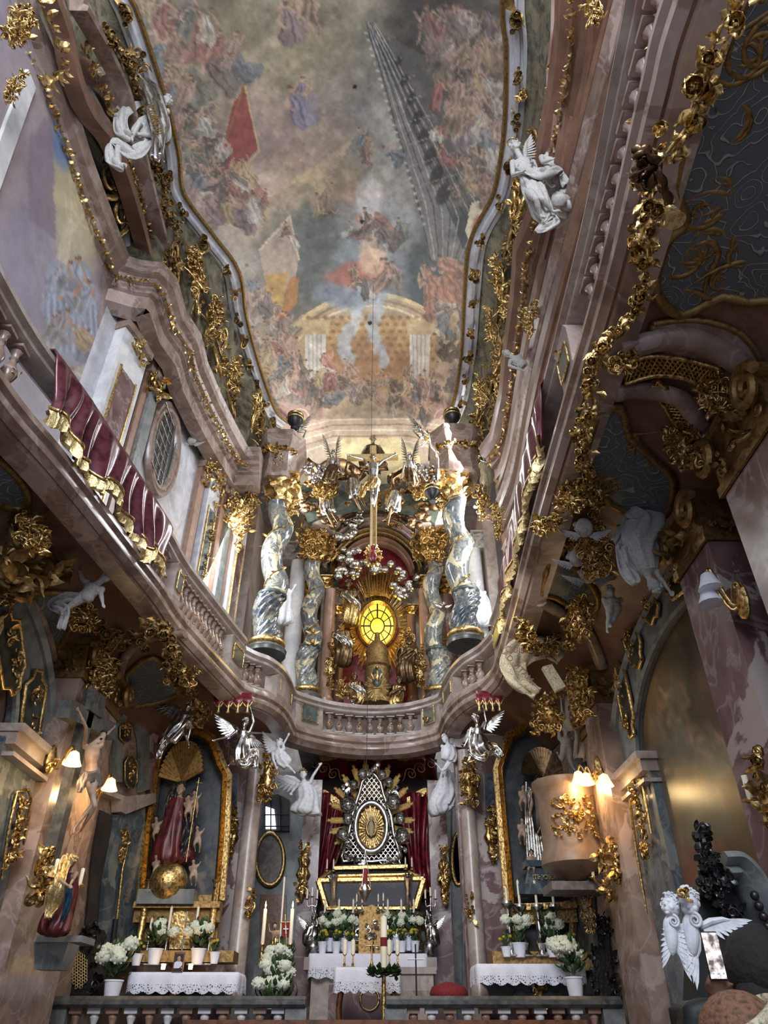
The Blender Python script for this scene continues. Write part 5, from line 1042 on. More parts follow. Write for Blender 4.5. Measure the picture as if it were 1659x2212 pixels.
# saints on the upper altar
for lab, x, y, k, D, mt in (('dark silver angel with arm raised to the oval window, left', 752, 1262, 1, 17.2, 'bronze'), ('dark bearded saint seated left under the oval window', 735, 1350, 1, 17.0, 'bronze'), ('dark standing saint right below the oval window', 884, 1385, -1, 16.9, 'bronze'), ('small dark kneeling putto at the left of the gold shrine', 766, 1462, 1, 16.7, 'bronze'), ('small dark kneeling putto at the right of the gold shrine', 862, 1470, -1, 16.7, 'bronze')):
    s = .8 if 'putto' in lab else 1
    figure('saint_statue', lab, 'statue', D, (x, y), 20*s, (x, y+13*s), (x+2*k, y+50*s), {'l': ((x-16*s, y+26*s), (x-6*s+10*k, y+36*s)), 'r': ((x+16*s, y+26*s), (x+14*s+12*k*s, y+(10 if 'arm' in lab else 34)*s))}, {}, mat=mt, robe=[(x, y+18*s, 0, .6), (x+3*k, y+44*s, 0, .72), (x+8*k, y+58*s, -.15, .85), (x+2*k, y+(70 if s < 1 else 92)*s, 0, .75)], scarf=[{'p': [(x-10*k, y+22*s, -.1), (x+12*k, y+36*s, -.2), (x+16*k, y+56*s, -.1), (x-8*k, y+70*s, -.1)], 'w': 1.0, 'm': 'silver' if k > 0 else 'bronze'}, {'p': [(x+8*k, y+14*s, 0), (x+20*k, y+30*s, .1), (x+22*k, y+60*s, 0)], 'w': .9, 'm': 'bronze'}], robemat='bronze' if 'saint' in lab else 'gold', beard='bearded' in lab, wings=[((x, y+18, .1), (x-26*k, y+8, .2), 1.2)] if 'angel' in lab else ())
figure('saint_statue', 'white marble saint standing beyond the tall right twisted column', 'statue', 15.6, (1032, 1262), 18, (1034, 1276), (1036, 1312), {'l': ((1020, 1292), (1028, 1305)), 'r': ((1048, 1292), (1040, 1300))}, {}, mat='whitestatue', robe=[(1034, 1282, 0, .8), (1037, 1312, 0, 1.2), (1040, 1352, 0, 1.4)])
figure('saint_statue', 'white carved figure half hidden behind the tall left twisted column', 'statue', 15.8, (612, 1258), 17, (612, 1272), (610, 1306), {'r': ((626, 1285), (636, 1268))}, {}, mat='whitestatue', robe=[(612, 1278, 0, .8), (610, 1306, 0, 1.1), (608, 1350, 0, 1.2)])
# white stucco angels holding the canopy
figure('angel_statue', 'white flying angel diving at the upper left of the red canopy', 'statue', 14.3, (603, 1605), 17, (600, 1618), (606, 1645), {'l': ((590, 1640, -.1), (596, 1655, -.1)), 'r': ((612, 1608), (622, 1590))}, {'l': ((622, 1655, -.05), (634, 1666))}, mat='whitestatue', robe=[(602, 1628, 0, .7), (610, 1642, 0, .9), (624, 1654, 0, .5)], wings=[((598, 1620, .1), (583, 1596, .1), 1.6)])
figure('angel_statue', 'white winged angel lifting the left end of the red canopy', 'statue', 15.4, (655, 1672), 20, (656, 1688), (662, 1728), {'l': ((636, 1704), (630, 1712, -.1)), 'r': ((676, 1676), (690, 1655))}, {}, mat='whitestatue', robe=[(658, 1700, 0, .8), (664, 1728, 0, 1.1), (660, 1760, 0, 1.5)], wings=[((648, 1692, .1), (598, 1675, .15), 1.8)], hair='golddull',
       scarf=[{'p': [(636, 1740, 0), (656, 1752, 0), (684, 1730, 0)], 'w': .9}])
figure('angel_statue', 'white winged angel flying at the upper right of the red canopy', 'statue', 14.6, (962, 1596), 18, (968, 1608), (970, 1632), {'l': ((958, 1618), (962, 1630)), 'r': ((978, 1618), (972, 1636))}, {'l': ((968, 1648), (958, 1660)), 'r': ((974, 1645), (962, 1662))}, mat='whitestatue', robe=[(968, 1612, 0, .7), (970, 1632, 0, .9), (968, 1645, 0, .7)], wings=[((974, 1608, .1), (990, 1584, .15), 1.9)], look=(-.7, -.6, -.3))
figure('angel_statue', 'white draped angel seen from behind at the right end of the red canopy', 'statue', 15.4, (962, 1668), 15, (962, 1680), (966, 1712), {'l': ((955, 1666), (944, 1652)), 'r': ((972, 1668), (966, 1655))}, {}, mat='whitestatue', robe=[(962, 1684, 0, .9), (962, 1712, 0, 1.5), (952, 1738, 0, 1.7), (958, 1758, 0, 1.2)], wings=[((974, 1700, 0), (990, 1730, 0), 1.4)])
# silver angels on the side altar crests
figure('angel_statue', 'shiny silver angel with spread wings between the left altar and the high altar', 'statue', covehit(530, 1535, .12).y, (530, 1560), 19, (526, 1576), (520, 1612), {'l': ((498, 1590), (466, 1598)), 'r': ((548, 1560), (540, 1530))}, {'l': ((510, 1640), (492, 1655))}, mat='silver', robe=[(524, 1596, 0, .7), (520, 1618, 0, 1.1), (524, 1650, 0, 1.2)], wings=[((515, 1585, .1), (490, 1560, .1), 1.9), ((535, 1590, .1), (556, 1600, .1), 1.4)], scarf=[{'p': [(505, 1635, 0), (530, 1650, -.1), (548, 1625, 0), (552, 1660, 0)], 'w': 1.2}])
figure('angel_statue', 'silver winged angel perched on top of the left altar frame', 'statue', covehit(400, 1515, .12).y, (408, 1524), 17, (402, 1538), (392, 1560), {'l': ((376, 1560), (352, 1598)), 'r': ((412, 1570), (406, 1598))}, {'r': ((402, 1590, -.1), (408, 1610))}, mat='silver', robe=[(396, 1550, 0, .9), (385, 1570, 0, 1.1), (360, 1600, 0, .9)], wings=[((390, 1535, .1), (335, 1515, .1), 1.9)], scarf=[{'p': [(380, 1580, 0), (350, 1610, 0), (342, 1640, 0)], 'w': 1.1}])
figure('angel_statue', 'shiny silver angel between the high altar and the right altar', 'statue', covehit(1030, 1525, .12).y, (1028, 1552), 19, (1032, 1570), (1034, 1606), {'l': ((1014, 1592), (1006, 1606)), 'r': ((1050, 1560), (1046, 1530))}, {'l': ((1020, 1630), (1010, 1646))}, mat='silver', robe=[(1032, 1588, 0, .7), (1036, 1614, 0, 1.3), (1056, 1632, 0, 1.0)], wings=[((1042, 1572, .1), (1068, 1548, .1), 1.6), ((1020, 1575, .1), (1006, 1590, .1), 1.1)], scarf=[{'p': [(1016, 1620, 0), (1040, 1634, -.1), (1066, 1616, 0), (1084, 1636, 0)], 'w': 1.3}])
# under the galleries
figure('putto_statue', 'white stucco putto leaning out under the left gallery, one arm hanging', 'statue', covehit(205, 1280, .35).y, (228, 1248), 26, (208, 1262), (182, 1294), {'l': ((178, 1252), (172, 1234)), 'r': ((218, 1282), (222, 1304))}, {'l': ((150, 1310), (134, 1322))}, mat='stucco', chub=1.25, look=(.8, -.5, -.2), scarf=[{'p': [(190, 1290, 0), (145, 1290, 0), (116, 1306, 0), (140, 1320, 0), (132, 1360, 0)], 'w': 1.0}])
figure('allegorical_statue', 'white draped woman tumbling head down under the right gallery with an arm overhead', 'statue', covehit(1385, 1170, .45).y, (1412, 1262), 34, (1396, 1240), (1378, 1160), {'l': ((1338, 1190, -.1), (1364, 1250, -.1)), 'r': ((1420, 1240, 0), (1446, 1276, 0))}, {}, mat='stucco', look=(-.2, -.8, -.5), hair='brownstucco' if False else 'same', robe=[(1400, 1235, 0, .6), (1380, 1180, 0, 1.3), (1388, 1135, 0, 1.5), (1355, 1105, 0, .9)],
       scarf=[{'p': [(1330, 1175, 0), (1365, 1110, 0), (1340, 1060, 0), (1300, 1055, 0)], 'w': 1.1}, {'p': [(1340, 1180, -.1), (1350, 1225, -.1), (1375, 1262, -.1)], 'w': 1.0}])
figure('putto_statue', 'white putto legs and drapery hanging beside the right arch', 'statue', covehit(1322, 1310, .4).y, (1318, 1276), 24, (1322, 1292), (1326, 1312), {'l': ((1308, 1305), (1312, 1318))}, {'l': ((1316, 1336), (1312, 1362)), 'r': ((1330, 1330), (1320, 1350))}, mat='stucco', chub=1.3)
figure('putto_statue', 'dark bodied putto climbing by the scroll banner at the right', 'statue', 12.6, (1222, 1578), 18, (1222, 1592), (1224, 1618), {'l': ((1208, 1584), (1204, 1566))}, {'l': ((1214, 1640), (1206, 1630)), 'r': ((1232, 1644), (1240, 1660))}, mat='stucco', chub=1.3)
# inscription cartouche, left
XK = covehit(95, 1195, .12).x
t = thing('inscription_cartouche', 'pale kidney shaped cartouche with carved capitals in a gold frame under the left gallery', 'cartouche', PX(95, 1200, XK))
CP = [PX(a, b, XK) for a, b in crompx([(20, 1228), (48, 1205), (50, 1170), (95, 1140), (135, 1150), (170, 1172), (168, 1205), (130, 1218), (95, 1212), (70, 1240), (38, 1248)])] if False else [V(*q) for q in crom([PX(a, b, XK) for a, b in [(20, 1228), (48, 1205), (50, 1170), (95, 1140), (135, 1150), (170, 1172), (168, 1205), (130, 1218), (95, 1212), (70, 1240), (38, 1248)]], 4, True)]
m = M(); m.slab(CP[:-1], (-.15, 0, .05)); m.build('field', 'cream', t, 'auto')
m = M(); m.tube(CP, .05, 6); rg = random.Random(4)
for i, q in enumerate(CP[::1]):
    if i % 1 == 0: d = (q-PX(95, 1195, XK)).normalized(); m.foliage(q+d*.16, (.05, .1, .1), 4, .32, (1, -.3, 0), rg, .15)
m.build('gilt_surround', 'golddull', t, 'auto')
R_ = facemat(PX(150, 1190, XK+.1)-PX(60, 1178, XK+.1), (0, 0, 1)); text('TIMES', PX(100, 1166, XK+.06), .21, R_, 'golddull', t); text('DOMINUM', PX(98, 1192, XK+.06), .2, R_, 'golddull', t)
BD = covehit(1165, 1395, .2).y
# scroll banner, right
t = thing('inscribed_banner', 'cream scroll banner with latin capitals curling under the right gallery', 'banner', PY(1150, 1430, BD)); ribbon(t, [PY(*q, BD) for q in ((1215, 1420), (1180, 1398), (1135, 1405), (1108, 1430), (1122, 1468), (1160, 1500))], .42, 'cream', 'scroll')
for s_, x, y, a_ in (('QUIS CORDIA', 1150, 1408, -.1), ('AD VITAM', 1118, 1440, -.9)): text(s_, PY(x, y, BD-.22), .13, facemat((math.cos(a_), 0, -math.sin(a_)*-1), (0, 0, 1)), 'brown', t)
m = M(); q = PY(1195, 1460, BD-.1); m.slab([PY(1172, 1440, BD-.1), PY(1192, 1434, BD-.1), PY(1222, 1482, BD-.1), PY(1202, 1492, BD-.1)], (0, .1, 0)); tag(m.build('tablet', 'cream', None, 'auto'), 'cream stone tablet with roman numerals under the scroll banner', 'tablet')
# ---------------------------------------------------------------- lower storey, side walls
def pil(label, x, y0, y1, z0, z1, th, mat='pink', capm='gold', capf=(1, 0, 0), caps=True):
    sg = 1 if x < 0 else -1; t = thing('pilaster', label, 'pilaster', (x, (y0+y1)/2, z0)); m = M(); m.box((x, (y0+y1)/2, (z0+z1)/2), (th, y1-y0, z1-z0)); m.box((x+sg*.02, (y0+y1)/2, z0+.4), (th+.1, y1-y0+.1, .8)); m.build('shaft', mat, t, 'auto')
    if caps:
        m = M(); c = V(x+sg*th*.5, (y0+y1)/2, z1); h = .55; m.box((x, c.y, z1+.05), (th+.08, y1-y0+.08, .1)); m.box((x, c.y, z1+h*.5), (th+.02, y1-y0+.02, h)); m.box((x, c.y, z1+h), (th+.2, y1-y0+.2, .1)); m.build('capital_block', 'golddull', t, 'auto')
        g = M(); g.foliage(c+V(sg*.06, 0, h*.5), (.03, (y1-y0)*.45, h*.3), 22, .2, (sg, 0, 0), random.Random(int(y0*10)))
        for k in (-1, 1): g.volute(c+V(sg*.12, k*(y1-y0)*.48, h*.72), (0, k, .3), (0, -.3*k, 1), .2, 1.8, .28)
        g.foliage(V(x, (y0-.04), z1+h*.5), (th*.4, .03, h*.3), 10, .2, (0, -1, 0), random.Random(4)); g.build('gilt_carving', 'golddull', t, 'auto')
    return t
pil('broad pink marble pilaster behind the large crucifix, left wall', -4.5, 9.9, 11.7, .0, 5.75, .5)
pil('blue grey marble pier with gilt floral drop at the left edge', -4.62, 8.7, 9.85, 0, 4.5, .3, 'blue', caps=False)
pil('pink marble pilaster lit by the right lamps, next to the pulpit', 3.72, 10.75, 11.45, 0, 5.75, .45)
pil('second pink pilaster just beyond the lamp pilaster on the right wall', 3.78, 11.6, 12.1, 0, 5.6, .35)
pil('blue grey pier with gilt floral drop on the right wall', 3.84, 9.75, 10.7, 0, 4.55, .2, 'blue', caps=False)
pil('tall pink pilaster with gilt capital, right edge, farther one', 3.62, 5.95, 6.75, 0, 5.6, .5, 'purple')
pil('tall pink pilaster at the right edge, nearest the viewer', 3.55, 4.2, 5.2, 0, 5.6, .6, 'pink')
m = M(); m.box((3.85, 5.5, 3), (.1, .5, 6)); struct(m, 'trim_10', 'greyblue')
def archband(nm, x, yc, zc, ain, bin_, aout, bout, mat, th):
    m = M(); A = np.linspace(0, PI, 40); sg = 1 if x < 0 else -1
    for a0, b0, a1, b1, o in ((ain, bin_, aout, bout, th),):
        rows = [[V(x, yc+ain*math.cos(a), zc+bin_*math.sin(a)), V(x+sg*th, yc+ain*math.cos(a), zc+bin_*math.sin(a)), V(x+sg*th, yc+aout*math.cos(a), zc+bout*math.sin(a)), V(x, yc+aout*math.cos(a), zc+bout*math.sin(a))] for a in A]
        m.grid(rows, closev=True)
    struct(m, nm, mat)
    for a_, b_, w_ in ((aout, bout, .09), (ain, bin_, .05)):
        m = M(); m.tube([V(x+sg*th, yc+a_*math.cos(a), zc+b_*math.sin(a)) for a in A], w_, 6); struct(m, nm+'_moulding', 'greyblue')
def coffer(label, x, y, z, ang, w, h, P=None):
    """dark lobed panel with gilt border and a gilt flower drop"""
    sg = 1 if x < 0 else -1; t = thing('coffer_panel', label, 'panel', (x, y, z)); ca, sa = math.cos(ang), math.sin(ang)
    f = lambda u, v, o=0: V(x+sg*o, y+(u*ca-v*sa), z+(u*sa+v*ca)); sh = [(-.35, -1), (.35, -1), (.42, -.78), (.95, -.62), (1, .62), (.42, .78), (.35, 1), (-.35, 1), (-.42, .78), (-1, .62), (-.95, -.62), (-.42, -.78)]
    q = [f(a*w, b*h, .03) for a, b in sh]; m = M(); m.slab(q, (-sg*.05, 0, 0)); m.build('ground', 'darkgreen', t, 'auto'); m = M(); m.tube(q+[q[0]], .03, 5); m.build('gilt_border', 'gold', t)
    m = M(); rg = random.Random(int(y*37+z*11))
    for k in range(26): v = rg.uniform(-.7, .7); u = rg.uniform(-.5, .5)*(1-abs(v)); m.foliage(f(u*w, v*h, .06), (0, 0, 0), 1, w*.4, (sg, 0, 0), rg, .5)
    m.build('gilt_flowers', 'gold', t, 'auto')
XLW = -4.68
archband('trim_11', XLW, 7.75, 4.45, 1.3, 1.1, 2.4, 1.75, 'greyblue', .12)
m = M(); m.box((-4.7, 7.4, 2.6), (.06, 3.0, 5.6)); o = m.build('wall_painting', 'orange'); tag(o, 'dim brownish painting inside the big left arch at the photo edge', 'painting')
for lab, px, py in (('dark coffer with gilt flowers on the left arch, upper', 18, 1412), ('dark coffer with gilt flowers on the left arch, lower', 66, 1535)):
    c = PX(px, py, XLW+.14); coffer(lab, XLW+.14, c.y, c.z, .35 if py > 1500 else .9, .3, .52)
m = M(); m.box((-4.5, 9.3, 4.62), (.42, 1.15, .1)); m.box((-4.52, 9.3, 4.5), (.34, 1.1, .16)); m.box((-4.5, 9.3, 4.3), (.36, 1.12, .05)); struct(m, 'trim_12', 'pinkgrey')
m = M(); m.box((3.78, 10.25, 4.62), (.42, 1.15, .1)); m.box((3.8, 10.25, 4.5), (.34, 1.05, .16)); m.box((3.8, 10.25, 4.3), (.36, 1.08, .05)); struct(m, 'trim_13', 'pinkgrey')
archband('trim_14', 3.88, 8.0, 4.65, 2.15, 1.15, 3.15, 1.6, 'greyblue', .12)
m = M(); rows = []
for i in range(61): rows.append([V(3.86, 5.8+j/60*4.3, 1.2+i/60*4.75) for j in range(61)])
m.grid(rows); o = m.build('wall_painting', 'canvas'); tag(o, 'tall brown golden oil painting in the right arch, lamp light streaking it', 'painting')
c = Canvas(1330, 1200, 1759, 2250, 2, (98, 80, 54), 9); n1 = c.nz(70, 4)[..., None]; c.blob(1500, 1450, 60, 120, (58, 52, 40), .7); c.blob(1560, 1350, 60, 80, (66, 60, 44), .6); c.blob(1520, 1780, 50, 90, (84, 90, 74), .8); c.blob(1460, 1560, 30, 120, (112, 98, 66), .6); c.blob(1540, 1480, 40, 80, (112, 84, 56), .6)
crowd(c, 1450, 1560, 1600, 1640, 12, 110, 24, (96, 92, 70), .4); c.blob(1540, 1880, 90, 70, (96, 60, 44), .8); c.line([(1460, 1850), (1510, 1810), (1600, 1830)], 5, (128, 104, 66), .5)
for k in range(50): x = c.r.uniform(1400, 1640); y = c.r.uniform(1300, 1700); c.line([(x, y), (x+14, y+c.r.uniform(30, 90))], 3, (132, 120, 92), .22, .3)  # pale streaks put into the canvas colour as lamp reflection
c.a *= 1+.2*n1; c.finish(o)
for lab, px, py, ang, w_, h_ in (('dark coffer with gilt flowers at the crown of the right arch', 1472, 1248, -1.35, .2, .42), ('dark coffer with gilt flowers on the right arch, second from the top', 1400, 1300, -.8, .24, .42), ('dark coffer with gilt flowers on the right arch, third from the top', 1368, 1382, -.3, .26, .45), ('dark coffer with gilt flowers on the right arch, lowest of the four', 1353, 1510, -.02, .25, .55)):
    c = PX(px, py, 3.74); coffer(lab, 3.74, c.y, c.z, ang, w_, h_)
def drop(label, P, pts, w, nrm, border=None):
    """vertical gilt flower chain on a pier with a thin gold fillet"""
    t = thing('gilt_drop', label, 'ornament', P(*pts[-1])); m = M(); rg = random.Random(int(pts[0][0])); nn = Vector(nrm)
    for (x, y) in crompx(pts, 6): m.foliage(P(x, y)+nn*.04, (.02, .07, .05), 3, w*.6, nn, rg, .45)
    m.build('flowers', 'gold', t, 'auto')
    if border: m = M(); m.tube([P(*q)+nn*.02 for q in border], .02, 5); m.build('fillet', 'gold', t)
def crompx(pts, k=6): return [(p.x, p.y) for p in crom([V(a, b, 0) for a, b in pts], k)]
drop('gilt flower chain on the blue pier at the left edge', XG(-4.44), [(40, 1718), (32, 1765), (28, 1800), (18, 1840), (10, 1860)], .26, (1, 0, 0), [(0, 1900), (14, 1800), (32, 1710), (58, 1706), (64, 1725), (45, 1850), (20, 1990), (0, 2080)])
drop('gilt flower chain on the blue pier of the right wall', XG(3.7), [(1380, 1695), (1386, 1735), (1396, 1775), (1400, 1830), (1404, 1845)], .24, (-1, 0, 0), [(1440, 2212), (1405, 2000), (1376, 1830), (1360, 1700), (1364, 1682), (1388, 1684), (1392, 1696), (1410, 1800)])
m = M(); m.tube([LB(250, 1985, .16), LB(235, 2110, .16)], .045, 8); tag(m.build('door_post', 'black'), 'short black post under the thin gold rod, left of the left altar', 'post')
# angled wall left with narrow chapel arch
m = M()
def LBb(m, pts, th=.08, P=LB): m.slab([P(*q, .02) for q in pts], LBn*th if P is LB else RBn*th)
t = thing('chapel_arch', 'narrow pink and grey chapel arch with gilt coffers left of the left altar', 'arch', LB(260, 2100)); m = M(); LBb(m, [(236, 1690), (236, 1610), (246, 1560), (262, 1538), (286, 1530), (304, 1545), (315, 1590), (316, 1705), (296, 1712), (296, 1600), (286, 1560), (268, 1548), (256, 1580), (256, 1690)]); m.build('arch_band', 'greyblue', t, 'auto')
m = M(); LBb(m, [(240, 1730), (240, 1755), (250, 1760), (316, 1735), (316, 1715), (250, 1722), (206, 1706), (204, 1716)], .2); m.build('impost', 'pinkgrey', t, 'auto')
m = M(); LBb(m, [(244, 1760), (304, 1745), (284, 2100), (200, 2100), (216, 1900)], .1); m.build('pier', 'blue', t, 'auto'); m = M(); LBb(m, [(175, 2080), (196, 1850), (214, 1750), (240, 1762), (225, 1900), (205, 2100)], .03); m.build('recess_panel', 'recess', t, 'auto')
m = M(); LBb(m, [(316, 1745), (330, 1600), (345, 1560), (316, 1590)], .1); m.build('side_strip', 'purple', t, 'auto')
drop('small gilt flower chain with thin rod left of the left altar', lambda a, b: LB(a, b, .16), [(262, 1798), (262, 1825), (256, 1860)], .16, LBn, [(250, 1985), (262, 1880), (278, 1805), (270, 1790), (262, 1795)])
for i, (px, py) in enumerate(((272, 1582), (283, 1668))):
    t = thing('coffer_panel', ('upper', 'lower')[i]+' dark gilt coffer on the narrow chapel arch, left', 'panel', LB(px, py)); m = M(); w_, h_ = 13, (20, 34)[i]; q = [(px+a*w_, py+b*h_) for a, b in [(-.4, -1), (.4, -1), (1, -.6), (1, .6), (.4, 1), (-.4, 1), (-1, .6), (-1, -.6)]]; m.slab([LB(*z, .14) for z in q], -LBn*.05); m.build('ground', 'darkgreen', t, 'auto')
    m = M(); m.tube([LB(*z, .15) for z in q+[q[0]]], .014, 5); m.build('gilt_border', 'gold', t); m = M(); rg = random.Random(px); [m.foliage(LB(px+rg.uniform(-.5, .5)*w_, py+rg.uniform(-.75, .75)*h_, .2), (0, 0, 0), 1, .11, LBn, rg, .5) for _ in range(16)]; m.build('gilt_flowers', 'gold', t, 'auto')
# right angled wall
m = M(); m.slab([RB_(1262, 2150, .02), RB_(1236, 1640, .02), RB_(1262, 1600, .02), RB_(1300, 2150, .02)], RBn*.08); tag(m.build('wall_panel', 'greyblue', None, 'auto'), 'grey marble strip between the pulpit and the right altar', 'panel')
# ---------------------------------------------------------------- side altars
def frame_arch(t, P, out, wd, mat, u=(0, -1, 0), name='frame'):
    m = M(); m.strip(crom([P(*q) for q in out], 4) if False else [P(*q) for q in out], u, [(0, 0), (0, .1), (wd*.2, .16), (wd*.45, .08), (wd*.6, .16), (wd, .12), (wd, 0)]); m.build(name, mat, t, 'auto')
A1 = YG(13.95)
t = thing('altarpiece', 'tall golden arched frame of the left side altar around the Madonna group', 'altar frame', A1(395, 1955))
LO = [(322, 1948), (333, 1800), (346, 1690), (356, 1630), (372, 1608), (395, 1598), (410, 1592), (430, 1596), (448, 1608), (458, 1630), (468, 1660), (480, 1680), (474, 1800), (462, 1948)]
frame_arch(t, A1, LO, -.2, 'gold'); m = M(); m.slab([YG(14.2)(*q) for q in LO], (0, .06, 0)); m.build('back_panel', 'altarground', t, 'auto')
m = M(); m.strip([A1(300, 1952), A1(482, 1952)], (0, -1, 0), [(0, 0), (0, .3), (.1, .32), (.12, .2), (.3, .18), (.3, 0)]); m.box(A1(390, 1982)+V(0, .1, 0), (1.3, .1, .7)); m.build('predella', 'golddull', t, 'auto')
m = M()
for k in range(22): a = PI*.1+PI*.85*k/21; c = YG(13.95)(392, 1690); m.tube([c, c+V(.42*math.cos(a), -.1, .75*math.sin(a))], [.02, .06], 5)
m.build('gilt_shell', 'golddull', t, 'auto')
for x, y0, y1 in ((305, 1965, 2060), (456, 1965, 2060)):
    m = M(); b = A1(x, y1); m.lathe([(.09, 0), (.06, .06), (.055, 1.0), (.09, 1.06)], b+V(0, -.25, 0), 12); m.build('small_column', 'gold', t, 'auto')
m = M(); m.slab([YG(13.75)(*q) for q in ((365, 2050), (365, 1990), (375, 1972), (392, 1966), (405, 1975), (410, 1992), (410, 2050))], (0, .3, 0)); m.build('tabernacle', 'gold', t, 'auto')
m = M(); m.box(A1(385, 2070)+V(0, -.15, 0), (1.95, .55, .16)); m.build('altar_step', 'golddull', t, 'auto')
A2 = YG(14.0)
t = thing('altarpiece', 'tall golden arched frame of the right side altar with Joseph and child', 'altar frame', A2(1165, 1960))
RO = [(1112, 1950), (1098, 1800), (1086, 1665), (1094, 1640), (1108, 1600), (1130, 1590), (1150, 1570), (1180, 1575), (1200, 1600), (1215, 1640), (1222, 1800), (1232, 1945)]
frame_arch(t, A2, RO, -.2, 'gold'); m = M(); m.slab([YG(14.25)(*q) for q in RO], (0, .06, 0)); m.build('back_panel', 'altarground', t, 'auto')
m = M(); m.strip([A2(1100, 1958), A2(1236, 1952)], (0, -1, 0), [(0, 0), (0, .3), (.1, .32), (.12, .2), (.3, .18), (.3, 0)]); m.strip([A2(1104, 2060), A2(1103, 1975), A2(1232, 1972), A2(1240, 2060)], (0, -1, 0), [(0, 0), (0, .12), (.12, .12), (.12, 0)]); m.build('predella', 'gold', t, 'auto')
m = M(); m.box(A2(1170, 2015)+V(0, .05, 0), (1.1, .06, .8)); m.build('dark_painting', 'recess', t, 'auto')
m = M(); m.box(A2(1160, 2080)+V(0, -.2, 0), (1.6, .5, .26)); m.build('altar_step', 'golddull', t, 'auto')
m = M()
for k in range(20): a = PI*.05+PI*.9*k/19; c = YG(14.0)(1172, 1680); m.tube([c, c+V(.4*math.cos(a), -.1, .55*math.sin(a))], [.02, .055], 5)
m.build('ray_shell', 'bronze', t, 'auto')
def mensa(label, P, x0, x1, y0, y1):
    a = P(x0, y0); b = P(x1, y1); w_ = b.x-a.x; cx = (a.x+b.x)/2; z1 = a.z; z0 = max(b.z, 1.0); h = z1-z0; D = a.y; t = thing('side_altar', label, 'altar', (cx, D, z0))
    m = M(); prof = [(.0, 0), (.06, .06), (.02, .12), (-.06, .3), (-.02, .6), (.1, .8), (.12, .9), (.04, 1), (-.3, 1.0)]
    path = [V(cx-w_*.42, D+.35, z0), V(cx-w_*.45, D-.1, z0), V(cx-w_*.2, D-.35, z0), V(cx+w_*.2, D-.35, z0), V(cx+w_*.45, D-.1, z0), V(cx+w_*.42, D+.35, z0)]
    m.sweep(path, [(d*w_*.5, z*h) for d, z in prof]); m.build('sarcophagus', 'greyblue', t, 'auto')
    m = M(); m.slab([V(cx-w_*.26, D-.46, z0+h*.2), V(cx-w_*.2, D-.46, z0+h*.55), V(cx, D-.46, z0+h*.42), V(cx+w_*.2, D-.46, z0+h*.55), V(cx+w_*.26, D-.46, z0+h*.2)], (0, .1, 0)); m.build('opening', 'black', t, 'auto')
    m = M(); m.foliage(V(cx, D-.5, z0+h*.4), (.08, .02, .18), 20, .13, (0, -1, 0), random.Random(2)); m.build('gilt_emblem', 'gold', t, 'auto'); return t
mensa('grey veined sarcophagus altar under the left lace cloth', YG(13.7), 285, 500, 2108, 2180); mensa('grey veined sarcophagus altar under the right lace cloth', YG(13.7), 1036, 1262, 2108, 2180)
def lacecloth(label, x0, x1, D, z, depth, drop_, tilt=0, lace=True, n=90):
    t = thing('altar_cloth', label, 'cloth', ((x0+x1)/2, D, z)); rows = []; lr = []
    path = [V(x0, D+depth/2, 0), V(x0, D-depth/2, 0), V(x1, D-depth/2, 0), V(x1, D+depth/2, 0)]; pts = resample(path, (x1-x0+2*depth)/n)
    for i, p in enumerate(pts):
        o = (p-V((x0+x1)/2, D, 0)); o = V(o.x*.0+(1 if p.x > x1-.01 else (-1 if p.x < x0+.01 else 0)), -1 if p.y < D-depth/2+.01 else 0, 0)*.02; f = .02*math.sin(i*.8)+.015*math.sin(i*.31); q = p+o*(1+f*20); sc = .045*abs(math.sin(i*.55))
        rows.append([V((x0+x1)/2+(p.x-(x0+x1)/2)*.95, D+(p.y-D)*.9, z+.02), p+V(0, 0, z+.02), q+V(0, 0, z-.03), q+o*f*10+V(0, 0, z-drop_*.5), q+o*f*20+V(0, 0, z-drop_*(.62 if lace else 1)-(0 if lace else sc))])
        lr.append([q+o*f*20+V(0, -.004, z-drop_*.6), q+o*f*24+V(0, -.004, z-drop_*.8), q+o*f*26+V(0, 0, z-drop_-sc)])
    m = M(); m.grid(rows); b = len(m.v); m.fan([r[0] for r in rows]); m.build('linen', 'cloth', t)
    if lace: m = M(); m.grid(lr); m.build('lace_border', 'lace', t)
    return t
def lacemat():
    m, nt, p = newmat('lace'); N = nt.nodes.new; L = nt.links.new; p.inputs['Base Color'].default_value = sr(226, 226, 236); p.inputs['Roughness'].default_value = .8
    tc = N('ShaderNodeTexCoord'); v = N('ShaderNodeTexVoronoi'); v.inputs['Scale'].default_value = 32; v.feature = 'DISTANCE_TO_EDGE'; L(tc.outputs['Object'], v.inputs[0])
    r = N('ShaderNodeValToRGB'); r.color_ramp.elements[0].position = .18; r.color_ramp.elements[0].color = (1, 1, 1, 1); r.color_ramp.elements[1].position = .26; r.color_ramp.elements[1].color = (.15, .15, .15, 1); L(v.outputs[0], r.inputs[0]); L(r.outputs[0], p.inputs['Alpha']); MATS['lace'] = m
lacemat()
def cl(label, pa, pb, D, depth, drop_):
    a = PY(*pa, D); b = PY(*pb, D); return lacecloth(label, a.x, b.x, D+depth/2, a.z, depth, drop_)
cl('white lace bordered cloth over the left side altar', (279, 2103), (515, 2098), 13.0, .75, .22); cl('white lace bordered cloth over the right side altar', (1030, 2085), (1262, 2086), 13.0, .75, .22)
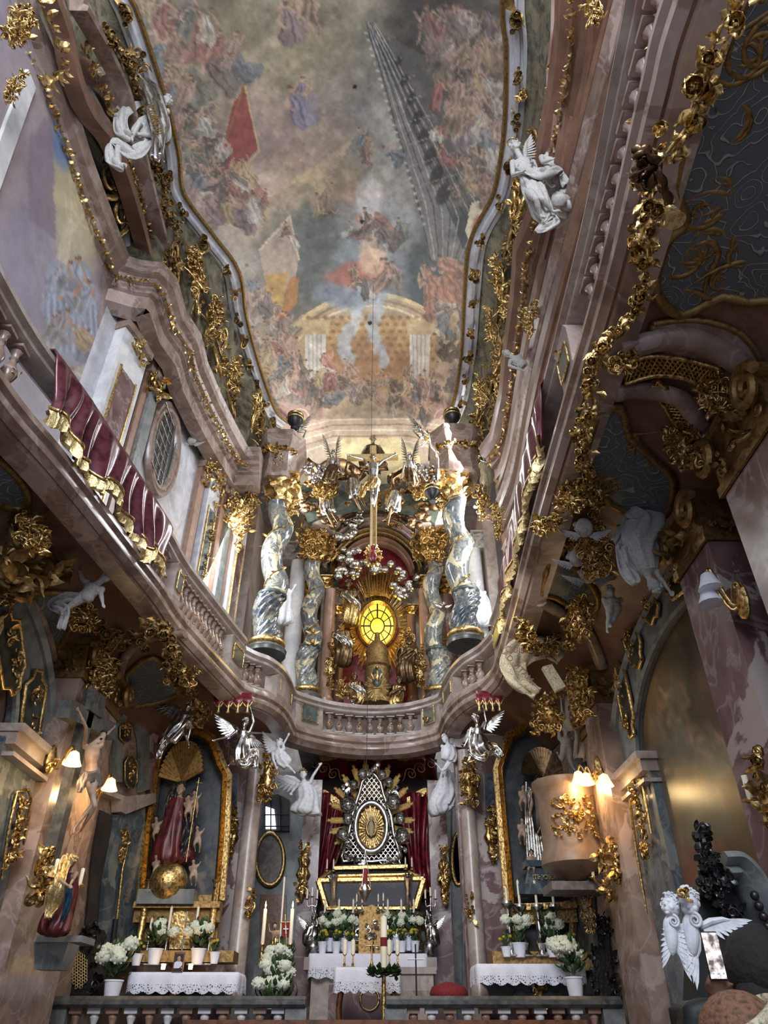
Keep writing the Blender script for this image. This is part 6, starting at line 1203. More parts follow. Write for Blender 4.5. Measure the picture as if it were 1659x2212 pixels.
# ---------------------------------------------------------------- altar groups
figure('madonna_statue', 'Madonna in deep red robe with grey veil holding a child, left altar niche', 'statue', 13.75, (391, 1703), 25, (387, 1722), (380, 1768), {'l': ((368, 1745), (384, 1756, -.1)), 'r': ((402, 1740), (406, 1752, -.15))}, {}, mat='palebody', robe=[(387, 1726, 0, .7), (380, 1765, 0, 1.0), (374, 1820, 0, 1.3), (373, 1872, 0, 1.5)], robemat='robered', hair='robedark', scarf=[{'p': [(384, 1694, 0), (374, 1715, -.02), (366, 1750, -.05), (360, 1800, -.05), (352, 1850, 0)], 'w': .9, 'm': 'robedark', 'n': 'mantle'}, {'p': [(402, 1755, -.12), (408, 1790, -.14), (396, 1830, -.14), (392, 1850, -.1)], 'w': 1.0, 'm': 'robedark', 'n': 'mantle'}])
for lab, x, y, D in (('pale carved child on the arm of the Madonna', 407, 1722, 13.50), ('pale putto at the upper right of the Madonna niche', 420, 1712, 13.65), ('pale putto at the right edge of the Madonna niche', 426, 1788, 13.75), ('pale putto standing at the foot of the Madonna, left', 338, 1850, 13.65), ('pale putto low at the right of the Madonna globe', 418, 1860, 13.65), ('pale putto high at the left of the Madonna', 338, 1768, 13.75),
    ('pale putto with raised arm left of Joseph', 1130, 1700, 13.75), ('pale putto in the left middle of the Joseph niche', 1128, 1772, 13.75), ('seated pale putto at the foot of Joseph', 1148, 1842, 13.65)):
    figure('putto_statue', lab, 'statue', D, (x, y), 11, (x, y+9), (x+1, y+26), {'l': ((x-9, y+16), (x-6, y+24)), 'r': ((x+9, y+12), (x+14, y+4))}, {'l': ((x-7, y+36, -.08), (x-4, y+48)), 'r': ((x+6, y+36, -.06), (x+5, y+50))}, mat='palebody', chub=1.25, hair='hairdark', vox=.014)
m = M(); q = YG(13.70)(364, 1905); m.ell(q, .32, 20); o = m.build('globe', 'gold'); tag(o, 'golden globe with serpent under the Madonna', 'globe')
m = M(); m.tube(crom([YG(13.95)(*z) for z in ((380, 1925), (372, 1915), (378, 1905), (392, 1910), (388, 1925))], 4), .035, 6); tag(m.build('serpent', 'blackwood'), 'dark serpent coiled on the golden globe', 'serpent')
m = M(); q = YG(13.75)(363, 1940); m.box(q, (.95, .4, .22)); tag(m.build('plinth', 'greyblue', None, 'auto'), 'grey marble plinth below the golden globe', 'plinth')
m = M(); m.tube([YG(13.45)(402, 1862), YG(13.45)(430, 1680)], .012, 5); m.tube([YG(13.45)(425, 1690), YG(13.45)(437, 1692)], .012, 5); tag(m.build('cross_staff', 'gold'), 'long thin golden staff with a small cross in the Madonna niche', 'staff')
figure('joseph_statue', 'bearded Joseph in dark cloak standing in the right altar niche', 'statue', 13.85, (1164, 1690), 24, (1166, 1706), (1172, 1752), {'l': ((1150, 1730), (1146, 1756)), 'r': ((1184, 1726), (1192, 1740))}, {}, mat='palebody', robe=[(1167, 1712, 0, .8), (1174, 1750, 0, 1.0), (1186, 1800, 0, 1.0)], robemat='robedark', hair='hairdark', beard=True)
figure('child_statue', 'silver clad child walking beside Joseph, right altar niche', 'statue', 13.65, (1183, 1752), 17, (1184, 1764), (1186, 1795), {'l': ((1172, 1780), (1164, 1794)), 'r': ((1196, 1775), (1196, 1755))}, {'l': ((1186, 1830, -.1), (1192, 1852)), 'r': ((1194, 1828, -.05), (1204, 1850))}, mat='palebody', robe=[(1184, 1768, 0, .75), (1186, 1795, 0, .8), (1188, 1818, 0, 1.0)], robemat='silver', hair='hairdark')
m = M(); rg = random.Random(6)
for k in range(9): a = YG(14.10)(1138, 1690); b = YG(14.05)(1140+k*6, 1860); m.tube(crom([a, YG(14.05)(1136+k*4, 1760+rg.uniform(-20, 20)), b], 5), [.03]*11, 5)
tag(m.build('light_beam_carving', 'silver'), 'silver carved shaft of rays falling through the Joseph niche', 'carving')
t = thing('pedestal', 'dark blue stepped pedestal with gold inscription under Joseph', 'pedestal', YG(13.75)(1178, 1935)); m = M(); q = YG(13.75)(1180, 1935); m.box(q+V(0, 0, .08), (1.0, .4, .16)); m.box(q+V(0, 0, .28), (.7, .34, .3), 0, .7); m.box(q+V(0, 0, .48), (.66, .36, .1)); m.build('block', 'blue', t, 'auto'); text('ITE JOSEPH', q+V(0, -.2, .26), .1, (PI/2, 0, 0), 'gold', t)
# left crucifix and mourning figure
XC = -3.98; CQ = lambda q: PX(q[0], q[1], XC+(q[2] if len(q) > 2 else 0))
t = thing('wall_cross', 'tall dark grey wooden cross leaning on the broad left pilaster', 'cross', CQ((112, 1885))); m = M()
def beam3(m, a, b, w, d, n=(1, 0, 0)):
    a = Vector(a); b = Vector(b); n = Vector(n); t_ = (b-a).normalized(); s = t_.cross(n).normalized()*w/2; m.slab([a-s, a+s, b+s, b-s], -n*d)
beam3(m, CQ((114, 1885)), CQ((208, 1500)), .2, .14); m.build('upright', 'darkstone', t, 'auto'); m = M(); beam3(m, CQ((152, 1530)), CQ((252, 1582)), .24, .16); m.build('crossbar', 'darkstone', t, 'auto')
m = M(); beam3(m, CQ((196, 1508, .03)), CQ((226, 1530, .03)), .3, .06); m.build('title_board', 'darkstone', t, 'auto')
figure('crucified_figure', 'pale wooden crucified figure on the large dark cross, left wall', 'statue', 0, (222, 1590, .15), 24, (200, 1606, .12), (196, 1676, .15), {'l': ((186, 1572, .1), (170, 1536, .05)), 'r': ((224, 1592, .1), (246, 1572, .05))}, {'l': ((205, 1742, .3), (172, 1798, .1)), 'r': ((200, 1738, .26), (160, 1790, .1))}, mat='palebody', Pf=CQ, robe=[(195, 1664, .15, .75), (196, 1684, .15, .85), (194, 1700, .15, .7)], robemat='stone', hair='hairdark', beard=True, look=(.75, -.5, -.6), scarf=[{'p': [(186, 1668, .2), (176, 1690, .2), (172, 1712, .2)], 'w': .7, 'm': 'stone', 'n': 'loincloth_end'}])
figure('mourning_statue', 'painted mourning woman in red and gold veil on the left wall bracket', 'statue', 0, (156, 1862, .35), 24, (148, 1882, .3), (138, 1935, .3), {'l': ((134, 1905, .4), (148, 1914, .5)), 'r': ((158, 1900, .4), (150, 1914, .5))}, {}, mat='palebody', Pf=CQ, robe=[(148, 1884, .3, .7), (140, 1930, .3, 1.0), (124, 1985, .3, 1.2), (112, 2022, .3, 1.1)], robemat='robered', hair='goldpale', look=(.7, -.6, -.2), scarf=[{'p': [(152, 1848, .3), (140, 1870, .3), (126, 1910, .35), (112, 1960, .3), (104, 1985, .3)], 'w': 1.3, 'm': 'goldpale', 'n': 'veil'}, {'p': [(150, 1915, .45), (146, 1950, .45), (134, 1990, .4)], 'w': .6, 'm': 'robeblue', 'n': 'mantle'}])
m = M(); q = CQ((108, 2032)); m.box(q+V(.2, 0, 0), (.55, .5, .07)); m.box(q+V(.1, 0, -.17), (.3, .3, .28), 0, 1.4); tag(m.build('wall_bracket', 'greyblue', None, 'auto'), 'grey stone bracket carrying the mourning woman', 'bracket')
# ---------------------------------------------------------------- lamps
def lamp(label, px, py, P, wallp, bulbs, pw):
    c = P(px, py); w_ = Vector(wallp); t = thing('wall_lamp', label, 'lamp', w_); m = M(); m.ell(w_, (.06, .12, .2), 8); m.foliage(w_, (.04, .08, .12), 8, .14, (-1 if w_.x > 0 else 1, 0, 0)); m.build('backplate', 'gold', t, 'auto')
    for i, (bx, by) in enumerate(bulbs):
        b = P(bx, by); m = M(); m.tube(crom([w_, w_.lerp(b, .4)+V(0, 0, -.12), w_.lerp(b, .8)+V(0, 0, .16), b+V(0, 0, .1)], 5), .02, 6); m.build('arm', 'gold', t)
        m = M(); m.lathe([(.03, .1), (.06, .08), (.085, 0), (.12, -.07)], b, 12, lambda a, z: 1+.1*math.sin(6*a)*(z < 0)); m.build('glass_shade', 'shade' if pw else 'pot', t)
        if pw: m = M(); m.ell(b-V(0, 0, .02), .075, 10); m.build('bulb', 'bulb', t); point(b-V(0, .0, .16), pw, (1, .68, .32), .06)
emit('shade', (255, 206, 130), 2.2)
lamp('glowing wall lamp left of the large crucifix', 158, 1640, XG(-3.85), PX(110, 1640, -4.3), [(158, 1640)], 14)
lamp('glowing wall lamp right of the large crucifix', 238, 1696, XG(-3.9), PX(210, 1700, -4.25), [(238, 1696)], 14)
lamp('glowing three armed lamp on the right pilaster by the pulpit', 1280, 1680, XG(3.3), PX(1292, 1660, 3.48), [(1250, 1680), (1267, 1684), (1306, 1688)], 9)
lamp('unlit lamp with two blue white glass shades on the near right pilaster', 1550, 1260, XG(3.15), PX(1600, 1295, 3.36), [(1532, 1258), (1532, 1290)], 0)
def candlearm(label, P, wp, cs, group=None):
    w_ = P(*wp); sg = 1 if w_.x < 0 else -1; t = thing('candle_sconce', label, 'sconce', w_); m = M(); m.foliage(w_, (.03, .1, .3), 26, .2, (sg, -.3, 0), random.Random(wp[0])); m.build('gilt_backplate', 'gold', t, 'auto')
    for bx, by in cs:
        b = P(bx, by); m = M(); m.tube(crom([w_, w_.lerp(b, .5)-V(0, 0, .14), b-V(0, 0, .02)], 5), .02, 6); m.lathe([(.02, -.03), (.08, 0), (.05, .01)], b, 12); m.build('arm', 'gold', t); m = M(); m.lathe([(.025, 0), (.025, .2), (.004, .21)], b, 10); m.build('candle', 'wax', t)
candlearm('gilt candle sconce left of the mourning woman', XG(-3.9), (88, 1890), [(116, 1895), (172, 1912)]); candlearm('gilt candle sconce right of the pulpit on the lamp pilaster', XG(3.4), (1310, 1885), [(1282, 1895)]); candlearm('gilt candle sconce on the blue pier of the right wall', XG(3.5), (1336, 1870), [(1308, 1885)]); candlearm('gilt candle sconce at the right edge with a tilted candle', XG(3.2), (1655, 1700), [(1622, 1728)])
marble('pulpitstone', (120, 96, 78), (142, 118, 98), (104, 84, 70), 2, .4, .02, .2)
# ---------------------------------------------------------------- pulpit
t = thing('pulpit', 'round pinkish stone pulpit with gilt relief on the right wall', 'pulpit', RB_(1240, 1890)); q = PY(1246, 1885, 12.3); R1 = .52
m = M(); m.lathe([(.1, -.12), (R1*.7, -.02), (R1*1.02, .1), (R1*1.0, .25), (R1*.9, .36), (R1*.94, 1.1), (R1*1.0, 1.22), (R1*1.06, 1.28), (R1*1.04, 1.36), (R1*.9, 1.38), (R1*.88, 1.1)], q, 40); m.build('basin', 'pulpitstone', t, 'auto')
m = M(); rg = random.Random(3)
for k in range(150): a = -PI/2+rg.uniform(-.8, .6); m.foliage(q+V(R1*.96*math.cos(a), R1*.96*math.sin(a), rg.uniform(.42, 1.02)), (0, 0, 0), 1, .1, (math.cos(a), math.sin(a), 0), rg, .2)
m.build('gilt_relief', 'gold', t, 'auto'); m = M(); m.box(q+V(0, .2, -.2), (.9, .7, .12)); m.build('shelf', 'stone', t, 'auto')
t = thing('sounding_board_drapery', 'cream cloth folds and stone leaves hanging above the pulpit', 'drapery', PY(1245, 1530, 12.2)); ribbon(t, [PY(*z, 12.2) for z in ((1225, 1500), (1240, 1545), (1262, 1580), (1255, 1640))], .45, 'stucco')
# ---------------------------------------------------------------- high altar
for lab, px, D, rad, mt in (('brightly lit pinkish round column left of the high altar opening', 506, 14.6, .17, 'pinkgrey'), ('pinkish round column right of the high altar opening', 1035, 14.6, .15, 'pinkgrey'), ('mottled red pier with gilt drop at the left of the high altar', 655, 16.9, .2, 'purple'), ('mottled red pier with gilt drop at the right of the high altar', 958, 16.9, .2, 'purple')):
    b = PY(px, 2120, D); t = thing('marble_pier', lab, 'pier', (b.x, D, 1)); m = M(); m.lathe([(rad*1.2, 0), (rad*1.25, .3), (rad, .4), (rad*.97, 5.2)], (b.x, D, 1), 20) if D < 15 else m.box((b.x, D, 3.6), (rad*2, .4, 5.2)); m.build('shaft', mt, t, 'auto')
for lab, pts, P in (('gold shell bracket ornament on the left altar pier', (500, 1800), YG(14.72)), ('gold shell bracket ornament on the right altar pier', (1060, 1800), YG(14.72)), ('gold hanging ornament left of the high altar', (655, 1880), YG(16.6)), ('gold hanging ornament right of the high altar', (960, 1890), YG(16.6))):
    c = P(*pts); k = mpp(c); t = thing('gilt_bracket', lab, 'ornament', c); m = M(); m.lathe([(.0, -62*k), (3*k, -56*k), (9*k, -36*k), (6*k, -26*k), (14*k, -8*k), (8*k, 6*k), (12*k, 20*k), (4*k, 34*k)], c, 28, lambda a, z: 1+.2*math.sin(7*a+z*6)); m.build('shell', 'gold', t)
    m = M(); m.foliage(c-V(0, .1, 0), (9*k, .03, 55*k), 70, 13*k, (0, -1, 0), random.Random(pts[0])); m.build('leaves', 'gold', t, 'auto')
    if P(0, 0).y < 15:
        m = M(); m.slab([P(pts[0]-14, pts[1]-130), P(pts[0]+14, pts[1]-130), P(pts[0]+9, pts[1]-10), P(pts[0]-9, pts[1]-10)], (0, .1, 0)); m.build('tapered_panel', 'blue', t, 'auto')
for lab, px, py in (('small gold cross shaped mount on the pier right of the left altar', 540, 1950), ('small gold candle mount on the pier left of the right altar', 1016, 1960)):
    m = M(); c = PY(px, py, 14.4); m.foliage(c, (.06, .03, .22), 18, .14, (0, -1, 0), random.Random(px)); tag(m.build('gilt_mount', 'gold', None, 'auto'), lab, 'ornament')
# recess left: lit window, oval portrait, dark door
t = thing('arched_window', 'small dark arched window high in the recess left of the high altar', 'window', PY(598, 1790, 17.8)); Wn = YG(17.9)
m = M(); m.slab([Wn(*q) for q in ((572, 1795), (572, 1722), (600, 1715), (625, 1728), (625, 1795))], (0, .08, 0)); m.build('frame', 'recess', t, 'auto'); m = M(); m.slab([YG(17.85)(*q) for q in ((574, 1790), (574, 1742), (592, 1748), (596, 1790))], (0, .03, 0)); m.build('lit_pane', 'daylight', t, 'auto')
m = M(); [m.tube([YG(17.8)(570, y), YG(17.8)(625, y)], .015, 4) for y in (1760, 1785)]; [m.tube([YG(17.8)(x, 1720), YG(17.8)(x, 1795)], .015, 4) for x in (585, 605)]; m.build('bars', 'black', t)
for lab, cx, rx in (('oval grey portrait in a gold frame left of the high altar', 583, 30), ('oval portrait edge with gold frame right of the high altar', 990, 14)):
    t = thing('oval_portrait', lab, 'painting', PY(cx, 1915, 17.9)); o_ = [PY(cx+rx*math.cos(a), 1856-56*math.sin(a), 17.9) for a in np.linspace(0, 2*PI, 33)]; m = M(); m.slab(o_[:-1], (0, .04, 0)); m.build('picture', 'stone', t, 'auto'); m = M(); m.tube(o_, .05, 8, caps=False); m.build('frame', 'gold', t)
m = M(); m.slab([PY(562, 2175, 17.9), PY(562, 1932, 17.9), PY(618, 1932, 17.9), PY(618, 2175, 17.9)], (0, .1, 0)); tag(m.build('wooden_door', 'wood', None, 'auto'), 'dark brown wooden door behind the risen figure, left of the high altar', 'door')
m = M(); m.slab([PY(977, 2175, 17.9), PY(977, 1700, 17.9), PY(998, 1700, 17.9), PY(998, 2175, 17.9)], (0, .1, 0)); tag(m.build('recess_panel', 'greyblue', None, 'auto'), 'narrow dark grey passage right of the high altar', 'panel')
# canopy
t = thing('red_canopy', 'deep red carved canopy with gold fringe over the high altar', 'canopy', PY(806, 1660, 16.4)); CP_ = lambda x, y, d=0: PY(x, y, 17.0+d)
m = M(); rows = []
for i in range(41):
    x = 676+i*(944-676)/40; u = (x-806)/134; rows.append([CP_(x*.85+806*.15, 1632, -.3), CP_(x*.95+806*.05, 1655-6*(1-u*u), .3), CP_(x, 1690+10*math.cos(u*5.5)-10*u*u+(0), .5+.1*math.cos(u*20))])
m.grid(rows); o = m.build('canopy_shell', 'redsilk', t); s_ = o.modifiers.new('s', 'SOLIDIFY'); s_.thickness = .05
def fringe(t, pts, ln, name='fringe', mat='gold'):
    m = M(); pts = resample(crom(pts, 6), .05); rows = []
    for i, p in enumerate(pts): rows.append([p+V(0, .02, .04), p+V(0, -.03, .02), p+V(0, -.04-.02*(i % 2), -ln*(.8+.25*(i % 3)/2)), p+V(0, 0, -ln*.7)])
    m.grid(rows); m.build(name, mat, t, 'auto')
fringe(t, [CP_(690+i*14.4, 1634+3*math.sin(i*1.6), -.35) for i in range(17)], .1, mat='goldpale'); fringe(t, [CP_(x, y, .35) for x, y in ((676, 1704), (700, 1708), (722, 1722), (740, 1730))], .16); fringe(t, [CP_(x, y, .35) for x, y in ((868, 1730), (886, 1722), (912, 1706), (944, 1702))], .16)
m = M(); [m.volute(CP_(x, y, -.05), (k, 0, .2), (0, 0, 1), .14, 1.5, .12, 1.5) for x, y, k in ((700, 1660, 1), (720, 1672, 1), (908, 1660, -1), (888, 1672, -1), (930, 1650, -1), (684, 1650, 1))]; m.build('gilt_tendrils', 'golddull', t)
for k, lab in ((-1, 'heavy red side curtain with gold edge left of the high altar reliquary'), (1, 'heavy red side curtain with gold edge right of the high altar reliquary')):
    t = thing('altar_curtain', lab, 'curtain', PY(806+k*110, 2000, 17.2)); rows = []; n = 60
    for j in range(31):
        v = j/30; y = 1712+v*(1925-1712); xo = 132-4*v if True else 0; xi = 36+62*v; row = []
        for i in range(n+1):
            u = i/n; x = 806+k*(xi+(xo-xi)*u)-2; row.append(PY(x+5*math.sin(v*4+u*3), y, 17.3+.14*math.sin(u*17+2.5*math.sin(v*3.2)+1.2*k)+.07*math.sin(u*37+v*5)))
        rows.append(row)
    m = M(); m.grid(rows); o = m.build('curtain', 'redsilk', t); s_ = o.modifiers.new('s', 'SOLIDIFY'); s_.thickness = .03
    m = M(); m.tube([r[0]+V(0, -.04, 0) for r in rows], .035, 6); m.tube(rows[-1], .04, 6); m.build('gilt_edge', 'gold', t)
m = M(); m.slab([PY(678, 2000, 17.7), PY(678, 1640, 17.7), PY(944, 1640, 17.7), PY(944, 2000, 17.7)], (0, .1, 0)); struct(m, 'trim_15', 'darkred')
# monstrance-like mercy seat: gold rays, silver lattice, roses, oval image
G = (802, 1782, 16.55)
t = thing('ray_glory_shrine', 'silver lattice shrine with oval gold image, silver roses and bundled gold rays', 'shrine', PY(802, 1880, 16.5)); gp = lambda x, y, d=0: PY(x, y, G[2]+d)
for k in range(22):
    a = PI/2+2*PI*(k+.5)/22
    if math.sin(a) < -.75: continue
    rm = M()
    for j in range(-1, 3):
        L_ = 1-.07*abs(j-.4); rr = (98, 136 if math.sin(a) > 0 else 98); o_ = (j-.5)*3.4; ox, oy = o_*math.sin(a), o_*math.cos(a); rm.tube([gp(802+34*math.cos(a)+ox, 1772-50*math.sin(a)+oy, .14), gp(802+rr[0]*L_*math.cos(a)+ox, 1772-rr[1]*L_*math.sin(a)+oy, .1)], [.014, .017], 4)
    rm.build('ray_bundle', 'goldpale', t, False)
m = M(); q_ = [(802, 1668), (812, 1676), (822, 1690), (828, 1715), (836, 1738), (845, 1762), (850, 1800), (866, 1850), (862, 1862), (835, 1858), (802, 1862), (768, 1858), (742, 1862), (738, 1850), (754, 1800), (760, 1762), (768, 1738), (776, 1715), (782, 1690), (792, 1676)]
m.tube([gp(*z) for z in q_+[q_[0]]], .045, 6)
sil = [(x, y) for x, y in q_]
def inside(x, y, P):
    c_ = False; n = len(P)
    for i in range(n):
        x1, y1 = P[i]; x2, y2 = P[(i+1) % n]
        if (y1 > y) != (y2 > y) and x < (x2-x1)*(y-y1)/(y2-y1)+x1: c_ = not c_
    return c_
m.build('lattice_frame', 'silver', t)
m = M()
for i in range(14):
    for j in range(30):
        x = 738+i*10+(j % 2)*5; y = 1680+j*6.5
        if inside(x, y, sil) and ((x-802)/37)**2+((y-1787)/56)**2 > 1.05: m.tube([gp(x+4.4*math.cos(a), y-5*math.sin(a), .02) for a in np.linspace(0, 2*PI, 9)], .014, 4, caps=False)
o = m.build('lattice', 'silver', t); o['kind'] = 'stuff'
ovl = lambda rx, ry, d=0, n=40: [gp(802+rx*math.cos(a), 1787-ry*math.sin(a), d) for a in np.linspace(0, 2*PI, n+1)]
m = M(); m.tube(ovl(34, 53, -.05), .07, 8, caps=False); m.tube(ovl(37, 57, -.02), .03, 6, caps=False); m.build('oval_frame', 'silver', t); m = M(); m.slab(ovl(32, 51, .02)[:-1], (0, .05, 0)); m.build('oval_ground', 'golddull', t, 'auto')
m = M()
for k in range(34): a = 2*PI*k/34; L_ = .95 if k % 2 else .8; m.slab([gp(802+11*math.cos(a-.03), 1790-17*math.sin(a-.03), -.02), gp(802+31*L_*math.cos(a-.055), 1787-50*L_*math.sin(a-.055), -.06), gp(802+31*L_*math.cos(a+.055), 1787-50*L_*math.sin(a+.055), -.06), gp(802+11*math.cos(a+.03), 1790-17*math.sin(a+.03), -.02)], (0, .03, 0))
m.build('oval_rays', 'gold', t, 'auto'); m = M(); c_ = gp(802, 1790, -.12); m.ell(c_, (.06, .05, .17), 10); m.ell(c_+V(0, 0, .2), (.045, .045, .06), 8); m.build('small_figure', 'cream', t); m = M(); m.tube([gp(802+10*math.cos(a), 1788-17*math.sin(a), -.1) for a in np.linspace(0, 2*PI, 24)], .02, 5, caps=False); m.build('inner_ring', 'gold', t)
for x, y, r_ in ((752, 1738, 19), (741, 1803, 16), (752, 1768, 13), (849, 1732, 18), (868, 1805, 18), (864, 1768, 13), (783, 1672, 12), (825, 1674, 11), (765, 1695, 11), (840, 1690, 11)):
    m = M(); c_ = gp(x, y, -.1); k_ = mpp(c_)*r_*1.2; m.ell(c_, (k_*.75, k_*.4, k_*.75), 12)
    for j, (f_, n_) in enumerate(((1, 6), (.72, 5), (.42, 4))):
        for q in range(n_): a = 2*PI*(q+.5*j)/n_; d = V(math.cos(a), -.15, math.sin(a)); m.leaf(c_+d*k_*.25*f_+V(0, -k_*.2*(j+1), 0), d, (0, -1, 0), k_*.8*f_, k_*1.0*f_, .9, 4)
    m.build('silver_rose', 'silver', t, 'auto')
m = M(); rg = random.Random(8)
for x, y in ((752, 1705), (850, 1708), (760, 1855), (780, 1868), (802, 1875), (825, 1868), (845, 1858), (742, 1830), (866, 1832), (802, 1660), (790, 1890), (812, 1890)): m.foliage(gp(x, y, -.08), (.12, .04, .1), 7, .18, (0, -1, 0), rg, .3)
m.build('silver_leaves', 'silver', t, 'auto')
# reliquary casket
t = thing('glass_reliquary', 'gilt and silver glass casket with a hipped lid on the high altar', 'reliquary', PY(802, 1955, 16.3)); rq = lambda x, y, d=0: PY(x, y, 16.2+d)
m = M()
def bar(a, b, r=.045): m.tube([a, b], r, 6)
T0 = [rq(722, 1876, .1), rq(880, 1872, .1)]; T1 = [rq(688, 1902), rq(915, 1898)]; T2 = [rq(706, 1962), rq(896, 1962)]
bar(*T0, .06); bar(*T1, .06); bar(rq(714, 1884, .1), T1[0]); bar(rq(882, 1884, .1), T1[1]); bar(*T2, .05); bar(T1[0], T2[0], .07); bar(T1[1], T2[1], .07); bar(rq(716, 1892), rq(888, 1888), .03)
m.build('gilt_frame', 'gold', t, 'auto'); m = M(); m.slab([T1[0], T1[1], T2[1], T2[0]], (0, .02, 0)); m.build('glass_front', 'glass', t, 'auto'); m = M(); m.slab([rq(700, 1904, .6), rq(905, 1902, .6), rq(890, 1960, .6), rq(712, 1960, .6)], (0, .05, 0)); m.build('dark_lining', 'darkred', t, 'auto')
m = M(); m.slab([rq(714, 1884, .05), rq(882, 1882, .05), rq(910, 1896, 0), rq(694, 1898, 0)], (0, .3, 0)); m.build('lid', 'black', t, 'auto')
for x in (720, 882): m = M(); m.tube([rq(x, 1890, -.1), rq(x, 1925, -.08), rq(x, 1958, -.1)], [.1, .05, .08], 8); m.foliage(rq(x, 1893, -.16), (.06, .02, .05), 8, .12, (0, -1, 0)); m.build('herm_support', 'silver', t, 'auto')
m = M(); [m.volute(rq(x, 1915, .3), (k, 0, 0), (0, 0, 1), .06, 1.2, .2) for x, k in ((760, 1), (770, -1), (838, 1), (848, -1), (858, 1))]; m.build('silver_scrolls', 'silver', t)
t = thing('altar_retable', 'gilt and silver stepped altar retable with tabernacle door', 'retable', PY(802, 2055, 16.4)); q0 = PY(802, 2055, 16.4); top_ = PY(802, 1965, 16.4).z-q0.z; kx = mpp(q0)
m = M(); path = [V(q0.x+x*kx, 16.6+y, q0.z) for x, y in ((-112, .3), (-108, -.1), (-92, -.25), (-36, -.3), (-30, -.5), (30, -.5), (36, -.3), (92, -.25), (108, -.1), (112, .3))]
m.sweep(path, [(.1, 0), (.14, .08), (.02, .2), (0, top_*.55), (.08, top_*.62), (.02, top_*.66), (-.04, top_*.8), (.06, top_*.86), (.08, top_*.95), (-.3, top_*.97)]); m.build('body', 'gold', t, 'auto')
for x, w_ in ((-78, 9), (-54, 14), (-32, 8), (62, 16), (88, 9), (40, 8)): m = M(); c_ = PY(802+x, 2014, 16.05); m.box(c_, (w_*2*kx, .05, .38)); m.foliage(c_+V(0, -.03, 0), (w_*kx*.8, .01, .14), 12, .1, (0, -1, 0), random.Random(x)); m.build('silver_panel', 'silver', t, 'auto')
m = M(); c_ = PY(802, 2015, 15.85); m.slab([c_+V(x*.24, 0, z) for x, z in ((-1, -.4), (1, -.4), (1, .3), (.6, .42), (0, .48), (-.6, .42), (-1, .3))], (0, .1, 0)); m.build('tabernacle_door', 'golddull', t, 'auto'); m = M(); m.foliage(c_+V(0, -.04, -.02), (.1, .01, .25), 22, .12, (0, -1, 0), random.Random(2)); m.build('door_relief', 'silver', t, 'auto')
for i, x in enumerate((694, 716, 738, 762, 846, 868, 890)): m = M(); m.lathe([(.03, 0), (.03, .5), (.05, .52)], PY(x, 2035, 15.95), 8); m.build('colonnette', 'silver', t, 'auto')
for lab, x, k in (('silver herm angel carrying a candelabrum left of the retable', 674, 1), ('silver herm angel carrying a candelabrum right of the retable', 930, -1)):
    tt = figure('angel_statue', lab, 'statue', 16.1, (x+4*k, 1982), 15, (x, 1996), (x-2*k, 2020), {'l': ((x-10, 2008), (x-4, 2018)), 'r': ((x+12*k, 1998), (x+8*k, 1972))}, {}, mat='silver', robe=[(x, 2004, 0, .7), (x-4*k, 2022, 0, 1.0), (x-12*k, 2046, 0, .5)], wings=[((x-6*k, 2000, .1), (x-20*k, 1985, .1), 1.1)])
    m = M(); m.ell(PY(x+2*k, 2046, 16.0), .14, 14); m.build('globe', 'silver', tt)
    t = thing('candelabrum', 'silver three branched candelabrum held by the '+('left' if k > 0 else 'right')+' herm angel', 'candelabrum', PY(x+2, 1968, 16.0)); c_ = PY(x, 1968, 16.0); m = M(); m.tube([c_, PY(x, 1935, 16.0)], .018, 6)
    for dx in (-11, 0, 11): m.tube(crom([PY(x, 1955, 16.0), PY(x+dx*.8, 1958, 16.0), PY(x+dx, 1945-4*(dx == 0), 16.0)], 4), .014, 5); m.lathe([(.01, 0), (.05, .02)], PY(x+dx, 1944-5*(dx == 0), 16.0), 8)
    m.build('branches', 'silver', t)
    for dx in (-11, 0, 11): m = M(); m.lathe([(.018, 0), (.018, .17), (0, .18)], PY(x+dx, 1943-5*(dx == 0), 16.0), 8); m.build('candle', 'wax', t)
# stone mensa
q0 = PY(796, 2160, 15.6); zt = PY(796, 2068, 15.6).z; t = thing('high_altar', 'pinkish grey marble high altar table with moulded top and steps', 'altar', (q0.x+.03, 16.2, 1)); kx = mpp(q0)
xw = 140*kx; m = M(); m.box((q0.x+.03, 16.25, (1+zt)/2), (2*xw*.93, 1.1, zt-1)); m.box((q0.x+.03, 16.2, zt-.1), (2*xw*1.05, 1.3, .2)); m.box((q0.x+.03, 16.2, zt-.24), (2*xw*.98, 1.2, .08)); m.build('mensa', 'pinkgrey', t, 'auto')
m = M(); m.box((q0.x, 15.66, 1+(zt-1)*.5), (2*xw*.62, .06, (zt-1)*.5)); m.build('front_panel', 'purple', t, 'auto'); m = M(); m.tube([V(q0.x+.02+.17*math.cos(a), 15.6, 1.0+(zt-1)*.62+.17*math.sin(a)) for a in np.linspace(0, 2*PI, 20)], .02, 5, caps=False); m.build('gilt_medallion', 'gold', t)
m = M(); m.box((q0.x, 15.4, 1.08), (2*xw*1.2, 1.3, .16)); m.box((q0.x, 15.6, 1.22), (2*xw*1.1, .9, .14)); m.build('steps', 'stone', t, 'auto')
cl('long white lace cloth over the high altar table', (668, 2062), (922, 2060), 15.55, 1.0, .34)
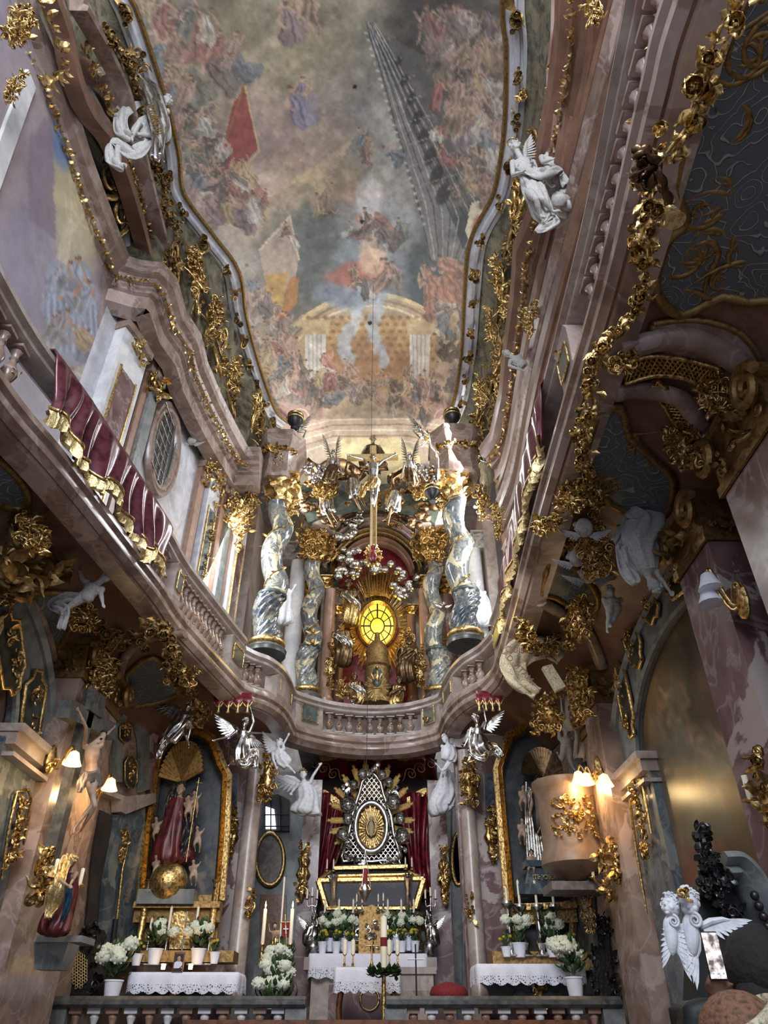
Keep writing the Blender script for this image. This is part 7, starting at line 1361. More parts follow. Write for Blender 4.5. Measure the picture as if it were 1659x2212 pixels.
t = thing('marble_block', 'low pink and grey marble block right of the altar table', 'block', PY(900, 2160, 14.6)); c_ = PY(898, 2150, 14.6); z2 = PY(898, 2098, 14.6).z; m = M(); m.box((c_.x, 14.7, (1+z2)/2), (.6, .5, z2-1)); m.box((c_.x, 14.7, z2), (.7, .6, .1)); m.build('body', 'pinkgrey', t, 'auto'); m = M(); m.box((c_.x, 14.43, (1+z2)/2), (.42, .02, (z2-1)*.6)); m.build('inlay', 'pink', t, 'auto')
# front table
D = 13.9; zt = PY(790, 2092, D).z; xa, xb = PY(728, 2092, D).x, PY(858, 2092, D).x; t = thing('credence_table', 'wooden table with curved legs in front of the high altar', 'table', ((xa+xb)/2, D+.3, 1))
m = M(); m.box(((xa+xb)/2, D+.3, zt-.05), (xb-xa-.05, .6, .07)); m.build('tabletop', 'wood', t, 'auto')
for x, k in ((xa+.12, -1), (xb-.12, 1)):
    for y in (D+.06, D+.52): m = M(); m.tube(crom([V(x, y, zt-.08), V(x+k*.08, y, zt*.6+.4), V(x-k*.02, y, 1.25), V(x+k*.05, y, 1.0)], 5), [.05]*3+[.04]*5+[.03]*8, 8); m.build('leg', 'wood', t)
lacecloth('white flowered lace cloth on the wooden front table', xa-.02, xb+.02, D+.3, zt, .62, .3)
# ---------------------------------------------------------------- underside of the galleries: stucco fields, lattice bands, garlands
def field(label, pts, mat='relief', border='golddull', bw=.05, off=.05, name='stucco_panel'):
    q = [covehit(a, b, off) for a, b in crompx(pts+[pts[0]], 3)]; t = thing(name, label, 'panel', q[0]); m = M(); c = sum(q, V(0, 0, 0))/len(q); b = len(m.v); m.v += [tuple(p) for p in q]+[tuple(c)]; n = len(q); m.f += [(b+i, b+(i+1) % n, b+n) for i in range(n)]; m.build('ground', mat, t, 'auto')
    if border: m = M(); m.tube(q+[q[0]], bw, 6, caps=False); m.build('border', border, t)
    return t, q
tR, _ = field('large grey green stucco field with stars and gold tendrils, top right', [(1500, 250), (1580, 60), (1640, -60), (1760, -40), (1760, 560), (1640, 650), (1560, 640), (1470, 680), (1415, 620), (1440, 520), (1480, 480), (1460, 400)])
t2, _ = field('grey blue stucco field with stars under the right gallery beside the garland', [(1290, 890), (1340, 880), (1360, 940), (1420, 1000), (1455, 1040), (1440, 1110), (1400, 1115), (1320, 1090), (1270, 1020), (1255, 1010)])
t3, _ = field('small grey green stucco field near the right gallery corner', [(1185, 1215), (1240, 1225), (1290, 1290), (1270, 1330), (1200, 1290), (1170, 1280)])
t4, _ = field('dark stucco field at the left edge under the left gallery', [(-60, 960), (20, 1010), (60, 1070), (40, 1100), (-20, 1085), (-60, 1090)])
t5, _ = field('grey blue starred stucco field left of the hanging putto', [(70, 1280), (150, 1285), (190, 1330), (150, 1360), (125, 1400), (105, 1370), (80, 1330)])
t6, _ = field('grey blue stucco field above the chapel arch, left', [(270, 1460), (330, 1420), (400, 1480), (380, 1500), (330, 1520), (280, 1520)])
field('brown moulded spandrel field right of the big right stucco field', [(1410, 700), (1500, 690), (1600, 720), (1650, 800), (1600, 830), (1500, 790), (1410, 770)], 'pink', 'golddull', .03)
for t_, cs in ((tR, ((1620, 380), (1560, 590), (1590, 230), (1630, 120), (1500, 560), (1540, 430), (1640, 520))), (t2, ((1350, 960), (1390, 1040), (1310, 1040))), (t3, ((1230, 1270),)), (t5, ((120, 1320),)), (t6, ((330, 1475),))):
    m = M()
    for a, b in cs:
        p = covehit(a, b, .06)
        for k in range(4): an = R0.uniform(0, 6.3); m.volute(p+V(R0.uniform(-.1, .1), R0.uniform(-.15, .15), 0), (math.cos(an), math.sin(an), 0), (math.sin(an), -math.cos(an), 0), R0.uniform(.1, .19), 1.5, .16, 2.0)
    m.build('tendrils', 'golddull', t_)
    m = M()
    for a, b in cs:
        for k in range(4):
            p = covehit(a+R0.uniform(-40, 40)*(t_ is tR)+R0.uniform(-14, 14), b+R0.uniform(-40, 40)*(t_ is tR)+R0.uniform(-14, 14), .05)
            for j in range(8): an = j*PI/4; m.tube([p, p+V(math.cos(an), math.sin(an), 0)*.075*(1 if j % 2 else .7)], [.012, .003], 4)
    o = m.build('stars', 'stucco', t_); o['kind'] = 'stuff'
def latticeband(label, A, B):
    t = thing('lattice_band', label, 'ornament', covehit(*A[0])); a = [covehit(*q, .1) for q in crompx(A, 6)]; b = [covehit(*q, .1) for q in crompx(B, 6)]; n = min(len(a), len(b)); m = M(); m.grid([[a[i]+V(0, 0, .03), b[i]+V(0, 0, .03)] for i in range(n)]); m.build('ground', 'golddull', t)
    m = M(); m.tube(a, .025, 5); m.tube(b, .025, 5)
    for i in range(0, n-3, 1): m.tube([a[i], b[i+3]], .01, 4); m.tube([b[i], a[i+3]], .01, 4)
    m.build('lattice', 'gold', t)
latticeband('gold lattice strip curving to the nearer right capital', [(1340, 790), (1400, 770), (1470, 775), (1530, 790), (1560, 800)], [(1350, 830), (1410, 812), (1470, 815), (1520, 835), (1550, 845)])
latticeband('gold lattice strip descending to the farther right capital', [(1400, 835), (1430, 870), (1455, 910), (1490, 960)], [(1420, 820), (1455, 855), (1485, 890), (1505, 930)])
latticeband('gold lattice strip under the left gallery above the crucifix capital', [(222, 1470), (228, 1430), (250, 1395), (270, 1370)], [(210, 1460), (214, 1425), (232, 1390), (252, 1362)])
for lab, pts, wd in (('brown stone rib sweeping from the garland to the near right capital', [(1330, 850), (1400, 845), (1480, 870), (1530, 960)], .1), ('brown stone rib above the lattice strips under the right gallery', [(1340, 760), (1420, 735), (1500, 735), (1600, 790), (1640, 860)], .12), ('stone scroll rib at the left arch spandrel', [(30, 1270), (60, 1300), (90, 1350), (110, 1420), (115, 1480)], .1), ('brown stone rib over the left chapel arch', [(250, 1500), (270, 1420), (320, 1380), (400, 1370)], .08), ('stone rib curving below the lowest stucco field, right', [(1170, 1300), (1220, 1330), (1270, 1370), (1300, 1440)], .1)):
    m = M(); m.tube([covehit(*q, .08) for q in crompx(pts, 6)], [wd]*(6*(len(pts)-1)+1), 8, .7); tag(m.build('stone_rib', 'pink', None), lab, 'rib')
UG = lambda off: (lambda a, b: covehit(a, b, off))
for lab, px, py, hw, hh, n, lf, off in (('gold foliage knot at the end of the lattice strip near the garland', 1350, 780, 34, 22, 40, 20, .15), ('gold scroll and fruit cluster under the nearer right capital', 1545, 850, 36, 50, 70, 22, .3), ('gold scroll and fruit cluster under the farther right capital', 1480, 960, 40, 60, 80, 20, .3), ('gold rocaille crest on the cartouche above the putti, right', 1240, 1070, 40, 36, 50, 22, .2), ('gold foliage wrapped round the white putto heads', 1285, 1180, 40, 70, 110, 20, .35), ('gold shell crest at the left end of the putti group', 1185, 1130, 34, 20, 40, 20, .2), ('gold grape and leaf mass below the putto heads', 1255, 1330, 30, 44, 60, 18, .4),
    ('gold foliage at the left edge below the inscription', 20, 1260, 30, 50, 50, 22, .2), ('gold leaves behind the hanging putto, left', 180, 1330, 30, 30, 40, 18, .25)):
    orn('gilt_ornament', lab, 'ornament', UG(off), px, py, hw, hh, n, lf, (-.4 if px > 800 else .4, -.6, -.6))
gl = lambda pts, off=.35: [covehit(a, b, off) for a, b in pts]
garland('flower_garland', 'big gilt garland of roses from the top right corner down to the bow', 'garland', gl([(1590, 20), (1545, 80), (1530, 160), (1510, 220), (1490, 270), (1465, 300), (1440, 330), (1420, 345)], .3), .24, (-.5, -.5, -.6), seed=2)
garland('flower_garland', 'gilt garland hanging from the bow down beside the stucco field', 'garland', gl([(1412, 380), (1402, 440), (1390, 500), (1402, 550), (1388, 600), (1385, 660), (1350, 700), (1310, 740), (1285, 790), (1278, 860)], .25), .19, (-.5, -.5, -.6), seed=4)
garland('flower_garland', 'thin gilt garland continuing down to the white putto heads', 'garland', gl([(1272, 880), (1262, 940), (1270, 1000), (1285, 1060), (1292, 1120)], .22), .17, (-.5, -.5, -.6), seed=5)
garland('flower_garland', 'gilt garland swagged between the right corner and the banner', 'garland', gl([(1130, 1345), (1145, 1385), (1180, 1400), (1225, 1385), (1250, 1340), (1275, 1310)], .3), .26, (-.5, -.6, -.5), seed=6)
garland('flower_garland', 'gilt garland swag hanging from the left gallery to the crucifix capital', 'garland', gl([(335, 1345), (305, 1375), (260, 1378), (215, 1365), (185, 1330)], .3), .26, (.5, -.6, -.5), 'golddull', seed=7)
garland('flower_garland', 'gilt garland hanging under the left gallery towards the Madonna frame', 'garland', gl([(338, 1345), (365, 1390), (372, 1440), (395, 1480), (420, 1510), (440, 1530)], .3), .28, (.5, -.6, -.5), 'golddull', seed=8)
garland('flower_garland', 'short gilt garland trailing down the left upper wall near the columns', 'garland', [PY(a, b, 14.0) for a, b in ((545, 1000), (535, 1050), (540, 1100), (520, 1150), (510, 1190))], .26, (.3, -1, 0), seed=9)
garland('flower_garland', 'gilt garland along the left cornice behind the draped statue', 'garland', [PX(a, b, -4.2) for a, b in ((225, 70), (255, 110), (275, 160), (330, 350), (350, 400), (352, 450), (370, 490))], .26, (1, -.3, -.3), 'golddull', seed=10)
garland('flower_garland', 'gilt garland down the far right upper wall near the column', 'garland', [PY(a, b, 14.0) for a, b in ((1070, 990), (1085, 1040), (1078, 1100), (1090, 1150))], .22, (-.3, -1, 0), seed=12)
t = thing('ribbon_bow', 'dark bronze ribbon bow on the garland with a hanging tassel', 'bow', covehit(1400, 350, .35)); B_ = lambda a, b, o=.4: covehit(a, b, o)
for pts in ([(1420, 350), (1390, 325), (1372, 340), (1400, 355)], [(1415, 350), (1385, 360), (1370, 390), (1395, 400), (1415, 365)], [(1418, 355), (1430, 400), (1445, 440)]): ribbon(t, [B_(*q) for q in pts], .13, 'bronze', 'ribbon')
m = M(); q = B_(1450, 455); m.lathe([(.02, .12), (.05, .08), (.03, .04), (.06, -.1), (.07, -.12)], q, 14, lambda a, z: 1+.12*math.sin(7*a)); m.build('tassel', 'goldpale', t)
for lab, x0, x1, y, D in (('red lambrequin with gold tassels under the left corner gallery', 462, 545, 1502, 12.7), ('red lambrequin with gold tassels under the right corner gallery', 1028, 1086, 1498, 12.4)):
    t = thing('lambrequin', lab, 'drapery', PY((x0+x1)/2, y, D)); rows = []; m2 = M()
    for i in range(41): u = i/40; x = x0+(x1-x0)*u; sc = abs(math.sin(u*4*PI)); rows.append([PY(x, y-6, D), PY(x, y+8, D-.05), PY(x, y+14+12*sc, D-.04)])
    for k in range(4): p = PY(x0+(x1-x0)*(k+.5)/4, y+28, D-.06); m2.lathe([(.01, .1), (.03, .04), (.015, 0), (.03, -.08)], p, 10)
    m = M(); m.grid(rows); o = m.build('cloth', 'redsilk', t); s_ = o.modifiers.new('s', 'SOLIDIFY'); s_.thickness = .03; m = M(); m.tube([r[2] for r in rows], .015, 5); m.build('gilt_hem', 'gold', t); m2.build('tassels', 'goldpale', t)
# ---------------------------------------------------------------- rail at the sanctuary step
def rail(label, px0, px1, D, n):
    a = PY(px0, 2152, D); b = PY(px1, 2152, D); z1 = a.z; t = thing('communion_rail', label, 'rail', ((a.x+b.x)/2, D, .6)); m = M()
    prof = [(-.16, 0), (.16, 0), (.2, .04), (.2, .08), (.15, .1), (.13, .14), (-.13, .14), (-.15, .1), (-.2, .08), (-.2, .04)]
    rows = [[V(x, D+p_, z1-.14+q_) for p_, q_ in prof] for x in (a.x, b.x)]; m.grid(rows, closev=True); m.fan(rows[0][::-1]); m.fan(rows[1]); m.build('top_slab', 'darkstone', t, 'auto'); m = M(); m.box(((a.x+b.x)/2, D, .68), (b.x-a.x, .34, .16)); m.build('base', 'darkstone', t, 'auto')
    for i in range(n):
        x = a.x+(b.x-a.x)*(i+.5)/n
        if i in (0, n-1) and label.find('post') < 0: m = M(); m.box((x, D, (z1+.6)/2-.07), (.3, .26, z1-.74)); m.build('pedestal', 'greyblue', t, 'auto')
        else: baluster_mesh(V(x, D, .76), z1-.14-.76, .085).build('baluster', 'orange' if i % 2 else 'white', t, 'auto')
rail('dark stone communion rail on balusters across the left half', 115, 662, 12.4, 14); rail('dark stone communion rail on balusters across the right half', 834, 1334, 12.4, 13)
m = M(); a = PY(400, 2203, 10.5); b = PY(1262, 2203, 10.5); m.box(((a.x+b.x)/2, 10.5, a.z-.03), (b.x-a.x, .25, .06)); m.box(((a.x+b.x)/2, 10.55, a.z/2), (b.x-a.x-.1, .06, a.z-.1)); tag(m.build('pew_front', 'wood', None, 'auto'), 'low brown wooden pew front at the bottom edge of the photo', 'pew')
# ---------------------------------------------------------------- flowers and candles
def pot(label, px, py, D, h, r, nfl, fsz, spread, fl='hydrangea', cat='potted flowers', group=None, fern=0, tall=1.0):
    b = PY(px, py, D); rg = random.Random(int(px*3+py)); t = thing('potted_flowers', label, cat, b, group); m = M(); m.lathe([(r*.7, 0), (r*.72, .01), (r, h*.92), (r*1.08, h*.93), (r*1.08, h), (r*.9, h)], b, 16); m.build('pot', 'pot', t, 'auto')
    m = M(); c = b+V(0, 0, h)
    for i in range(int(34+nfl*6)): d = V(rg.gauss(0, 1), rg.gauss(0, 1), abs(rg.gauss(0, .8))+.2).normalized(); m.leaf(c+V(0, 0, spread*rg.uniform(0, .9)*tall)+d*spread*rg.uniform(.05, .5), d+V(0, 0, -.2), (0, 0, 1), spread*.5, spread*.26, .8, 4)
    if fern:
        for i in range(fern): d = V(rg.gauss(0, 1), rg.gauss(0, .6), rg.uniform(-.3, .6)).normalized(); m.leaf(c+d*.1, d, (0, 0, 1), spread*1.3, spread*.16, 1.2, 8)
    m.build('leaves', 'leaf', t, 'auto')
    for i in range(nfl):
        a = rg.uniform(0, 2*PI) if nfl > 1 else 0; e = rg.uniform(.0, 1)*spread; m = M(); p = c+V(math.cos(a)*e*.85, -abs(math.sin(a))*e*.6, spread*(.75+.5*rg.random())*tall); m.ell(p, (fsz, fsz, fsz*.8), 12, None, .25, i)
        for k in range(26): q = V(rg.gauss(0, 1), rg.gauss(0, 1), rg.gauss(0, 1)).normalized(); m.ell(p+V(q.x*fsz, q.y*fsz, q.z*fsz*.8), fsz*.2, 5)
        m.build('flower_head', fl, t)
    return t
pot('white hydrangea in a tall white pot on the rail before the left altar', 237, 2170, 12.6, .3, .13, 6, .115, .36); pot('white hydrangea in a tall white pot on the rail before the right altar', 1246, 2163, 12.6, .3, .13, 7, .115, .36)
pot('left one of the two large white hydrangeas on the left altar', 331, 2084, 13.5, .22, .12, 6, .085, .3); pot('right one of the two large white hydrangeas on the left altar', 425, 2084, 13.5, .22, .12, 6, .085, .3)
pot('small yellow green potted plant at the left end of the left altar', 293, 2086, 13.45, .16, .085, 7, .025, .13, 'yellowflower'); pot('small yellow green potted plant at the right end of the left altar', 462, 2082, 13.45, .16, .08, 7, .025, .13, 'yellowflower')
pot('left one of the two large white hydrangeas on the right altar', 1124, 2068, 13.5, .2, .11, 5, .085, .28); pot('right one of the two large white hydrangeas on the right altar', 1197, 2068, 13.5, .2, .12, 8, .08, .3)
pot('small yellow green potted plant at the left end of the right altar', 1095, 2067, 13.45, .14, .08, 7, .025, .13, 'yellowflower'); pot('small yellow green potted plant at the right end of the right altar', 1233, 2067, 13.45, .15, .09, 7, .025, .13, 'yellowflower')
HN = ['outermost', 'middle', 'innermost']
for i, x in enumerate((696, 726, 756)): pot('yellow flowers in a small white pot on the high altar left side, %s of three' % HN[i], x, 2060, 15.75, .19, .085, 8, .03, .15, 'yellowflower')
for i, x in enumerate((897, 868, 841)): pot('yellow flowers in a small white pot on the high altar right side, %s of three' % HN[i], x, 2057, 15.75, .18, .085, 8, .03, .15, 'yellowflower')
for i, x in enumerate((712, 743)): pot('white hydrangea behind the small pots on the high altar, left side, %s' % ('outer', 'inner')[i], x, 2056, 15.95, .22, .1, 4, .09, .32)
for i, x in enumerate((884, 853)): pot('white hydrangea behind the small pots on the high altar, right side, %s' % ('outer', 'inner')[i], x, 2054, 15.95, .22, .1, 4, .09, .32)
TR = ['upper', 'middle', 'lower']
for i, (x, y, n_) in enumerate(((600, 2115, 9), (596, 2150, 8), (590, 2180, 8))): pot('%s bank of white hydrangeas in the tall arrangement below the risen figure' % TR[i], x, y, 13.3-.1*i, .08, .14, n_, .095, .36, fern=10 if i == 2 else 0, tall=.7)
def candle(label, px, py, D, hc, rc, hs, mat='gold', lit=False, cat='candlestick', wax='wax'):
    b = PY(px, py, D); t = thing('candlestick', label, cat, b); m = M(); r = max(.03, hs*.14)
    m.lathe([(r*1.5, 0), (r*1.6, .02), (r*.6, hs*.12), (r*.9, hs*.25), (r*.35, hs*.35), (r*.55, hs*.55), (r*.3, hs*.7), (r*.4, hs*.85), (r*1.1, hs*.95), (r*1.0, hs)], b, 14); m.build('stick', mat, t, 'auto')
    m = M(); m.lathe([(rc, 0), (rc, hc), (rc*.3, hc+.01), (.003, hc+.03)], b+V(0, 0, hs), 12); m.build('candle', wax, t)
    if lit: m = M(); m.lathe([(.004, 0), (.014, .03), (.01, .06), (.001, .1)], b+V(0, 0, hs+hc+.02), 8); m.build('flame', 'flame', t); point(b+V(0, -.05, hs+hc+.1), 1.5, (1, .7, .4), .02)
for i, (x, y, hc, hs) in enumerate(((312, 2085, .25, .4), (352, 2085, .42, .4), (412, 2085, .42, .4), (446, 2085, .25, .4))): candle('%s silver candlestick with cream candle on the left altar' % ('leftmost', 'second from the left', 'third from the left', 'rightmost')[i], x, y, 13.6, hc, .022, hs, 'silver')
for i, (x, y, hc, hs) in enumerate(((1106, 2067, .2, .8), (1134, 2067, .36, .75), (1172, 2067, .36, .75), (1210, 2067, .22, .75))): candle('%s tall silver candlestick on the right altar' % ('leftmost', 'second from the left', 'third from the left', 'rightmost')[i], x, y, 13.6, hc, .022, hs, 'silver')
for i, x in enumerate((698, 729, 761, 838, 868, 896)): candle('%s thin silver candlestick among the high altar flowers' % ('first from the left', 'second from the left', 'third from the left', 'fourth from the left', 'fifth from the left', 'sixth and last')[i], x, 2056, 16.0, .2, .018, .68, 'silver')
for i, x in enumerate((744, 762, 841, 859)): candle('short thick candle in a brass holder on the front table, %s' % ('far left', 'second', 'third', 'far right')[i], x, 2091, 14.1, .2, .035, .2, 'gold')
for i, (x, y) in enumerate(((770, 1940), (782, 1942), (817, 1940), (828, 1938))): candle('small candle before the glass reliquary, %s' % ('first', 'second', 'third', 'fourth')[i]+' from the left', x, y+28, 15.75, .12, .014, .16, 'silver')
for i, (x, y) in enumerate(((706, 1880), (720, 1880), (876, 1876), (890, 1876))): candle('candle on the roof edge of the reliquary, %s' % ('far left', 'inner left', 'inner right', 'far right')[i], x, y+3, 16.2, .17, .015, .05, 'gold')
candle('lit tall candle left of the risen figure', 563, 2085, 13.7, .5, .03, .3, 'gold', True); candle('lit tall candle right of the risen figure', 624, 2085, 13.7, .5, .03, .3, 'gold', True)
for i, (x, y) in enumerate(((352, 2094), (411, 2094))): 
    b = YG(13.1)(x, y); m = M(); m.lathe([(.03, 0), (.035, .07), (.03, .07), (.02, .03)], b, 10); o = m.build('votive_light', 'flame'); tag(o, 'small glowing votive light on the left altar cloth, %s of the framed photo' % ('left', 'right')[i], 'candle')
m = M(); q = PY(605, 2025, 14.6); m.lathe([(.1, 1.0-q.z), (.02, 1.05-q.z), (.018, 0), (.018, .95), (.003, .97)], q, 8); tag(m.build('taper', 'wax'), 'very tall thin white taper behind the risen figure', 'candle')
a, b = PY(552, 2086, 13.8), PY(634, 2066, 13.8); m = M(); m.box(((a.x+b.x)/2, 13.85, (1+a.z)/2), (b.x-a.x, .4, a.z-1)); m.box(((a.x+b.x)/2, 13.95, (1+b.z)/2), (.3, .22, b.z-1)); tag(m.build('flower_stand', 'darkstone', None, 'auto'), 'dark stepped stand carrying the risen figure and two lit candles, behind the flowers', 'stand')
# paschal candle with wreath
b = PY(829, 2212, 12.9); z1 = PY(829, 2094, 12.9).z; t = thing('paschal_candle_stand', 'thick easter candle on a gilt stand ringed by a green wreath', 'candle stand', (b.x, 12.9, .9)); m = M(); m.lathe([(.2, 0), (.18, .05), (.03, .1), (.04, .3), (.025, .5), (.04, .7), (.03, z1-.9)], (b.x, 12.9, .9), 12); m.build('stand', 'gold', t, 'auto')
m = M(); m.lathe([(.05, 0), (.05, .7), (.01, .72)], (b.x, 12.9, z1), 14); m.build('candle', 'wax', t); m = M(); m.lathe([(.053, .3), (.053, .42)], (b.x, 12.9, z1), 14); m.build('red_band', 'velvet', t); m = M(); rg = random.Random(3)
for i in range(170): a = rg.uniform(0, 2*PI); d = V(math.cos(a), math.sin(a), 0); m.leaf(V(b.x, 12.9, z1-.03)+d*.19+V(0, 0, rg.uniform(-.06, .04)), d+V(rg.gauss(0, .6), rg.gauss(0, .6), rg.gauss(0, .6)), (0, 0, 1), .1, .05, .4, 3)
m.build('wreath', 'leaf', t, 'auto')
b = PY(900, 2160, 12.9); z1 = PY(900, 2072, 12.9).z; t = thing('microphone_stand', 'thin dark stand with a short white crossbar right of the altar', 'stand', (b.x, 12.9, .9)); m = M(); m.tube([V(b.x, 12.9, .9), V(b.x, 12.9, z1+.2)], .012, 6); m.lathe([(.12, 0), (.12, .02)], (b.x, 12.9, .9), 12); m.build('pole', 'black', t); m = M(); m.tube([V(b.x-.13, 12.9, z1), V(b.x+.13, 12.9, z1)], .012, 6); m.build('crossbar', 'pot', t)
t = thing('altar_crucifix', 'small gold standing crucifix in the middle of the front table', 'crucifix', PY(803, 2092, 14.2)); q = PY(803, 2092, 14.2); m = M(); m.lathe([(.07, 0), (.03, .05), (.015, .12)], q, 10); m.tube([q+V(0, 0, .1), q+V(0, 0, .42)], .014, 6); m.tube([q+V(-.1, 0, .33), q+V(.1, 0, .33)], .014, 6); m.build('cross', 'gold', t)
t = thing('altar_crucifix', 'slim silver crucifix in front of the left altar tabernacle', 'crucifix', YG(13.5)(388, 2085)); q = YG(13.5)(388, 2085); m = M(); m.lathe([(.06, 0), (.025, .06), (.012, .1)], q, 10); m.tube([q+V(0, 0, .1), q+V(0, 0, .75)], .012, 6); m.tube([q+V(-.11, 0, .6), q+V(.11, 0, .6)], .012, 6); m.build('cross', 'silver', t)
# framed portrait, generic white clad man
q = YG(13.0)(383, 2100); t = thing('framed_photo', 'small framed photo of a white clad man standing on the left altar cloth', 'picture', q); h_ = (YG(13.0)(383, 2057).z-q.z); w_ = h_*.62; q = q+V(0, 0, .0); m = M(); m.box(q+V(0, 0, h_/2), (w_*.84, .02, h_*.86)); m.build('photo', 'robedark', t, 'auto'); m = M(); m.strip([q+V(x*w_/2, 0, z) for x, z in ((-1, 0), (-1, h_), (1, h_), (1, 0), (-1, 0))], (0, -1, 0), [(0, -.02), (0, .02), (.02, .02), (.02, -.02)]); m.build('frame', 'wood', t, 'auto')
m = M(); m.ell(q+V(0, -.012, h_*.66), (.03, .006, .038), 10); m.build('portrait_head', 'skin', t); m = M(); m.slab([q+V(x, -.012, z) for x, z in ((-.07, .05), (.07, .05), (.06, h_*.48), (.02, h_*.56), (-.02, h_*.56), (-.06, h_*.48))], (0, .005, 0)); m.build('portrait_robe', 'pot', t, 'auto'); m = M(); m.slab([q+V(x, -.02, z) for x, z in ((.0, .03), (.02, .03), (w_*.4, h_*.28), (w_*.4, h_*.34))], (0, .004, 0)); m.build('mourning_ribbon', 'black', t, 'auto')
figure('risen_figure', 'small painted risen figure with raised hand and gilt loincloth', 'statue', 13.9, (594, 2000), 11, (594, 2009), (593, 2034), {'l': ((583, 2014, -.05), (581, 2000, -.05)), 'r': ((604, 2020), (606, 2034))}, {'l': ((590, 2050, -.05), (590, 2066)), 'r': ((597, 2050, -.03), (597, 2066))}, mat='palebody', robe=[(593, 2028, 0, .75), (593, 2038, 0, .85), (593, 2046, 0, .8)], robemat='gold', hair='hairdark', beard=True, vox=.012)
t = thing('red_banner', 'small red banner with white cross beside the risen figure', 'banner', PY(618, 2060, 13.9)); m = M(); q = lambda a, b, d=0: PY(a, b, 13.9+d); m.slab([q(608, 1992), q(628, 1992), q(630, 2030), (q(620, 2024)), q(611, 2032)], (0, .01, 0)); m.build('cloth', 'velvet', t, 'auto'); m = M(); m.tube([q(616, 1974), q(620, 2066)], .01, 5); m.tube([q(604, 1992), q(632, 1992)], .01, 5); m.build('pole', 'gold', t); m = M(); m.tube([q(617, 2000, -.02), q(618, 2018, -.02)], .012, 4); m.tube([q(612, 2007, -.02), q(623, 2007, -.02)], .012, 4); m.build('white_cross', 'pot', t)
# hanging sanctuary lamp
t = thing('hanging_lamp', 'silver sanctuary lamp with red glass hung on a long thin wire from the vault', 'lamp', PY(788, 1945, 11.0)); q = PY(788, 1930, 11.0); m = M(); m.lathe([(.01, -.12), (.03, -.08), (.05, -.06), (.09, 0), (.1, .05), (.06, .1), (.07, .12)], q, 18); m.build('bowl', 'silver', t); m = M(); m.lathe([(.035, .12), (.04, .3), (.03, .31)], q, 12); m.build('red_glass', 'velvet', t)
m = M(); [m.tube([q+V(.08*math.cos(a), .08*math.sin(a), .08), q+V(0, 0, .55)], .006, 4) for a in (0, 2.1, 4.2)]; m.build('chains', 'silver', t); m = M(); m.tube([q+V(0, 0, .55), V(q.x, q.y, 16.6)], .004, 4); m.build('wire', 'black', t)
# stool
q = PY(970, 2158, 13.4); t = thing('stool', 'low stool with a round red velvet cushion on gilt legs right of the altar', 'stool', (q.x, 13.4, 1.0)); m = M(); m.lathe([(.05, .22), (.26, .16), (.3, .08), (.29, 0), (.2, -.02)][::-1], q, 24); m.build('cushion', 'velvet', t)
for sx in (-1, 1):
    for sy in (-1, 1): m = M(); m.tube(crom([q+V(sx*.2, sy*.15, -.02), q+V(sx*.28, sy*.2, -.12), V(q.x+sx*.2, 13.4+sy*.15, 1.0)], 5), .025, 6); m.build('leg', 'gold', t)
# confessionals
def confessional(label, P, out, lat):
    t = thing('confessional', label, 'confessional', P(*out[0])); m = M(); m.slab([P(*q) for q in out], (.1 if P(0, 0).x < 0 else -.1, .3, 0)); m.build('body', 'blackwood', t, 'auto'); m = M(); rg = random.Random(out[0][0])
    for i, q in enumerate(out): m.foliage(P(*q), (.02, .1, .12), 9, .14, (.5, -.8, 0), rg, .2)
    m.build('carving', 'blackwood', t, 'auto')
    if lat:
        m = M(); cx, cy, rx, ry = lat; p = lambda a, b: P(a, b)+V(0, -.06, 0)
        for i in range(-3, 4):
            for j in range(-5, 6):
                if (i/3.6)**2+(j/5.6)**2 < 1: c_ = p(cx+i*rx/3.6, cy+j*ry/5.6+(i % 2)*3); m.tube([c_+V(.02*math.cos(a), 0, .028*math.sin(a)) for a in np.linspace(0, 2*PI, 7)], .006, 4, caps=False)
        m.build('lattice', 'goldpale', t)['kind'] = 'stuff'
confessional('dark carved confessional with a gilt lattice oval at the left end of the rail', YG(12.9), [(104, 2170), (118, 2090), (140, 2035), (168, 2020), (185, 2012), (200, 2005), (205, 2020), (192, 2045), (200, 2080), (205, 2120), (200, 2155)], (173, 2095, 18, 38))
confessional('dark carved confessional crest right of the right altar', YG(12.8), [(1288, 2155), (1280, 2110), (1284, 2060), (1296, 2030), (1292, 2000), (1304, 1990), (1316, 2005), (1318, 2060), (1324, 2110), (1328, 2155)], None)
# foreground right: carved frame, cherub pair, visitors
FG = YG(4.4)
t = thing('carved_crest', 'black carved crest and grey stone arch top of the confessional at the right foreground', 'confessional', YG(4.9)(1600, 2212)); G5 = YG(5.0)
m = M(); pts = crom([G5(*q) for q in ((1545, 1848), (1585, 1850), (1620, 1880), (1650, 1930), (1680, 2000), (1700, 2100))], 6); m.strip(pts, (0, -1, 0), [(0, 0), (0, .14), (.04, .18), (.08, .1), (.13, .18), (.17, .1), (.17, 0)]); m.build('stone_arch', 'greyblue', t, 'auto')
m = M(); m.slab([G5(*q) for q in ((1500, 2230), (1505, 2000), (1510, 1930), (1530, 1880), (1555, 1860), (1600, 1880), (1640, 1940), (1670, 2020), (1700, 2230))], (0, .2, 0)); m.build('dark_back', 'black', t, 'auto')
m = M(); rg = random.Random(5)
for x, y in ((1500, 1812), (1505, 1835), (1512, 1855), (1522, 1870), (1530, 1890), (1520, 1910), (1510, 1930), (1535, 1925), (1545, 1950), (1560, 1975), (1550, 1900), (1512, 1885)): m.foliage(G5(x, y)-V(0, .12, 0), (.05, .04, .05), 12, .07, (0, -1, 0), rg, .15); m.ell(G5(x, y)-V(0, .05, 0), .035, 8, None, .5, x)
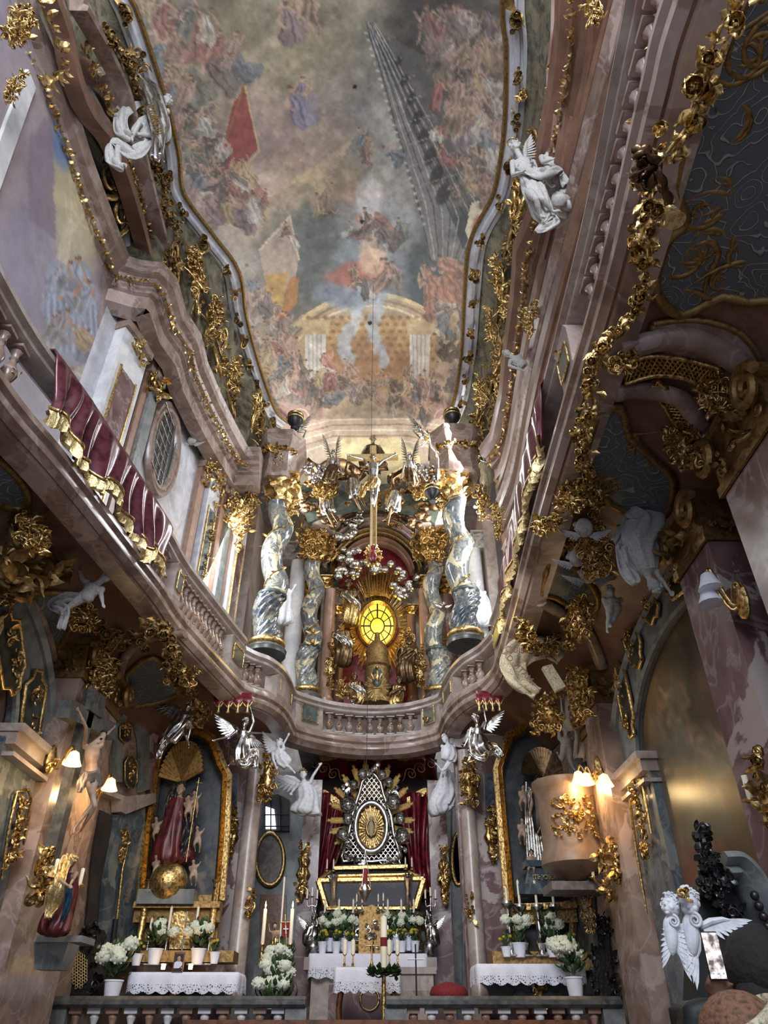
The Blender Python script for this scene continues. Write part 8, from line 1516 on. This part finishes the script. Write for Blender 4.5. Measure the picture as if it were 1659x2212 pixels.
m.build('carved_leaves', 'blackwood', t, 'auto'); m = M(); [m.ell(G5(1600+k*9, 1945+k*22)-V(0, .2, 0), .028, 8) for k in range(8)]; m.build('bead_row', 'blackwood', t)
def cherubfg(label, hx, hy, hp, look, wings, body):
    c = FG(hx, hy); s = hp*mpp(c); lk = Vector(look).normalized(); hu = V(0, 0, 1); hu = (hu-lk*hu.dot(lk)).normalized(); ls = lk.cross(hu); Rm = Matrix((ls, lk, hu)).transposed(); t = thing('cherub_head', label, 'cherub', FG(*body[-1])); m = M()
    m.ell(c, (.38*s, .43*s, .47*s), 20, Rm); m.ell(c+lk*.14*s-hu*.22*s, (.3*s, .3*s, .24*s), 16, Rm); m.tube([c+lk*.4*s+hu*.08*s, c+lk*.47*s-hu*.06*s, c+lk*.5*s-hu*.1*s], [.03*s, .05*s, .06*s], 8); m.ell(c+lk*.42*s-hu*.24*s, (.1*s, .05*s, .025*s), 10, Rm); m.ell(c+lk*.41*s-hu*.29*s, (.08*s, .05*s, .03*s), 10, Rm); m.ell(c+lk*.34*s-hu*.4*s, (.11*s, .1*s, .08*s), 10, Rm)
    for k in (-1, 1): m.ell(c+lk*.27*s+ls*.19*s*k-hu*.16*s, .14*s, 12); m.ell(c+lk*.385*s+ls*.15*s*k+hu*.09*s, (.1*s, .05*s, .02*s), 10, Rm); m.ell(c+lk*.36*s+ls*.15*s*k+hu*.02*s, (.065*s, .05*s, .035*s), 10, Rm); m.ell(c+ls*.38*s*k-hu*.06*s, (.05*s, .1*s, .12*s), 8, Rm)
    pts = [c-hu*.35*s]+[FG(*q) for q in body]; pts.append(pts[-1]+(pts[-1]-pts[-2])*.9); m.tube(crom(pts, 4), [(.17, .17, .18, .22, .27, .3, .31, .31, .3, .27, .22, .15, .05)[min(q, 12)]*s for q in range(4*(len(pts)-1)+1)], 14); o = m.build('face', 'whitestatue', t); r = o.modifiers.new('r', 'REMESH'); r.mode = 'VOXEL'; r.voxel_size = s*.028; r.use_smooth_shade = True
    m = M(); rg = random.Random(int(hx))
    for i in range(34):
        a = rg.uniform(0, 2*PI); e = rg.uniform(.1, 1.5); q = (ls*math.cos(a)*math.cos(e)*.38+lk*math.sin(a)*math.cos(e)*.43+hu*(math.sin(e)*.47+.02))*s
        if q.dot(lk) > .2*s and q.dot(hu) < .32*s: q = q-lk*q.dot(lk)*1.6
        m.volute(c+q*1.03, ls*rg.gauss(0, 1)+hu*.5, lk.cross(q)+hu*.2, .11*s, 1.3, .42)
    m.build('curls', 'whitestatue', t)
    for k, (a, b, w_) in enumerate(wings): wing(t, FG(*a), FG(*b), w_*s, 'whitestatue')
    sx = FG(*body[0]); m = M(); m.volute(sx+V(.1*s, -.3*s, 0), (0, 0, 1), (1, 0, 0), .26*s, 1.8, .3); m.build('scroll', 'whitestatue', t)
cherubfg('pale cherub head looking up, left one of the foreground pair', 1449, 1958, 46, (-.75, -.6, .25), [((1450, 1990), (1474, 2086), .95), ((1462, 2000), (1444, 2070), .8)], [(1446, 1992), (1450, 2030)])
cherubfg('pale cherub head looking down, right one of the foreground pair', 1488, 1950, 54, (-.45, -.8, -.3), [((1494, 1990), (1508, 2090), 1.0), ((1512, 2002), (1594, 1984), .8)], [(1490, 1990), (1494, 2030)])
m = M(); m.foliage(FG(1466, 1938)-V(0, .1, 0), (.02, .02, .02), 8, .06, (0, -1, 0)); tag(m.build('gilt_flower', 'gold', None, 'auto'), 'tiny gilt flower between the two foreground cherub heads', 'flower')
figure('person', 'person in black seen from behind holding up a phone at the lower right', 'person', 3.3, (1632, 2095), 150, (1630, 2200), (1640, 2560), {'l': ((1560, 2330, -.1), (1548, 2168, -.28)), 'r': ((1720, 2330), (1700, 2480, -.1))}, {'l': ((1625, 2900), (1625, 3300)), 'r': ((1680, 2900), (1680, 3300))}, mat='skinshade', robe=[(1630, 2180, 0, .5), (1632, 2230, 0, 1.0), (1636, 2400, 0, 1.1), (1640, 2600, 0, 1.05)], robemat='black', hair='smooth', look=(0, 1, .1), vox=.02)
t = thing('smartphone', 'lit smartphone held upright showing a bright photo of the altar', 'phone', PY(1541, 2105, 2.95)); q = PY(1541, 2064, 2.95); h_ = 90*mpp(q); w_ = 37*mpp(q); m = M(); m.box(q, (w_, .008, h_)); o = m.build('case', 'black', t, 'auto'); bv = o.modifiers.new('b', 'BEVEL'); bv.width = .003
m = M(); m.slab([q+V(x*w_*.46, -.006, z*h_*.47) for x, z in ((-1, -1), (1, -1), (1, 1), (-1, 1))], (0, .002, 0)); m.build('screen', 'phonescreen', t, 'auto')
m = M(); [m.lathe([(.0, -.001), (.0045*k_, -.001), (.0045*k_, .001), (0, .001)], q+V(x*w_*.3, -.008, -h_*.36), 14, ax=V(0, 1, 0)) for x, k_ in ((-1, .8), (0, 1), (1, .8))]; m.build('screen_buttons', 'cloth', t)
figure('person', 'person wearing a tan and cream cap at the bottom right corner', 'person', 2.7, (1605, 2262), 120, (1600, 2320), (1600, 2700), {'l': ((1540, 2520), (1530, 2660)), 'r': ((1660, 2520), (1670, 2660))}, {}, mat='skinshade', robe=[(1600, 2300, 0, .5), (1600, 2360, 0, 1.0), (1600, 2700, 0, 1.0)], robemat='stone', hair='smooth', look=(0, 1, 0), vox=.02)
t = thing('cap', 'tan and cream knitted cap on the head of the person in the corner', 'cap', PY(1600, 2200, 2.7)); q = PY(1604, 2238, 2.7); m = M(); m.ell(q+V(0, 0, .0), (.125, .14, .12), 20); m.build('crown', 'tan', t); m = M(); m.strip([q+V(.128*math.cos(a)*math.cos(.5), .14*math.sin(a), .125*math.sin(.9)*.2+.06*math.cos(a)) for a in np.linspace(0, 2*PI, 30)], (0, 0, 1), [(-.012, -.02), (-.012, .03), (.008, .03), (.008, -.02)]); m.build('cream_band', 'cream', t)
